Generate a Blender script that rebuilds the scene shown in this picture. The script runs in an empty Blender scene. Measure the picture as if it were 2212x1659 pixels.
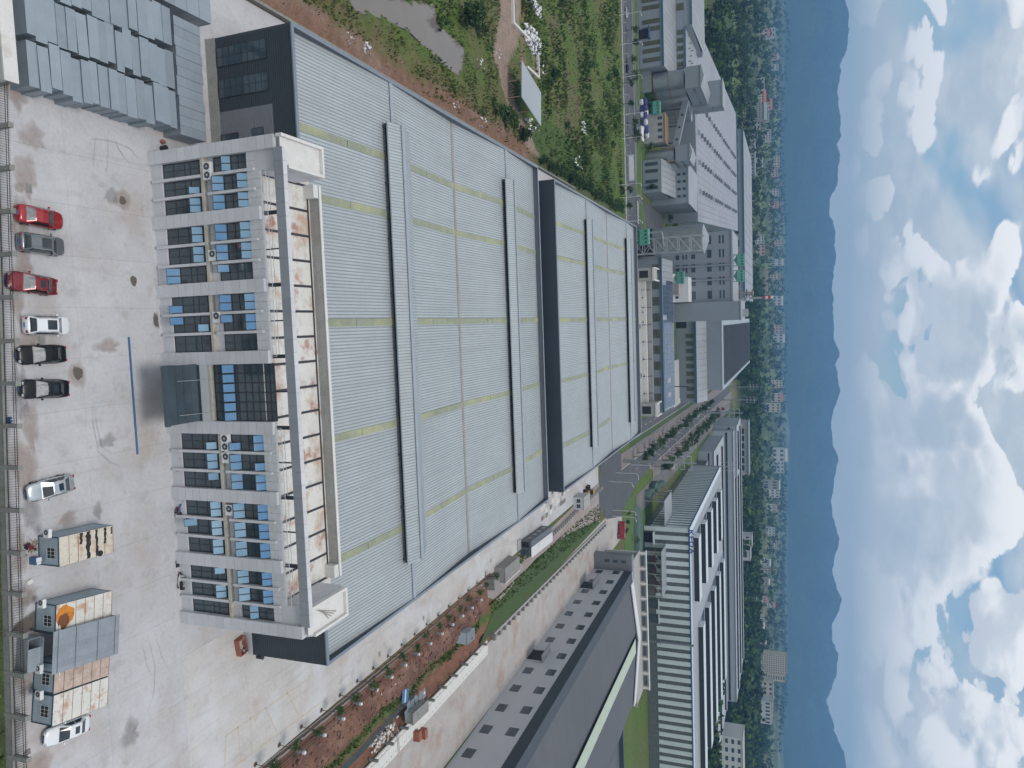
import bpy, bmesh, math, random
from mathutils import Matrix, Vector
R = math.radians
scene = bpy.context.scene
COL = scene.collection
# ------------------------------------------------------------------ camera
CF, CP, CR, CY, CH = 1610.4, 0.3615, -0.0070, 0.0817, 67.0
def _axes():
    fw = Vector((math.sin(CY)*math.cos(CP), math.cos(CY)*math.cos(CP), -math.sin(CP)))
    rt = Vector((math.cos(CY), -math.sin(CY), 0)); up = rt.cross(fw)
    r2 = rt*math.cos(CR) + up*math.sin(CR)
    return fw, r2, r2.cross(fw)
FW, RT, UP = _axes()
cam_d = bpy.data.cameras.new('camera'); cam = bpy.data.objects.new('camera', cam_d); COL.objects.link(cam)
cam_d.sensor_fit = 'HORIZONTAL'; cam_d.sensor_width = 36; cam_d.lens = 36*CF/2212
cam_d.clip_start = 0.5; cam_d.clip_end = 60000
ax, ay, az = UP, -RT, -FW            # the drone picture lies on its side: image right = up
cam.matrix_world = Matrix(((ax.x, ay.x, az.x, 0), (ax.y, ay.y, az.y, 0), (ax.z, ay.z, az.z, CH), (0, 0, 0, 1)))
scene.camera = cam
# ------------------------------------------------------------------ sky
SUN_EL, SUN_AZ = R(73), R(172)     # azimuth from +y towards +x
w = bpy.data.worlds.new('World'); scene.world = w; w.use_nodes = True
nt = w.node_tree; nt.nodes.clear()
def N(t, **k):
    n = nt.nodes.new(t)
    for a, b in k.items(): setattr(n, a, b)
    return n
def L(a, b): nt.links.new(a, b)
def math_n(op, a, b=None, c=None, clamp=False):
    n = nt.nodes.new('ShaderNodeMath'); n.operation = op; n.use_clamp = clamp
    for i, v in enumerate((a, b, c)):
        if v is None: continue
        if isinstance(v, (int, float)): n.inputs[i].default_value = v
        else: nt.links.new(v, n.inputs[i])
    return n.outputs[0]
def mixc(f, a, b):
    n = nt.nodes.new('ShaderNodeMix'); n.data_type = 'RGBA'
    for i, v in ((0, f), (6, a), (7, b)):
        if isinstance(v, (tuple, list)): n.inputs[i].default_value = (*v, 1) if len(v) == 3 else v
        elif isinstance(v, (int, float)): n.inputs[i].default_value = v
        else: nt.links.new(v, n.inputs[i])
    return n.outputs[2]
def ramp01(v, lo, hi):
    n = nt.nodes.new('ShaderNodeMapRange'); n.interpolation_type = 'SMOOTHSTEP'
    nt.links.new(v, n.inputs[0]); n.inputs[1].default_value = lo; n.inputs[2].default_value = hi
    return n.outputs[0]
sky = N('ShaderNodeTexSky', sky_type='NISHITA', sun_disc=False, sun_elevation=SUN_EL, sun_rotation=SUN_AZ)
sky.air_density = 1.3; sky.dust_density = 0.6; sky.ozone_density = 1.5
tc = N('ShaderNodeTexCoord'); sep = N('ShaderNodeSeparateXYZ'); L(tc.outputs['Generated'], sep.inputs[0])
def cvec(sc, dz=0.0, off=(0, 0, 0)):
    m = N('ShaderNodeMapping'); L(tc.outputs['Generated'], m.inputs[0]); m.inputs['Scale'].default_value = sc
    m.inputs['Location'].default_value = (off[0], off[1], off[2]+dz); return m.outputs[0]
def cnoise(vec, scale, det=9, rough=.55, dist=0.0):
    n = N('ShaderNodeTexNoise'); n.inputs['Scale'].default_value = scale; n.inputs['Detail'].default_value = det
    n.inputs['Roughness'].default_value = rough; n.inputs['Distortion'].default_value = dist; L(vec, n.inputs['Vector']); return n.outputs[0]
OFF = (3.3, 0.2, 2.1)
ST = (1, 1, 1.9)
def billow(dz, det=5.0):                                   # cauliflower heads of cumulus: creased, puffy noise
    r_ = N('ShaderNodeTexNoise', noise_type='RIDGED_MULTIFRACTAL', normalize=False); r_.inputs['Scale'].default_value = 7.5; r_.inputs['Detail'].default_value = det; r_.inputs['Roughness'].default_value = .52
    r_.inputs['Lacunarity'].default_value = 2.1; r_.inputs['Offset'].default_value = 1.0; r_.inputs['Gain'].default_value = 1.4; r_.inputs['Distortion'].default_value = .2
    L(cvec(ST, dz, OFF), r_.inputs['Vector']); return math_n('MULTIPLY', r_.outputs[0], 0.42)
def density(dz):
    big = cnoise(cvec(ST, dz, OFF), 3.6, 4, .5, .3); bl = billow(dz)
    return math_n('ADD', math_n('MULTIPLY', big, .75), math_n('MULTIPLY', math_n('SUBTRACT', .45, bl), .30))
n1 = density(0.0); n1u = density(.045)
n2 = cnoise(cvec((1, 1, 1.5), 0, (OFF[1], OFF[2], OFF[0])), 1.9, 4, .5)         # wide cover
n3 = cnoise(cvec((1, 1, 2.2), 0, OFF), 15, 4, .6)
cover = math_n('ADD', n1, math_n('MULTIPLY', n2, .45))
mask = ramp01(cover, .572, .594)
thick = ramp01(cover, .62, .74)
shade = ramp01(math_n('SUBTRACT', n1u, n1), -.055, .06)
bright = mixc(shade, (.99, .99, .985), (.66, .71, .76))
soft = mixc(ramp01(n3, .35, .65), (.52, .595, .66), (.66, .715, .755))
c_cloud = mixc(math_n('MULTIPLY', thick, ramp01(n2, .50, .60)), bright, soft)
n4 = cnoise(cvec((1, 1, 2.6), 0, (OFF[2], OFF[0], OFF[1])), 2.6, 4, .5, .4)
veil = ramp01(math_n('ADD', n4, math_n('MULTIPLY', n2, .5)), .66, .76)      # soft grey sheet behind the cumulus
low = ramp01(sep.outputs[2], .135, .05)            # pale stratus sheet above the hills
strat = cnoise(cvec((1, 1, 9), 0, (2, 5, 1)), 3.0, 5, .5)
c_low = mixc(ramp01(strat, .35, .65), (.58, .645, .645), (.67, .715, .705))
mask2 = math_n('MAXIMUM', math_n('MAXIMUM', mask, low), veil)
c_all = mixc(math_n('MULTIPLY', low, .95), mixc(mask, soft, c_cloud), c_low)
tintn = N('ShaderNodeVectorMath', operation='MULTIPLY'); L(sky.outputs[0], tintn.inputs[0]); tintn.inputs[1].default_value = (.85, .95, 1.0)
bg1 = N('ShaderNodeBackground'); L(tintn.outputs[0], bg1.inputs[0]); bg1.inputs[1].default_value = 0.11
bg2 = N('ShaderNodeBackground'); L(c_all, bg2.inputs[0]); bg2.inputs[1].default_value = 1.0
mx = N('ShaderNodeMixShader'); L(mask2, mx.inputs[0]); L(bg1.outputs[0], mx.inputs[1]); L(bg2.outputs[0], mx.inputs[2])
wo = N('ShaderNodeOutputWorld'); L(mx.outputs[0], wo.inputs[0])
# ------------------------------------------------------------------ sun behind thin cloud, exposure
sd = bpy.data.lights.new('sun', 'SUN'); sd.energy = 1.5; sd.angle = R(18); sd.color = (1.0, .965, .92)
sun = bpy.data.objects.new('sun', sd); COL.objects.link(sun)
sv = Vector((math.sin(SUN_AZ)*math.cos(SUN_EL), math.cos(SUN_AZ)*math.cos(SUN_EL), math.sin(SUN_EL)))
sun.rotation_euler = sv.to_track_quat('Z', 'Y').to_euler(); sun.location = (0, 0, 200)
vs = scene.view_settings; vs.view_transform = 'Standard'; vs.look = 'None'; vs.gamma = 1; vs.use_curve_mapping = False
vs.exposure = 0.12
scene.cycles.volume_bounces = 0
# ------------------------------------------------------------------ helpers
def G(X, Y, z=0.0):
    """point of the place seen at (X, Y) of the picture when it lies at height z"""
    d = FW*CF + RT*(Y-829.5) + UP*(X-1106)
    t = (z-CH)/d.z
    return Vector((d.x*t, d.y*t, z))
def mat(name, col, rough=.6, metal=0.0, var=.12, scale=.6, fine=.08, fscale=9., bump=0.0, bscale=14., stain=None, orand=0.0, spec=.5, attr=False, streak=None):
    """procedural surface: large and fine tone variation, stains with their own shape, relief"""
    m = bpy.data.materials.new(name); m.use_nodes = True
    t = m.node_tree; b = t.nodes['Principled BSDF']; l = t.links.new
    geo = t.nodes.new('ShaderNodeNewGeometry').outputs['Position']
    def noise(sc, det=5, vec=None, rough_=.6):
        n = t.nodes.new('ShaderNodeTexNoise'); n.inputs['Scale'].default_value = sc; n.inputs['Detail'].default_value = det
        n.inputs['Roughness'].default_value = rough_; l(vec if vec is not None else geo, n.inputs['Vector']); return n.outputs[0]
    def mr(v, a, b_, lo, hi):
        n = t.nodes.new('ShaderNodeMapRange'); l(v, n.inputs[0]); n.inputs[1].default_value = a; n.inputs[2].default_value = b_
        n.inputs[3].default_value = lo; n.inputs[4].default_value = hi; return n.outputs[0]
    def mul(a, b_):
        n = t.nodes.new('ShaderNodeMath'); n.operation = 'MULTIPLY'; l(a, n.inputs[0])
        if isinstance(b_, float): n.inputs[1].default_value = b_
        else: l(b_, n.inputs[1])
        return n.outputs[0]
    f = None
    if var: f = mr(noise(scale), .3, .7, 1-var, 1+var)
    if fine:
        g = mr(noise(fscale, 3), .3, .7, 1-fine, 1+fine); f = mul(f, g) if f is not None else g
    if orand:
        oi = t.nodes.new('ShaderNodeObjectInfo').outputs['Random']; g = mr(oi, 0, 1, 1-orand, 1+orand); f = mul(f, g) if f is not None else g
    base = None
    if attr:
        a = t.nodes.new('ShaderNodeAttribute'); a.attribute_name = 'tint'; base = a.outputs['Color']
    if f is not None or base is not None:
        mixn = t.nodes.new('ShaderNodeVectorMath'); mixn.operation = 'SCALE'
        if base is not None: l(base, mixn.inputs[0])
        else: mixn.inputs[0].default_value = col
        if f is not None: l(f, mixn.inputs['Scale'])
        else: mixn.inputs['Scale'].default_value = 1
        out = mixn.outputs[0]
        for st in (stain or []):
            scol, ssc, lo, hi, amt = st
            s = mr(noise(ssc, 6), lo, hi, 0, amt)
            x = t.nodes.new('ShaderNodeMix'); x.data_type = 'RGBA'; l(s, x.inputs[0]); l(out, x.inputs[6]); x.inputs[7].default_value = (*scol, 1); out = x.outputs[2]
        if streak:                                    # tyre / rain streaks drawn out along one axis
            scol, vec, lo, hi, amt = streak
            mp = t.nodes.new('ShaderNodeMapping'); l(geo, mp.inputs[0]); mp.inputs['Scale'].default_value = vec
            s = mr(noise(1.0, 6, mp.outputs[0]), lo, hi, 0, amt)
            x = t.nodes.new('ShaderNodeMix'); x.data_type = 'RGBA'; l(s, x.inputs[0]); l(out, x.inputs[6]); x.inputs[7].default_value = (*scol, 1); out = x.outputs[2]
        l(out, b.inputs['Base Color'])
    else: b.inputs['Base Color'].default_value = (*col, 1)
    b.inputs['Roughness'].default_value = rough; b.inputs['Metallic'].default_value = metal; b.inputs['Specular IOR Level'].default_value = spec
    if bump:
        bn = t.nodes.new('ShaderNodeBump'); bn.inputs['Strength'].default_value = bump; bn.inputs['Distance'].default_value = .3
        l(noise(bscale, 6), bn.inputs['Height']); l(bn.outputs[0], b.inputs['Normal'])
    return m
MT = {}
WM = {}           # world matrices of everything built
def W(o, M=None):
    if M is not None: WM[o.name] = M
    return WM[o.name]
def tag(o, label, cat, group=None, kind=None):
    if label: o['label'] = label
    if cat: o['category'] = cat
    if group: o['group'] = group
    if kind: o['kind'] = kind
    return o
def place(o, M, parent=None):
    COL.objects.link(o); WM[o.name] = M
    if parent is not None:
        o.parent = parent; o.matrix_parent_inverse = WM[parent.name].inverted()
    o.matrix_basis = M
    return o
def thing(name, label, cat, loc=(0, 0, 0), rz=0.0, group=None):
    o = bpy.data.objects.new(name, None); o.empty_display_size = .3
    place(o, Matrix.LocRotScale(Vector(loc), Matrix.Rotation(rz, 3, 'Z'), None)); tag(o, label, cat, group)
    return o
_cube = {}
CV = [(-.5, -.5, -.5), (.5, -.5, -.5), (.5, .5, -.5), (-.5, .5, -.5), (-.5, -.5, .5), (.5, -.5, .5), (.5, .5, .5), (-.5, .5, .5)]
CFc = [(0, 3, 2, 1), (4, 5, 6, 7), (0, 1, 5, 4), (1, 2, 6, 5), (2, 3, 7, 6), (3, 0, 4, 7)]
def cube_mesh(m):
    if m not in _cube:
        me = bpy.data.meshes.new('box_' + m); me.from_pydata(CV, [], CFc); me.materials.append(MT[m]); _cube[m] = me
    return _cube[m]
def box(name, x0, x1, y0, y1, z0, z1, m, parent=None, base=None):
    """a box part; with base (a Matrix) the numbers are local to it"""
    o = bpy.data.objects.new(name, cube_mesh(m))
    M = Matrix.LocRotScale(Vector(((x0+x1)/2, (y0+y1)/2, (z0+z1)/2)), None, Vector((abs(x1-x0), abs(y1-y0), abs(z1-z0))))
    if base is not None: M = base @ M
    return place(o, M, parent)
class MB:
    """collects faces; build() makes ONE mesh object"""
    def __init__(s): s.v = []; s.f = []; s.mi = []; s.m = []
    def _m(s, m):
        if m not in s.m: s.m.append(m)
        return s.m.index(m)
    def box(s, x0, x1, y0, y1, z0, z1, m='', T=None):
        b = len(s.v); i = s._m(m)
        P = [Vector((x0+(c[0]+.5)*(x1-x0), y0+(c[1]+.5)*(y1-y0), z0+(c[2]+.5)*(z1-z0))) for c in CV]
        if T is not None: P = [T @ p for p in P]
        s.v += [tuple(p) for p in P]
        for f in CFc: s.f.append(tuple(b+k for k in f)); s.mi.append(i)
        return s
    def poly(s, pts, m=''):
        b = len(s.v); s.v += [tuple(p) for p in pts]; s.f.append(tuple(range(b, b+len(pts)))); s.mi.append(s._m(m)); return s
    def prism(s, pts, z0, z1, m=''):
        n = len(pts); s.poly([(p[0], p[1], z1) for p in pts], m); s.poly([(p[0], p[1], z0) for p in reversed(pts)], m)
        for i in range(n):
            a, c = pts[i], pts[(i+1) % n]; s.poly([(a[0], a[1], z0), (c[0], c[1], z0), (c[0], c[1], z1), (a[0], a[1], z1)], m)
        return s
    def extr(s, prof, axis, a0, a1, m=''):
        """profile (p, z) swept along an axis: 'x' sweeps a (y,z) profile, 'y' sweeps a (x,z) profile"""
        mk = (lambda a, p: (a, p[0], p[1])) if axis == 'x' else (lambda a, p: (p[0], a, p[1]))
        n = len(prof)
        s.poly([mk(a0, p) for p in prof], m); s.poly([mk(a1, p) for p in reversed(prof)], m)
        for i in range(n):
            p, q = prof[i], prof[(i+1) % n]; s.poly([mk(a1, p), mk(a1, q), mk(a0, q), mk(a0, p)], m)
        return s
    def tube(s, p0, p1, r0, r1=None, n=8, m='', cap=True):
        p0, p1 = Vector(p0), Vector(p1); r1 = r0 if r1 is None else r1
        d = (p1-p0).normalized(); a = d.orthogonal().normalized(); c = d.cross(a); b = len(s.v); i = s._m(m)
        for p, r in ((p0, r0), (p1, r1)):
            for k in range(n): s.v.append(tuple(p + (a*math.cos(2*math.pi*k/n) + c*math.sin(2*math.pi*k/n))*r))
        for k in range(n): s.f.append((b+k, b+(k+1) % n, b+n+(k+1) % n, b+n+k)); s.mi.append(i)
        if cap:
            s.f.append(tuple(b+k for k in reversed(range(n)))); s.mi.append(i); s.f.append(tuple(b+n+k for k in range(n))); s.mi.append(i)
        return s
    def mesh(s, name, smooth=False):
        me = bpy.data.meshes.new(name); me.from_pydata(s.v, [], s.f)
        for m in s.m: me.materials.append(MT[m])
        me.polygons.foreach_set('material_index', s.mi)
        if smooth: me.polygons.foreach_set('use_smooth', [True]*len(s.f))
        me.update(); return me
    def build(s, name, parent=None, M=None, smooth=False, kind=None, m=None):
        if m: s.m = [m]; s.mi = [0]*len(s.f)
        o = bpy.data.objects.new(name, s.mesh(name, smooth)); place(o, M if M is not None else Matrix(), parent)
        if kind: o['kind'] = kind
        return o
def inst(name, me, M, parent=None):
    return place(bpy.data.objects.new(name, me), M, parent)
def TR(x, y, z=0, rz=0, s=1): return Matrix.LocRotScale(Vector((x, y, z)), Matrix.Rotation(rz, 3, 'Z'), Vector((s, s, s)) if not isinstance(s, tuple) else Vector(s))
ORD = ['first', 'second', 'third', 'fourth', 'fifth', 'sixth', 'seventh', 'eighth', 'ninth', 'tenth', 'eleventh', 'twelfth', 'thirteenth', 'fourteenth', 'fifteenth', 'sixteenth', 'seventeenth', 'eighteenth', 'nineteenth', 'twentieth']
def nth(i):
    if i < 20: return ORD[i]
    k = i+1
    tens = {2: 'twenty', 3: 'thirty', 4: 'forty', 5: 'fifty', 6: 'sixty'}[k//10]
    if k % 10 == 0: return tens[:-1] + 'ieth'
    return tens + '-' + ORD[k % 10-1]
rnd = random.Random(7)
def hash2(i, j, s=0):
    n = (i*374761393 + j*668265263 + s*1442695041) & 0xffffffff
    n = ((n ^ (n >> 13))*1274126177) & 0xffffffff
    return ((n ^ (n >> 16)) & 0xffff)/65535.0
def vnoise(x, y, s=0):
    i, j = math.floor(x), math.floor(y); u, v = x-i, y-j; u = u*u*(3-2*u); v = v*v*(3-2*v)
    a, b = hash2(i, j, s), hash2(i+1, j, s); c, d = hash2(i, j+1, s), hash2(i+1, j+1, s)
    return a+(b-a)*u + (c-a)*v + (a-b-c+d)*u*v
def fbm(x, y, s=0, o=4):
    t, a, q = 0, .5, 0
    for k in range(o): t += a*vnoise(x, y, s+k); q += a; x *= 2.03; y *= 2.03; a *= .5
    return t/q
def inpoly(x, y, P):
    r = False; n = len(P); j = n-1
    for i in range(n):
        if (P[i][1] > y) != (P[j][1] > y) and x < (P[j][0]-P[i][0])*(y-P[i][1])/(P[j][1]-P[i][1])+P[i][0]: r = not r
        j = i
    return r
def smooth(a, b, x):
    t = max(0., min(1., (x-a)/(b-a))); return t*t*(3-2*t)
# ------------------------------------------------------------------ surfaces
def mk(key, *a, **k): MT[key] = mat(key, *a, **k)
mk('yard', (.468, .458, .466), .85, var=.07, scale=.25, fine=.06, fscale=2.5, orand=.035, bump=.05,
   stain=[((.37, .30, .245), .09, .50, .70, .65), ((.27, .255, .25), .45, .56, .74, .55), ((.54, .54, .56), .16, .52, .68, .55), ((.30, .25, .20), 1.1, .60, .74, .4)],
   streak=((.30, .29, .29), (.9, .12, 1), .58, .72, .3))
mk('yard_right', (.40, .37, .35), .85, var=.09, scale=.3, fine=.07, fscale=2.5, orand=.05, bump=.05,
   stain=[((.33, .21, .16), .12, .52, .70, .75), ((.26, .24, .23), .4, .58, .74, .5)])
mk('yard_beige', (.49, .465, .445), .85, var=.07, scale=.25, fine=.06, fscale=2.5, orand=.03, bump=.05,
   stain=[((.40, .31, .24), .10, .52, .70, .6), ((.30, .28, .27), .45, .57, .74, .6), ((.56, .555, .57), .14, .5, .66, .8)], streak=((.33, .315, .31), (.7, .10, 1), .55, .70, .4))
mk('lawn', (.065, .115, .026), .9, var=.2, scale=.3, fine=.2)
mk('joint', (.16, .15, .145), .9)
mk('asphalt', (.075, .078, .084), .85, var=.14, scale=.12, fine=.10, fscale=3, stain=[((.14, .125, .115), .07, .55, .75, .6)])
mk('asphalt_pale', (.13, .128, .13), .85, var=.14, scale=.12, fine=.10, fscale=3, stain=[((.24, .20, .18), .07, .5, .7, .6)])
mk('pink_paving', (.185, .158, .145), .85, var=.1, scale=.3, fine=.1, fscale=4, stain=[((.17, .15, .14), .2, .55, .75, .5)])
mk('dirt_road', (.30, .245, .22), .9, var=.14, scale=.3, fine=.12, fscale=4, bump=.1, stain=[((.38, .36, .35), .13, .5, .7, .6)], streak=((.24, .22, .215), (.8, .06, 1), .5, .68, .6))
mk('paint_white', (.62, .62, .60), .7, stain=[((.3, .3, .3), 1.2, .55, .7, .5)])
mk('paint_yellow', (.50, .39, .22), .8, stain=[((.42, .40, .39), .8, .45, .62, .85)])
mk('kerb', (.42, .41, .40), .8, stain=[((.25, .23, .2), .6, .55, .75, .6)])
mk('concrete', (.34, .33, .31), .85, var=.14, scale=.5, fine=.12, fscale=5, bump=.05, stain=[((.17, .16, .13), .5, .55, .75, .6)])
mk('concrete_old', (.24, .235, .22), .9, var=.2, scale=.6, fine=.14, fscale=5, bump=.08, stain=[((.10, .11, .07), .6, .52, .7, .6)])
mk('concrete_white', (.62, .60, .57), .85, var=.08, scale=.5, fine=.06, stain=[((.36, .31, .24), .5, .57, .75, .6), ((.3, .3, .28), 1.3, .62, .75, .5)])
mk('tile', (.54, .54, .555), .55, var=.05, scale=.3, fine=.03, orand=.045, stain=[((.44, .435, .43), .35, .54, .74, .5)])
mk('tile_dark', (.27, .28, .305), .5, var=.05, scale=.3, fine=.03, orand=.04)
mk('ledge', (.45, .42, .37), .85, var=.1, scale=.7, stain=[((.30, .26, .18), .6, .5, .68, .7), ((.17, .17, .12), 1.7, .58, .72, .6)])
mk('terrace', (.60, .58, .54), .85, var=.06, scale=.5, stain=[((.42, .27, .17), .42, .50, .68, .8), ((.30, .27, .26), .6, .55, .72, .7), ((.34, .13, .07), .3, .58, .68, .8)])
mk('black_joint', (.035, .035, .04), .8)
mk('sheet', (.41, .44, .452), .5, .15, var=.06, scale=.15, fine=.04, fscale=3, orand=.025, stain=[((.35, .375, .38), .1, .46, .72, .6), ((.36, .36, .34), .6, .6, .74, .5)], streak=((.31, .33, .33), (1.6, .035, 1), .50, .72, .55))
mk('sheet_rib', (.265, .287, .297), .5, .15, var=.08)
mk('skylight', (.275, .295, .205), .55, 0, var=.12, scale=.5, fine=.1, fscale=4, stain=[((.42, .42, .23), .12, .48, .62, .7), ((.27, .30, .26), .9, .5, .7, .7)])
mk('flashing', (.36, .40, .43), .45, .4, var=.08)
mk('gutter', (.30, .27, .245), .7, .2, var=.15)
mk('cap_blue', (.20, .235, .275), .45, .3, var=.06)
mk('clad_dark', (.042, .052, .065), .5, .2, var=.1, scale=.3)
mk('clad_charcoal', (.040, .051, .062), .55, .1, var=.08, scale=.2)
mk('clad_mid', (.20, .205, .22), .55, .2, var=.06)
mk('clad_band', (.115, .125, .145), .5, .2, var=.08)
mk('black', (.012, .013, .016), .6)
mk('glass', (.05, .072, .086), .07, 0, var=.15, scale=.4, fine=0, spec=.75)
mk('glass_sash_sky', (.27, .41, .52), .06, .72, var=.05, scale=.5, fine=0)  # same glass as the panes; the sky's blue reflection is put into its colour
mk('frame', (.045, .05, .055), .45, .3)
mk('canopy', (.075, .10, .12), .22, .3, var=.1, orand=.08)
mk('steel', (.40, .41, .42), .4, .7)
mk('steel_dark', (.06, .065, .075), .5, .5)
mk('white_paint', (.66, .66, .65), .5, var=.05, stain=[((.42, .38, .33), 1.5, .6, .75, .5)])
mk('white_wall', (.58, .58, .585), .75, var=.05, scale=.3, stain=[((.42, .40, .36), .35, .6, .76, .5)])
mk('grey_box', (.285, .325, .36), .55, .35, var=.06, scale=.5, fine=.04, orand=.10, stain=[((.35, .395, .43), .4, .5, .72, .5)])
mk('black_iron', (.02, .02, .023), .5, .4)
mk('brick_red', (.30, .11, .07), .85, var=.2, scale=1.5)
mk('grass', (.05, .085, .022), .9)
# ------------------------------------------------------------------ terrain: one sheet to the horizon
POND = [(-58, 112), (-58.2, 119.5), (-63, 134), (-65, 141), (-62, 142), (-61.5, 150), (-60.8, 155.5), (-53.8, 152.5), (-54.8, 143), (-56.7, 129.5), (-55, 118), (-52.5, 108)]
TRACK = [(-95, 178), (-78, 178), (-66, 172), (-57, 178), (-51, 190), (-47.5, 198), (-47.5, 206), (-53, 198), (-58, 186), (-66, 182), (-76, 192), (-95, 196)]
def fence_y(x): return 46.75-.0598*x
def sx(x0, y): return x0+.022*(y-380)
def height(x, y):
    h = -.1
    if x < -44.5 and 60 < y < 318:
        e = smooth(-44.5, -52, x)*smooth(318, 306, y)
        h += e*((fbm(x*.09, y*.09, 3)-.5)*1.6 + (fbm(x*.5, y*.5, 9, 2)-.5)*.5)
        if inpoly(x, y, POND): h = -.95
        elif inpoly(x, y, TRACK): h = -.1 + (fbm(x*.5, y*.5, 5, 2)-.5)*.12
        elif x < -50: h = max(h, -.32)
    if 58.4 < x < 72.2 and 40 < y < 158:
        e = smooth(158, 146, y)
        if x < 66.5: h = -.1+e*(smooth(58.4, 60, x)*smooth(66.5, 63.5, x)*(.55+1.1*fbm(x*.55, y*.4, 21, 4)) + (fbm(x*1.8, y*1.8, 4, 2)-.5)*.28)
        elif x < 68.2: h = -.1+e*(fbm(x*.8, y*.8, 6, 3)-.5)*.4
        elif y < 152: h = -.1-e*1.5*smooth(68.2, 69.3, x)*smooth(72.2, 71.0, x)*(.55+.9*fbm(x*.1, y*.14, 31, 2))
    if x > 72 and 150 < y < 262 and x < 74: h = -.1
    if y < 46.2: h = -.4 - .5*smooth(46, 42, y)
    if y > 700: h += (fbm(x*.004, y*.004, 17)-.45)*smooth(700, 1500, y)*26 + (fbm(x*.0011, y*.0011, 19)-.4)*smooth(2000, 5000, y)*90
    if y > 330 and x < -170: h += (fbm(x*.01, y*.01, 41)-.4)*smooth(-170, -260, x)*smooth(330, 420, y)*14
    return h
def tint(x, y):
    n = fbm(x*.06, y*.06, 50); n2 = fbm(x*.35, y*.35, 52, 3); n3 = fbm(x*.02, y*.02, 54, 3)
    green = (.07+.03*n2, .115+.04*n2, .028); olive = (.115, .12, .048); brown = (.125, .092, .062)
    t = smooth(.42, .66, n*.6+n2*.4)
    c = [a+(b-a)*t for a, b in zip(green, olive)]
    t = smooth(.55, .72, n3*.5+n2*.5); c = [a+(b-a)*t*.8 for a, b in zip(c, brown)]
    def mixto(col, k):
        for i in range(3): c[i] += (col[i]-c[i])*max(0, min(1, k))
    if -60 < x < -43 and 55 < y < 300:
        wob = (fbm(y*.06, x*.05, 60, 3)-.5)*7
        mixto((.235, .125, .092), smooth(-50.5+wob, -47+wob, x)*.95)
        mixto((.29, .19, .155), smooth(.5, .68, fbm(x*.5, y*.12, 61, 3))*smooth(-51, -47.5, x))
        mixto((.15, .10, .065), smooth(-56+wob, -51, x)*(.1+.6*n2)*smooth(230, 190, y))
        if y > 192: mixto((.06, .10, .03), smooth(192, 205, y)*.85)
    if inpoly(x, y, POND): mixto((.12, .10, .07), 1)
    if x < -45 and y > 150 and inpoly(x, y, TRACK): mixto((.28, .205, .17), .9)
    if x < -70 and 192 < y < 205: mixto((.25, .16, .12), .6*smooth(.4, .6, n2))
    if 57 < x < 73 and 40 < y < 160:
        wob = (fbm(y*.12, 3.3, 70, 3)-.5)*3
        mixto((.19, .098, .07), .95); mixto((.125, .068, .055), smooth(.45, .62, n2)*.8); mixto((.27, .17, .135), smooth(.6, .72, fbm(x*1.3, y*1.3, 71, 3))*.7)
        k = smooth(64.8+wob, 66+wob, x)*smooth(69+wob, 67.6+wob, x)
        mixto((.075, .115, .03), k*(.35+.8*smooth(.35, .6, fbm(x*.7, y*.35, 72, 3))))
        if x > 68: mixto((.21, .105, .07), .8)
    if y < 46.6: mixto((.05, .05, .035), .7); mixto((.06, .10, .03), .7*smooth(.45, .6, n2))
    if y > 560:
        f = smooth(560, 800, y); m_ = fbm(x*.012, y*.012, 80, 3)
        mixto((.035, .06, .022), f*.7); mixto((.12, .17, .045), f*smooth(.52, .60, m_)); mixto((.16, .14, .075), f*smooth(.62, .7, m_))
    return c
def axis(lo, hi, step, ext, g=1.13):
    a = [lo+i*step for i in range(int((hi-lo)/step)+1)]
    s = step; v = a[-1]
    while v < ext[1]: s *= g; v += s; a.append(v)
    s = step; v = a[0]; pre = []
    while v > ext[0]: s *= g; v -= s; pre.append(v)
    return list(reversed(pre))+a
XS = axis(-120, 76, 1.35, (-9000, 9000)); YS = axis(38, 322, 1.6, (-900, 8800), 1.09)
vv = []; cols = []
for y in YS:
    for x in XS:
        vv.append((x, y, height(x, y))); c = tint(x, y); cols += [c[0], c[1], c[2], 1]
nx = len(XS)
ff = [(j*nx+i, j*nx+i+1, (j+1)*nx+i+1, (j+1)*nx+i) for j in range(len(YS)-1) for i in range(nx-1)]
me = bpy.data.meshes.new('ground'); me.from_pydata(vv, [], ff); me.polygons.foreach_set('use_smooth', [True]*len(ff))
ca = me.color_attributes.new('tint', 'FLOAT_COLOR', 'POINT'); ca.data.foreach_set('color', cols)
mk('ground', (1, 1, 1), .95, var=.18, scale=.5, fine=.35, fscale=5, bump=.35, bscale=2.2, attr=True, spec=.15)
me.materials.append(MT['ground'])
ground = place(bpy.data.objects.new('ground', me), Matrix()); tag(ground, 'grass, scrub and red bare soil reaching to the hills', 'ground', kind='structure')
# pond
mk('water', (.16, .14, .125), .12, var=.08, scale=.2, fine=0, bump=.03, bscale=3)
pw = MB(); pw.poly([(p[0]*1.0+(.5 if p[0] > -57 else -.5), p[1], -.36) for p in POND], 'water')
o = pw.build('pond_water'); tag(o, 'murky grey-brown pond beside the factory', 'pond', kind='structure')
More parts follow.
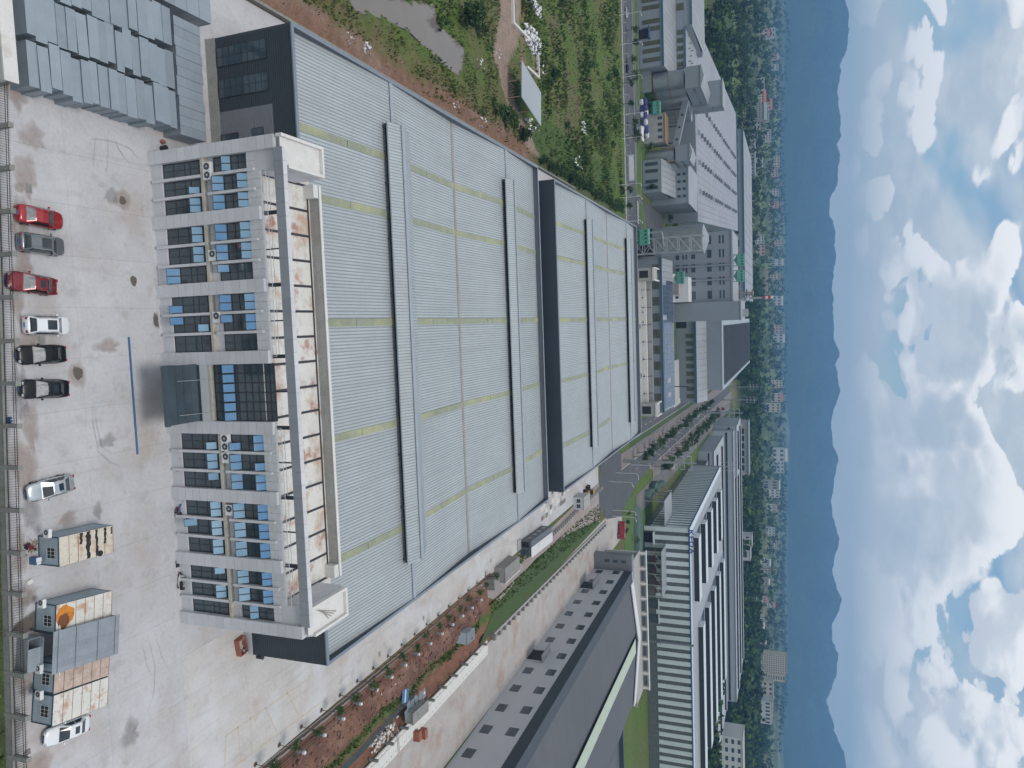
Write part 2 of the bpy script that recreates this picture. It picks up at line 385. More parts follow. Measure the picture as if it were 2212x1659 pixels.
# ------------------------------------------------------------------ concrete yards as cast slabs
def slabs(name, label, xs, ys, m, z=0.0, thick=.09, gap=.012, near=None, skew=False):
    root = thing(name, label, 'pavement', (xs[0], ys[0], z)); root['kind'] = 'structure'; del root['category']
    for i in range(len(xs)-1):
        for j in range(len(ys)-1):
            x0, x1, y0, y1 = xs[i], xs[i+1]-gap, ys[j], ys[j+1]-gap
            if near and j == 0:
                b = MB(); b.prism([(x0, near(x0)), (x1, near(x1)), (x1, y1), (x0, y1)], z-thick, z, m); b.build('slab', root)
            elif skew:
                b = MB(); b.prism([(sx(x0, y0), y0), (sx(x1, y0), y0), (sx(x1, y1), y1), (sx(x0, y1), y1)], z-thick, z, m); b.build('slab', root)
            else: box('slab', x0, x1, y0, y1, z-thick, z, 'yard_beige' if (m == 'yard' and x0 > 32 and y0 > 60 and y0 < 170) else m, root)
    return root
fr = lambda a, b, n: [a+(b-a)*i/n for i in range(n+1)]
yard = slabs('yard_pavement', 'pale stained concrete yard in front of the office', fr(-44, 57.3, 20), [44.5, 54.8, 64.85, 75.2], 'yard', near=lambda x: fence_y(x)+.25)
lane = slabs('lane_pavement', 'concrete lane along the right side of the factory', fr(41.2, 57.3, 3), fr(75.2, 158, 12), 'yard')
lane2 = slabs('rear_lane_pavement', 'concrete lane beside the rear factory hall', fr(41.2, 57.9, 2), fr(158, 262, 10), 'yard')
alley = slabs('alley_pavement', 'concrete alley along the left side of the factory', fr(-44, -36.4, 2), fr(75.2, 300, 16), 'yard')
ryard = slabs('neighbour_pavement', 'rust-stained concrete strip beside the neighbouring hall', [73.2, 78.3, 83.4, 88.6], fr(92, 300, 22), 'yard_right')
ryard2 = slabs('front_neighbour_pavement', 'pale concrete slab at the foot of the neighbouring hall', [73.2, 80.5, 88.6], fr(60, 92, 4), 'yard_right')
# stains and patches lying on the yard
mk('damp', (.14, .12, .105), .7, stain=[((.24, .18, .13), 2., .5, .7, .6)]); mk('rust_stain', (.33, .24, .19), .85); mk('soot', (.19, .175, .17), .85, stain=[((.3, .28, .27), .5, .5, .7, .7)])
def decal(key, col, lo=.35, hi=.6, sc=1.6, amt=.85):
    """a stain that thins out towards its edge and breaks up in patches"""
    m = bpy.data.materials.new(key); m.use_nodes = True; t_ = m.node_tree; b_ = t_.nodes['Principled BSDF']; b_.inputs['Base Color'].default_value = (*col, 1); b_.inputs['Roughness'].default_value = .85
    at = t_.nodes.new('ShaderNodeAttribute'); at.attribute_name = 'tint'; g_ = t_.nodes.new('ShaderNodeNewGeometry'); n_ = t_.nodes.new('ShaderNodeTexNoise'); n_.inputs['Scale'].default_value = sc; n_.inputs['Detail'].default_value = 6; t_.links.new(g_.outputs['Position'], n_.inputs['Vector'])
    ad = t_.nodes.new('ShaderNodeMath'); ad.operation = 'ADD'; t_.links.new(at.outputs['Fac'], ad.inputs[0]); t_.links.new(n_.outputs[0], ad.inputs[1])
    mr_ = t_.nodes.new('ShaderNodeMapRange'); t_.links.new(ad.outputs[0], mr_.inputs[0]); mr_.inputs[1].default_value = .5+lo; mr_.inputs[2].default_value = .9+hi; mr_.inputs[3].default_value = 0; mr_.inputs[4].default_value = amt
    tr_ = t_.nodes.new('ShaderNodeBsdfTransparent'); mx_ = t_.nodes.new('ShaderNodeMixShader'); t_.links.new(mr_.outputs[0], mx_.inputs[0]); t_.links.new(tr_.outputs[0], mx_.inputs[1]); t_.links.new(b_.outputs[0], mx_.inputs[2]); t_.links.new(mx_.outputs[0], t_.nodes['Material Output'].inputs[0]); MT[key] = m
decal('damp', (.13, .11, .095), .1, .25); decal('rust_stain', (.34, .235, .18), .1, .75, 1.2, .42); decal('soot', (.22, .205, .20), .1, .75, 1.2, .40); decal('tyre', (.24, .23, .23), .2, .75, 1.1, .30)
def amesh(name, vs_, fs_, al, m, root):
    me_ = bpy.data.meshes.new(name); me_.from_pydata(vs_, [], fs_); ca_ = me_.color_attributes.new('tint', 'FLOAT_COLOR', 'POINT'); c_ = []
    for a_ in al: c_ += [a_, a_, a_, 1]
    ca_.data.foreach_set('color', c_); me_.materials.append(MT[m]); return place(bpy.data.objects.new(name, me_), Matrix(), root)
def patch(X, Y, rx, ry, m, z=.004, n=18, rough_=.25, root=yard, name='damp_patch'):
    c = G(X, Y, z); ph = rnd.random()*9; vs_ = [(c.x, c.y, z)]; al = [1.0]; fs_ = []
    for f, a_ in ((.55, .95), (.85, .6), (1.15, 0)):
        for k in range(n):
            a = 2*math.pi*k/n; r = f*(1+rough_*(vnoise(ph+k*.7, 2.2, 3)-.5)*2); vs_.append((c.x+rx*r*math.cos(a), c.y+ry*r*math.sin(a), z)); al.append(a_)
    for k in range(n):
        fs_.append((0, 1+k, 1+(k+1) % n))
        for q_ in range(2): o_ = 1+q_*n; fs_.append((o_+k, o_+n+k, o_+n+(k+1) % n, o_+(k+1) % n))
    amesh(name, vs_, fs_, al, m, root)
patch(266, 434, .42, .42, 'damp'); patch(289, 606, .55, .42, 'damp'); patch(168, 808, .65, .55, 'damp'); patch(90, 733, .5, .45, 'soot')
patch(43, 407, .5, .5, 'rust_stain'); patch(29, 493, .7, .45, 'rust_stain', root=yard); patch(338, 690, .9, .35, 'damp', rough_=.7)
patch(266, 434, 1.1, 1.1, 'rust_stain', .002); patch(168, 808, 1.4, 1.0, 'rust_stain', .002)
patch(75, 1345, .9, 2.2, 'damp', rough_=.4); patch(78, 1480, .6, 1.5, 'soot'); patch(85, 1650, 1.4, 1.6, 'rust_stain'); patch(60, 1290, 1.0, 1.2, 'rust_stain', rough_=.5)
for k in range(16):
    x_ = -19+k*3.7; yb_ = fence_y(x_)+1.2+rnd.random(); patch(30+rnd.random()*45, 210+k*90, rnd.uniform(1.2, 2.8), rnd.uniform(.6, 1.3), rnd.choice(['rust_stain', 'rust_stain', 'soot']), .0035, 18, .5)
for k in range(7): patch(rnd.uniform(120, 310), rnd.uniform(330, 1650), rnd.uniform(.6, 2.0), rnd.uniform(.5, 1.6), rnd.choice(['rust_stain', 'soot']), .0034, 18, .6)
# faint tyre tracks
def track(pts, wd=.3):
    P = [G(*p, .003) for p in pts]; vs_ = []; al = []; fs_ = []
    for i, p in enumerate(P):
        d = (P[min(i+1, len(P)-1)]-P[max(i-1, 0)]).normalized(); n_ = Vector((-d.y, d.x, 0)); e = 0 if i in (0, len(P)-1) else 1
        for o_, a_ in ((-.5, 0), (-.15, .8), (.15, .8), (.5, 0)): vs_.append(tuple(p+n_*wd*o_)); al.append(a_*e)
    for i in range(len(P)-1):
        for k in range(3): fs_.append((i*4+k, i*4+k+1, i*4+k+5, i*4+k+4))
    amesh('tyre_mark', vs_, fs_, al, 'tyre', yard)
def arc(cx, cy, rx, ry, a0, a1, n=12): return [(cx+rx*math.cos(R(a0+(a1-a0)*i/n)), cy+ry*math.sin(R(a0+(a1-a0)*i/n))) for i in range(n+1)]
track([(209, 265), (203, 330), (199, 395)]); track([(236, 260), (233, 330), (228, 400)]); track([(237, 270), (255, 320), (272, 345), (290, 362)])
track(arc(190, 345, 105, 45, -90, 0)); track([(198, 860), (202, 920), (212, 975), (240, 1000), (275, 1012)]); track([(205, 860), (208, 915), (220, 965), (262, 995)])
track([(310, 1330), (335, 1440), (332, 1500), (310, 1560)]); track([(325, 1330), (350, 1420), (370, 1460)]); track([(300, 1350), (318, 1440), (330, 1470)])
for k in range(5): track(arc(860+k*17, 1478-k*11, 34, 42, 140, 250, 8), .14)
for k in range(6): track(arc(1075+k*6, 1205+k*3, 52+k*3, 44, 185, 290, 9), .2)
# yellow parking bays at the lower right
pb = MB()
def strip(b, p, q, wd, m, z=.004):
    d = (q-p).normalized(); n_ = Vector((-d.y, d.x, 0))*wd/2; b.poly([p+n_, p-n_, q-n_, q+n_], m)
for a, c in (((487, 1590), (668, 1465)), ((487, 1590), (486, 1659)), ((514, 1570), (520, 1645)), ((541, 1548), (545, 1620)), ((573, 1528), (598, 1580)), ((618, 1492), (645, 1545)), ((505, 1656), (690, 1520))):
    strip(pb, G(*a, .004), G(*c, .004), .13, 'paint_yellow')
o = pb.build('bay_marking', yard)
# blue steel track across the yard, in front of the entrance
mk('blue_paint', (.055, .13, .26), .5, stain=[((.2, .2, .2), 2., .6, .75, .4)])
t = thing('gate_rail', 'long thin blue strip lying on the yard before the entrance', 'rail', (6, 60.75, 0))
b = MB()
for i in range(12):
    x0 = -.4+i*1.065; box('rail_plate', x0, x0+1.06, 60.62, 60.88, .001, .05, 'blue_paint', t)
# manhole covers
for X, Y in ((820, 1413), (915, 1335), (1048, 1237), (62, 407), (1060, 1211)):
    p = G(X, Y); b = MB(); b.box(p.x-.45, p.x+.45, p.y-.3, p.y+.3, 0, .02, 'concrete_old'); b.build('drain_cover', yard)
# ------------------------------------------------------------------ roads and pavements
def road(name, label, pts, m, z=.03, kind='structure'):
    b = MB(); b.prism(pts, z-.15, z, m); o = b.build(name); tag(o, label, None, kind=kind); return o
def band(name, label, x0, x1, y0, y1, m, z): return road(name, label, [(sx(x0, y0), y0), (sx(x1, y0), y0), (sx(x1, y1), y1), (sx(x0, y1), y1)], m, z)
road('west_road', 'asphalt road crossing behind the factory', [(-260, 324), (47, 323), (47, 346), (-75, 345), (-260, 346)], 'asphalt', .02)
road('plant_forecourt', 'asphalt forecourt before the grey plant', [(-200, 346.2), (-30, 346.2), (-30, 420), (-58, 420), (-58, 358), (-200, 364)], 'asphalt', .016)
band('plant_road', 'asphalt plant road with dashed line', 46.5, 52.8, 270, 900, 'asphalt', .024)
band('hedge_verge', 'strip of lawn between road and railing', 52.8, 55.6, 320, 900, 'grass', .06)
band('boulevard_pavement', 'pinkish paved footway of the boulevard', 55.7, 62.2, 300, 900, 'pink_paving', .12)
band('boulevard_road', 'dark asphalt carriageway of the boulevard', 62.3, 72.0, 262, 1100, 'asphalt', .02)
band('boulevard_verge', 'planted strip between two carriageways', 72.1, 79.0, 372, 1000, 'pink_paving', .12)
band('far_carriageway', 'asphalt carriageway beside the striped hall', 79.1, 89.0, 330, 1000, 'asphalt_pale', .02)
road('junction', 'asphalt junction at the end of the dirt road', [(57.6, 262), (74, 272), (80, 300), (73, 330), (72, 372), (60, 300), (53, 300), (46.2, 270)], 'asphalt', .012)
road('dirt_track', 'dusty pinkish track beside the railing', [(58.2, 150), (60, 150), (66, 163), (64, 190), (66, 225), (73, 262), (57.8, 268), (58.5, 230), (59.5, 200), (58.6, 175)], 'dirt_road', .01)
road('lawn', 'bright green lawn behind the junction', [(78, 300), (112, 306), (112, 318), (100, 322), (76, 324), (75.5, 312)], 'lawn', .05)
road('grass_bank', 'grass bank between the dirt track and the retaining wall', [(66.5, 160), (71.6, 150), (72.6, 225), (72.8, 262), (71, 259), (66.3, 226), (64.4, 192)], 'grass', .02)
for nm, lb, P in (('island_lawn', 'kerbed lawn before the silo building', [(-165, 350), (-117, 349.5), (-103, 350), (-98, 353), (-101, 357.5), (-165, 358)]), ('corner_lawn', 'kerbed lawn before the right plant hall', [(-88, 350), (-64, 345.5), (-58, 347), (-60, 357), (-72, 359.5), (-88, 359.5)]),
                  ('side_lawn', 'small lawn at the side of the right plant hall', [(-57, 352), (-50, 350), (-38, 366), (-40, 372), (-56, 360)])):
    road(nm, lb, P, 'lawn', .1)
    b = MB()
    for a, c in zip(P, P[1:]+P[:1]): b.tube((a[0], a[1], .06), (c[0], c[1], .06), .12, n=4, m='kerb')
    o = b.build('kerb_line'); tag(o, 'kerb round the %s' % lb.split(' ', 1)[1], None, kind='structure')
# kerbs and dashes
b = MB()
for y0 in (323.2,): b.box(-260, 46, 321.9, 323.2, -.1, .16, 'kerb')
b.box(-260, -64, 345.8, 346.1, -.1, .14, 'kerb'); o = b.build('west_road_kerb'); tag(o, 'pale kerb and footway along the crossing road', None, kind='structure')
b = MB()
for x0 in (52.8, 62.25, 72.05, 79.05): 
    for i in range(14):
        y0, y1 = 300+i*42, 300+i*42+41.8
        if x0 > 70 and y0 < 370: continue
        b.poly([(sx(x0, y0)-.12, y0, .17), (sx(x0, y0)+.12, y0, .17), (sx(x0, y1)+.12, y1, .17), (sx(x0, y1)-.12, y1, .17)], 'kerb')
        b.poly([(sx(x0, y0)-.12, y0, 0), (sx(x0, y0)-.12, y0, .17), (sx(x0, y1)-.12, y1, .17), (sx(x0, y1)-.12, y1, 0)], 'kerb')
o = b.build('boulevard_kerb'); tag(o, 'kerbs of the boulevard', None, kind='structure')
b = MB()
for i in range(30):
    y0 = 330+i*12
    for x0 in (49.6,): b.poly([(sx(x0, y0)-.08, y0, .03), (sx(x0, y0)+.08, y0, .03), (sx(x0, y0+5)+.08, y0+5, .03), (sx(x0, y0+5)-.08, y0+5, .03)], 'paint_white')
    b.poly([(sx(67.2, y0)-.07, y0, .026), (sx(67.2, y0)+.07, y0, .026), (sx(67.2, y0+5)+.07, y0+5, .026), (sx(67.2, y0+5)-.07, y0+5, .026)], 'paint_white')
for i in range(22): x0 = -52-i*6.; b.poly([(x0, 334.6, .028), (x0+2.6, 334.6, .028), (x0+2.6, 334.8, .028), (x0, 334.8, .028)], 'paint_white')
for k in range(7): b.poly([(-56+k*1.5, 347.5, .03), (-55.3+k*1.5, 347.5, .03), (-54.3+k*1.5, 350.5, .03), (-55+k*1.5, 350.5, .03)], 'paint_white')
o = b.build('lane_marking'); tag(o, 'white dashed lane markings', None, kind='structure')
# ------------------------------------------------------------------ factory halls with ribbed roofs
SHW = .44*2
def sheet_mesh(name, w_, run, rise, n_rib=2, m='sheet', mr_='sheet_rib', rh=.06):
    """one roof sheet: x 0..w_, y 0..run, rising by rise, with raised ribs"""
    pr = []; mi = []
    pitch = w_/n_rib
    for k in range(n_rib):
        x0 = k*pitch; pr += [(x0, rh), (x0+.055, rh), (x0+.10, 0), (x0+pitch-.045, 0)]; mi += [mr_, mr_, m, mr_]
    pr.append((w_, rh))
    b = MB()
    for k in range(len(pr)-1):
        a, c = pr[k], pr[k+1]
        b.poly([(a[0], 0, a[1]), (c[0], 0, c[1]), (c[0], run, c[1]+rise), (a[0], run, a[1]+rise)], mi[k])
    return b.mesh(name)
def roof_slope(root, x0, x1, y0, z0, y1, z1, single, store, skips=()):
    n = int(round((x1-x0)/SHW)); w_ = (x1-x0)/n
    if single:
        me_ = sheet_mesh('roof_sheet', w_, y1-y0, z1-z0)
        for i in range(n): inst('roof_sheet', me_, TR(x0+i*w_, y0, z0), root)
    else:
        for i in range(n):
            for k in range(2):
                a = x0+i*w_+k*w_/2
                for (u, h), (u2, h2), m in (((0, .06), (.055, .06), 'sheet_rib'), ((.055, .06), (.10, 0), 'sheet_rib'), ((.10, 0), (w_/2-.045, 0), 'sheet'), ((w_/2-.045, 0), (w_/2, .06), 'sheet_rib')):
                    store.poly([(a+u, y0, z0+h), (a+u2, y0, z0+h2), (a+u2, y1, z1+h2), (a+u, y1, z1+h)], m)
def skylights(root, xs, y0, z0, y1, z1, wd=1.0, npan=2):
    for x in xs:
        for k in range(npan):
            a, c = k/npan, (k+1)/npan
            b = MB(); ya, yb = y0+(y1-y0)*a, y0+(y1-y0)*c-.12; za, zb = z0+(z1-z0)*a, z0+(z1-z0)*(c-.12/(y1-y0))
            for q in range(4):
                u0, u1 = x-wd/2+q*wd/4, x-wd/2+(q+1)*wd/4
                b.poly([(u0, ya, za+.085), (u0+.05, ya, za+.13), (u0+.05, yb, zb+.13), (u0, yb, zb+.085)], 'skylight')
                b.poly([(u0+.05, ya, za+.13), (u0+.09, ya, za+.085), (u0+.09, yb, zb+.085), (u0+.05, yb, zb+.13)], 'skylight')
                b.poly([(u0+.09, ya, za+.085), (u1, ya, za+.085), (u1, yb, zb+.085), (u0+.09, yb, zb+.085)], 'skylight')
            b.poly([(x-wd/2, ya, za), (x+wd/2, ya, za), (x+wd/2, ya, za+.085), (x-wd/2, ya, za+.085)], 'skylight')
            b.build('skylight_panel', root)
def monitor(root, x0, x1, yc, zr, near=3.0, far=5.0, gap=.75):
    """raised ventilation monitor along a ridge: open towards the front, its back slope running down onto the roof"""
    eav = zr+gap; rid = zr+1.5; bck = zr-.12
    mo = box('roof_monitor', x0+.6, x1-.6, yc-near+.9, yc+.4, zr-.5, eav-.02, 'black', root)
    n = int((x1-x0)/.44)
    for sgn, ye, ze in ((-1, yc-near, eav), (1, yc+far, bck)):
        k = 12
        for c_ in range(k):
            b = MB(); i0, i1 = n*c_//k, n*(c_+1)//k
            for i in range(i0, i1):
                a, c = x0+(x1-x0)*i/n, x0+(x1-x0)*(i+1)/n
                P2 = [(a, .05), (a+.06, .05), (a+.10, 0), (c if i < i1-1 else c-.012, 0)]
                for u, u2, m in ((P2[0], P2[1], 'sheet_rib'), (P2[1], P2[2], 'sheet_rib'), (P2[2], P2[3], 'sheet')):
                    q = [(u[0], ye, ze+u[1]), (u2[0], ye, ze+u2[1]), (u2[0], yc, rid+u2[1]), (u[0], yc, rid+u[1])]
                    b.poly(q if sgn < 0 else q[::-1], m)
            b.build('monitor_sheet', mo)
    box('eave_flashing', x0, x1, yc-near-.05, yc-near+.05, eav-.16, eav-.01, 'flashing', mo)
    k = int((x1-x0)/7.6)
    for i in range(k):
        a = x0+(x1-x0)*i/k; box('ridge_cap', a+.02, x0+(x1-x0)*(i+1)/k-.02, yc-.4, yc+.4, rid+.0, rid+.1, 'flashing', mo)
    for i in range(k+1):
        a = x0+.62+(x1-x0-1.3)*i/k; box('monitor_post', a-.07, a+.07, yc-near+.12, yc-near+.3, zr-.3, eav-.16, 'steel_dark', mo)
    for e, s_ in ((x0, 1), (x1, -1)):
        b = MB(); b.extr([(yc-near+.1, eav-.05), (yc-near+.9, zr-.4), (yc+far-.3, zr-.3), (yc+far-.2, bck+.02), (yc, rid-.03)], 'x', e+.05*s_, e+.12*s_, 'flashing'); b.build('monitor_end', mo)
    return mo
def hall(name, label, x0, x1, y0, prof, ptop, ridges, sky_x, singles, back_cap=True):
    """prof: list of (y, z) of the roof line from front to back; ptop: parapet height"""
    y1 = prof[-1][0]
    root = thing(name, label, 'factory', ((x0+x1)/2, y0, 0), group=None)
    T = .28
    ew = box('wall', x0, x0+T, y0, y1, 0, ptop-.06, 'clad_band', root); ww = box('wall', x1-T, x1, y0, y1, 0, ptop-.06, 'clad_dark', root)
    nb = int((y1-y0)/7.5)
    for wl, xa, xb in ((ew, x0-.05, x0+T+.09), (ww, x1-T-.09, x1+.05)):
        for i in range(nb):
            a = y0+(y1-y0)*i/nb; box('parapet_cap', xa, xb, a+.01, y0+(y1-y0)*(i+1)/nb-.02, ptop-.06, ptop, 'cap_blue', wl)
    box('wall', x0+T, x1-T, y1-.28, y1, 0, ptop-.06, 'clad_band', root)
    bc = box('parapet_cap', x0+T+.1, x1-T-.1, y1-.4, y1+.06, ptop-.06, ptop, 'flashing', root)
    rest = MB()
    for k in range(len(prof)-1):
        (ya, za), (yb, zb) = prof[k], prof[k+1]
        roof_slope(root, x0+T+.02, x1-T-.02, ya, za, yb, zb, k < singles, rest)
        if not isinstance(sky_x, dict): pass
        xs = sky_x.get(k, [])
        if xs: skylights(root, xs, ya+.15, za+(zb-za)*.15/(yb-ya), yb-.15, zb-(zb-za)*.15/(yb-ya))
    if rest.v:
        o = rest.build('roof_sheeting', root, kind='stuff')
    for k in range(1, len(prof)-1):
        y, z = prof[k]
        if z > prof[k-1][1]:      # ridge
            for q in range(10):
                a = x0+T+(x1-x0-2*T)*q/10; box('ridge_cap', a+.01, x0+T+(x1-x0-2*T)*(q+1)/10-.02, y-.42, y+.42, z+.09, z+.15, 'flashing', root)
        else:
            for q in range(8):
                a = x0+T+(x1-x0-2*T)*q/8; box('gutter', a+.01, x0+T+(x1-x0-2*T)*(q+1)/8-.02, y-.36, y+.36, z-.02, z+.10, 'gutter', root)
    for (ma, mb, yc, zr) in ridges: monitor(root, ma, mb, yc, zr)
    return root
S5 = [-24.95, -16.85, -1.35, 13.5, 29.25]
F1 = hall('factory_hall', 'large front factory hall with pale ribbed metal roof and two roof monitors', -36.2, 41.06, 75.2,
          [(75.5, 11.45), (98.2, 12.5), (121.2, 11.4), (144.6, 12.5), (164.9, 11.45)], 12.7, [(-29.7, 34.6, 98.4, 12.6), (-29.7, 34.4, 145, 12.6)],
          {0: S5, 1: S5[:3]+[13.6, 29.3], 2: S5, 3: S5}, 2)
# front wall: charcoal cladding with tall glazing on the left, one glazed strip on the right
def ribwall(root, x0, x1, y, z0, z1, m, step=.3, th=.06, name='cladding'):
    b = MB(); n = int((z1-z0)/step)
    for i in range(n):
        a = z0+(z1-z0)*i/n; c = z0+(z1-z0)*(i+1)/n
        b.poly([(x0, y, a), (x1, y, a), (x1, y, c-.06), (x0, y, c-.06)], m); b.poly([(x0, y, c-.06), (x1, y, c-.06), (x1, y+th, c-.045), (x0, y+th, c-.045)], m)
        b.poly([(x0, y+th, c-.045), (x1, y+th, c-.045), (x1, y+th, c-.01), (x0, y+th, c-.01)], m); b.poly([(x0, y+th, c-.01), (x1, y+th, c-.01), (x1, y, c), (x0, y, c)], m)
    return b.build(name, root)
def grid_window(root, x0, x1, y, z0, z1, nx_, nz, fr_='frame', gl='glass', name='window', fw=.06, open_=None, dep=.10, M=None):
    """glazing facing -y: frame, one pane object for each light"""
    wd = box(name, x0, x1, y+dep*.4, y+dep, z0, z1, 'black', root, M)
    for i in range(nx_+1):
        a = x0+(x1-x0)*i/nx_; a = min(max(a, x0+fw/2), x1-fw/2); box('mullion', a-fw/2, a+fw/2, y-.02, y+dep*.38, z0, z1, fr_, wd, M)
    for j in range(nz+1):
        a = z0+(z1-z0)*j/nz; a = min(max(a, z0+fw/2), z1-fw/2); box('transom', x0, x1, y-.015, y+dep*.35, a-fw/2, a+fw/2, fr_, wd, M)
    for i in range(nx_):
        for j in range(nz):
            box('pane', x0+(x1-x0)*i/nx_+fw/2, x0+(x1-x0)*(i+1)/nx_-fw/2, y+.015, y+.03, z0+(z1-z0)*j/nz+fw/2, z0+(z1-z0)*(j+1)/nz-fw/2, gl, wd, M)
    return wd
fy = 75.2
fw_ = box('front_wall', -36.2, 41.06, fy+.1, fy+.29, 0, 12.55, 'clad_charcoal', F1)
box('plinth', -36.25, -21, fy-.05, fy+.1, 0, 1.5, 'concrete', fw_); box('plinth', 33.2, 41.1, fy-.05, fy+.1, 0, 1.3, 'tile', fw_)
ribwall(fw_, -36.2, -27.4, fy, 1.5, 12.5, 'clad_charcoal'); ribwall(fw_, -27.4, -21.0, fy-.02, 1.5, 9.4, 'clad_mid', .24); ribwall(fw_, -27.4, -21.0, fy, 9.4, 12.5, 'clad_charcoal'); ribwall(fw_, 33, 41.06, fy, 1.3, 12.5, 'clad_charcoal')
for i in range(10): box('parapet_cap', -36.2+i*7.726, -36.22+(i+1)*7.726, fy-.1, fy+.4, 12.55, 12.72, 'cap_blue', fw_)
for a, c in ((-35.0, -32.7), (-31.2, -29.0)): grid_window(fw_, a, c, fy-.1, 1.7, 9.0, 2, 8)
grid_window(fw_, -24.7, -22.2, fy-.1, 1.6, 4.2, 3, 3); grid_window(fw_, -24.9, -22.4, fy-.1, 6.3, 7.9, 3, 1)
grid_window(fw_, 34.0, 37.3, fy-.1, 1.6, 10.0, 2, 9)
# rear hall
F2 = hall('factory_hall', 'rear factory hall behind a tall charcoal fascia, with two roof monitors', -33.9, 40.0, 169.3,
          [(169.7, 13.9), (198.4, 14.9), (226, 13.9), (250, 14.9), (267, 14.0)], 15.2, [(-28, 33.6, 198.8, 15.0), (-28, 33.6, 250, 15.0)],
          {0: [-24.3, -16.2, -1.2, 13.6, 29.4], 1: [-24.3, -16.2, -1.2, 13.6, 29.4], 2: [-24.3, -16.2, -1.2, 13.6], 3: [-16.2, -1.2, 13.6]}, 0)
fs = box('front_wall', -33.9, 40.0, 169.05, 169.32, 0, 15.1, 'clad_charcoal', F2)
for i in range(8): box('parapet_cap', -33.9+i*9.2375, -33.93+(i+1)*9.2375, 168.98, 169.5, 15.1, 15.24, 'cap_blue', fs)
for i in range(16):
    a = -33.9+i*73.9/16; box('fascia_panel', a+.01, a+73.9/16-.02, 169.0, 169.05, 8, 15.08, 'clad_charcoal', fs)
# ------------------------------------------------------------------ office block in front of the hall
OFF = thing('office_building', 'pale tiled three storey office block with dark glazing and a rooftop beam frame', 'office', (6.1, 65, 0))
XL, XR, Y0, Y1 = -20.72, 32.98, 65.0, 75.0
core = box('wall', XL+.3, XR-.3, Y0+.75, Y1, 0, 13.5, 'tile', OFF)
piers = [-20.72, -13.62, -6.05, 1.55, 9.25, 16.9, 24.48, 31.58]; PW = 1.4
PTOP = [17.0, 14.75, 14.75, 14.75, 14.75, 14.75, 14.75, 17.0]
for i, x in enumerate(piers):
    pr = box('pier', x+.04, x+PW-.04, Y0+.05, Y0+.8, 0, PTOP[i]-.02, 'tile', OFF)
    n = int(round(PTOP[i]/1.08))
    for k in range(n):
        z0, z1 = PTOP[i]*k/n, PTOP[i]*(k+1)/n-.025
        box('cladding_panel', x, x+PW, Y0, Y0+.04, z0+.005, z1, 'tile', pr)
        box('cladding_panel', x, x+.035, Y0+.04, Y0+.75, z0+.005, z1, 'tile', pr); box('cladding_panel', x+PW-.035, x+PW, Y0+.04, Y0+.75, z0+.005, z1, 'tile', pr)
def sash(root, x0, x1, y, zt, h, ang):
    """top-hung sash standing open"""
    M = TR((x0+x1)/2, y, zt) @ Matrix.Rotation(-ang, 4, 'X'); hw = (x1-x0)/2
    s = box('open_sash', -hw, hw, .0, .05, -h, 0, 'frame', root, M)
    box('sash_pane', -hw+.055, hw-.055, -.02, -.004, -h+.055, -.055, 'glass_sash_sky', s, M)
    return s
# which sashes stand open: bay -> column -> (row, sides)
GZ0, GZ1 = 1.55, 7.15; UZ0, UZ1 = 8.6, 13.1
lowopen = {0: {1: 'R', 2: 'B'}, 1: {0: 'B', 1: 'B'}, 2: {1: 'R'}, 4: {0: 'R', 1: 'B', 2: 'L'}, 5: {0: 'B', 1: 'B', 2: 'B'}, 6: {0: 'L', 1: 'B'}}
lowbase = {1: {2: 'B'}, 2: {0: 'R', 1: 'L'}, 5: {1: 'L'}}
upbot = {0: {1: 'B', 2: 'B'}, 1: {0: 'B', 1: 'B', 2: 'L'}, 2: {0: 'B', 1: 'L'}, 4: {0: 'R', 1: 'B', 2: 'B'}, 5: {0: 'B', 1: 'B', 2: 'B'}, 6: {0: 'B', 1: 'B'}}
upmid = {0: {0: 'B'}, 6: {2: 'B'}}
uptop = {0: {1: 'B', 2: 'B'}, 1: {0: 'B', 1: 'B'}, 2: {0: 'B', 1: 'B'}, 4: {0: 'B', 1: 'R', 2: 'B'}, 5: {0: 'B', 1: 'B', 2: 'B'}, 6: {0: 'B', 1: 'B'}}
def window(bay, c, x0, x1, z0, z1, rows, opens):
    y = Y0+.62
    wd = box('window', x0, x1, y+.06, y+.12, z0, z1, 'black', OFF)
    xm = (x0+x1)/2; H = z1-z0
    for a in (x0+.035, xm, x1-.035): box('mullion', a-.035, a+.035, y-.03, y+.055, z0, z1, 'frame', wd)
    zz = [z0+H*r for r in rows]
    for a in zz: 
        a = min(max(a, z0+.035), z1-.035); box('transom', x0, x1, y-.02, y+.05, a-.035, a+.035, 'frame', wd)
    for j in range(len(zz)-1):
        for sd_, (xa, xb) in (('L', (x0+.07, xm-.035)), ('R', (xm+.035, x1-.07))):
            op = opens.get(j, ''); 
            if op == 'B' or op == sd_:
                ang = R(30 if j else 34); sash(wd, xa-.03, xb+.03, y-.03, zz[j+1]-.03, (zz[j+1]-zz[j])-.05, ang)
            else: box('pane', xa, xb, y+.02, y+.035, zz[j]+.035, zz[j+1]-.035, 'glass', wd)
    return wd
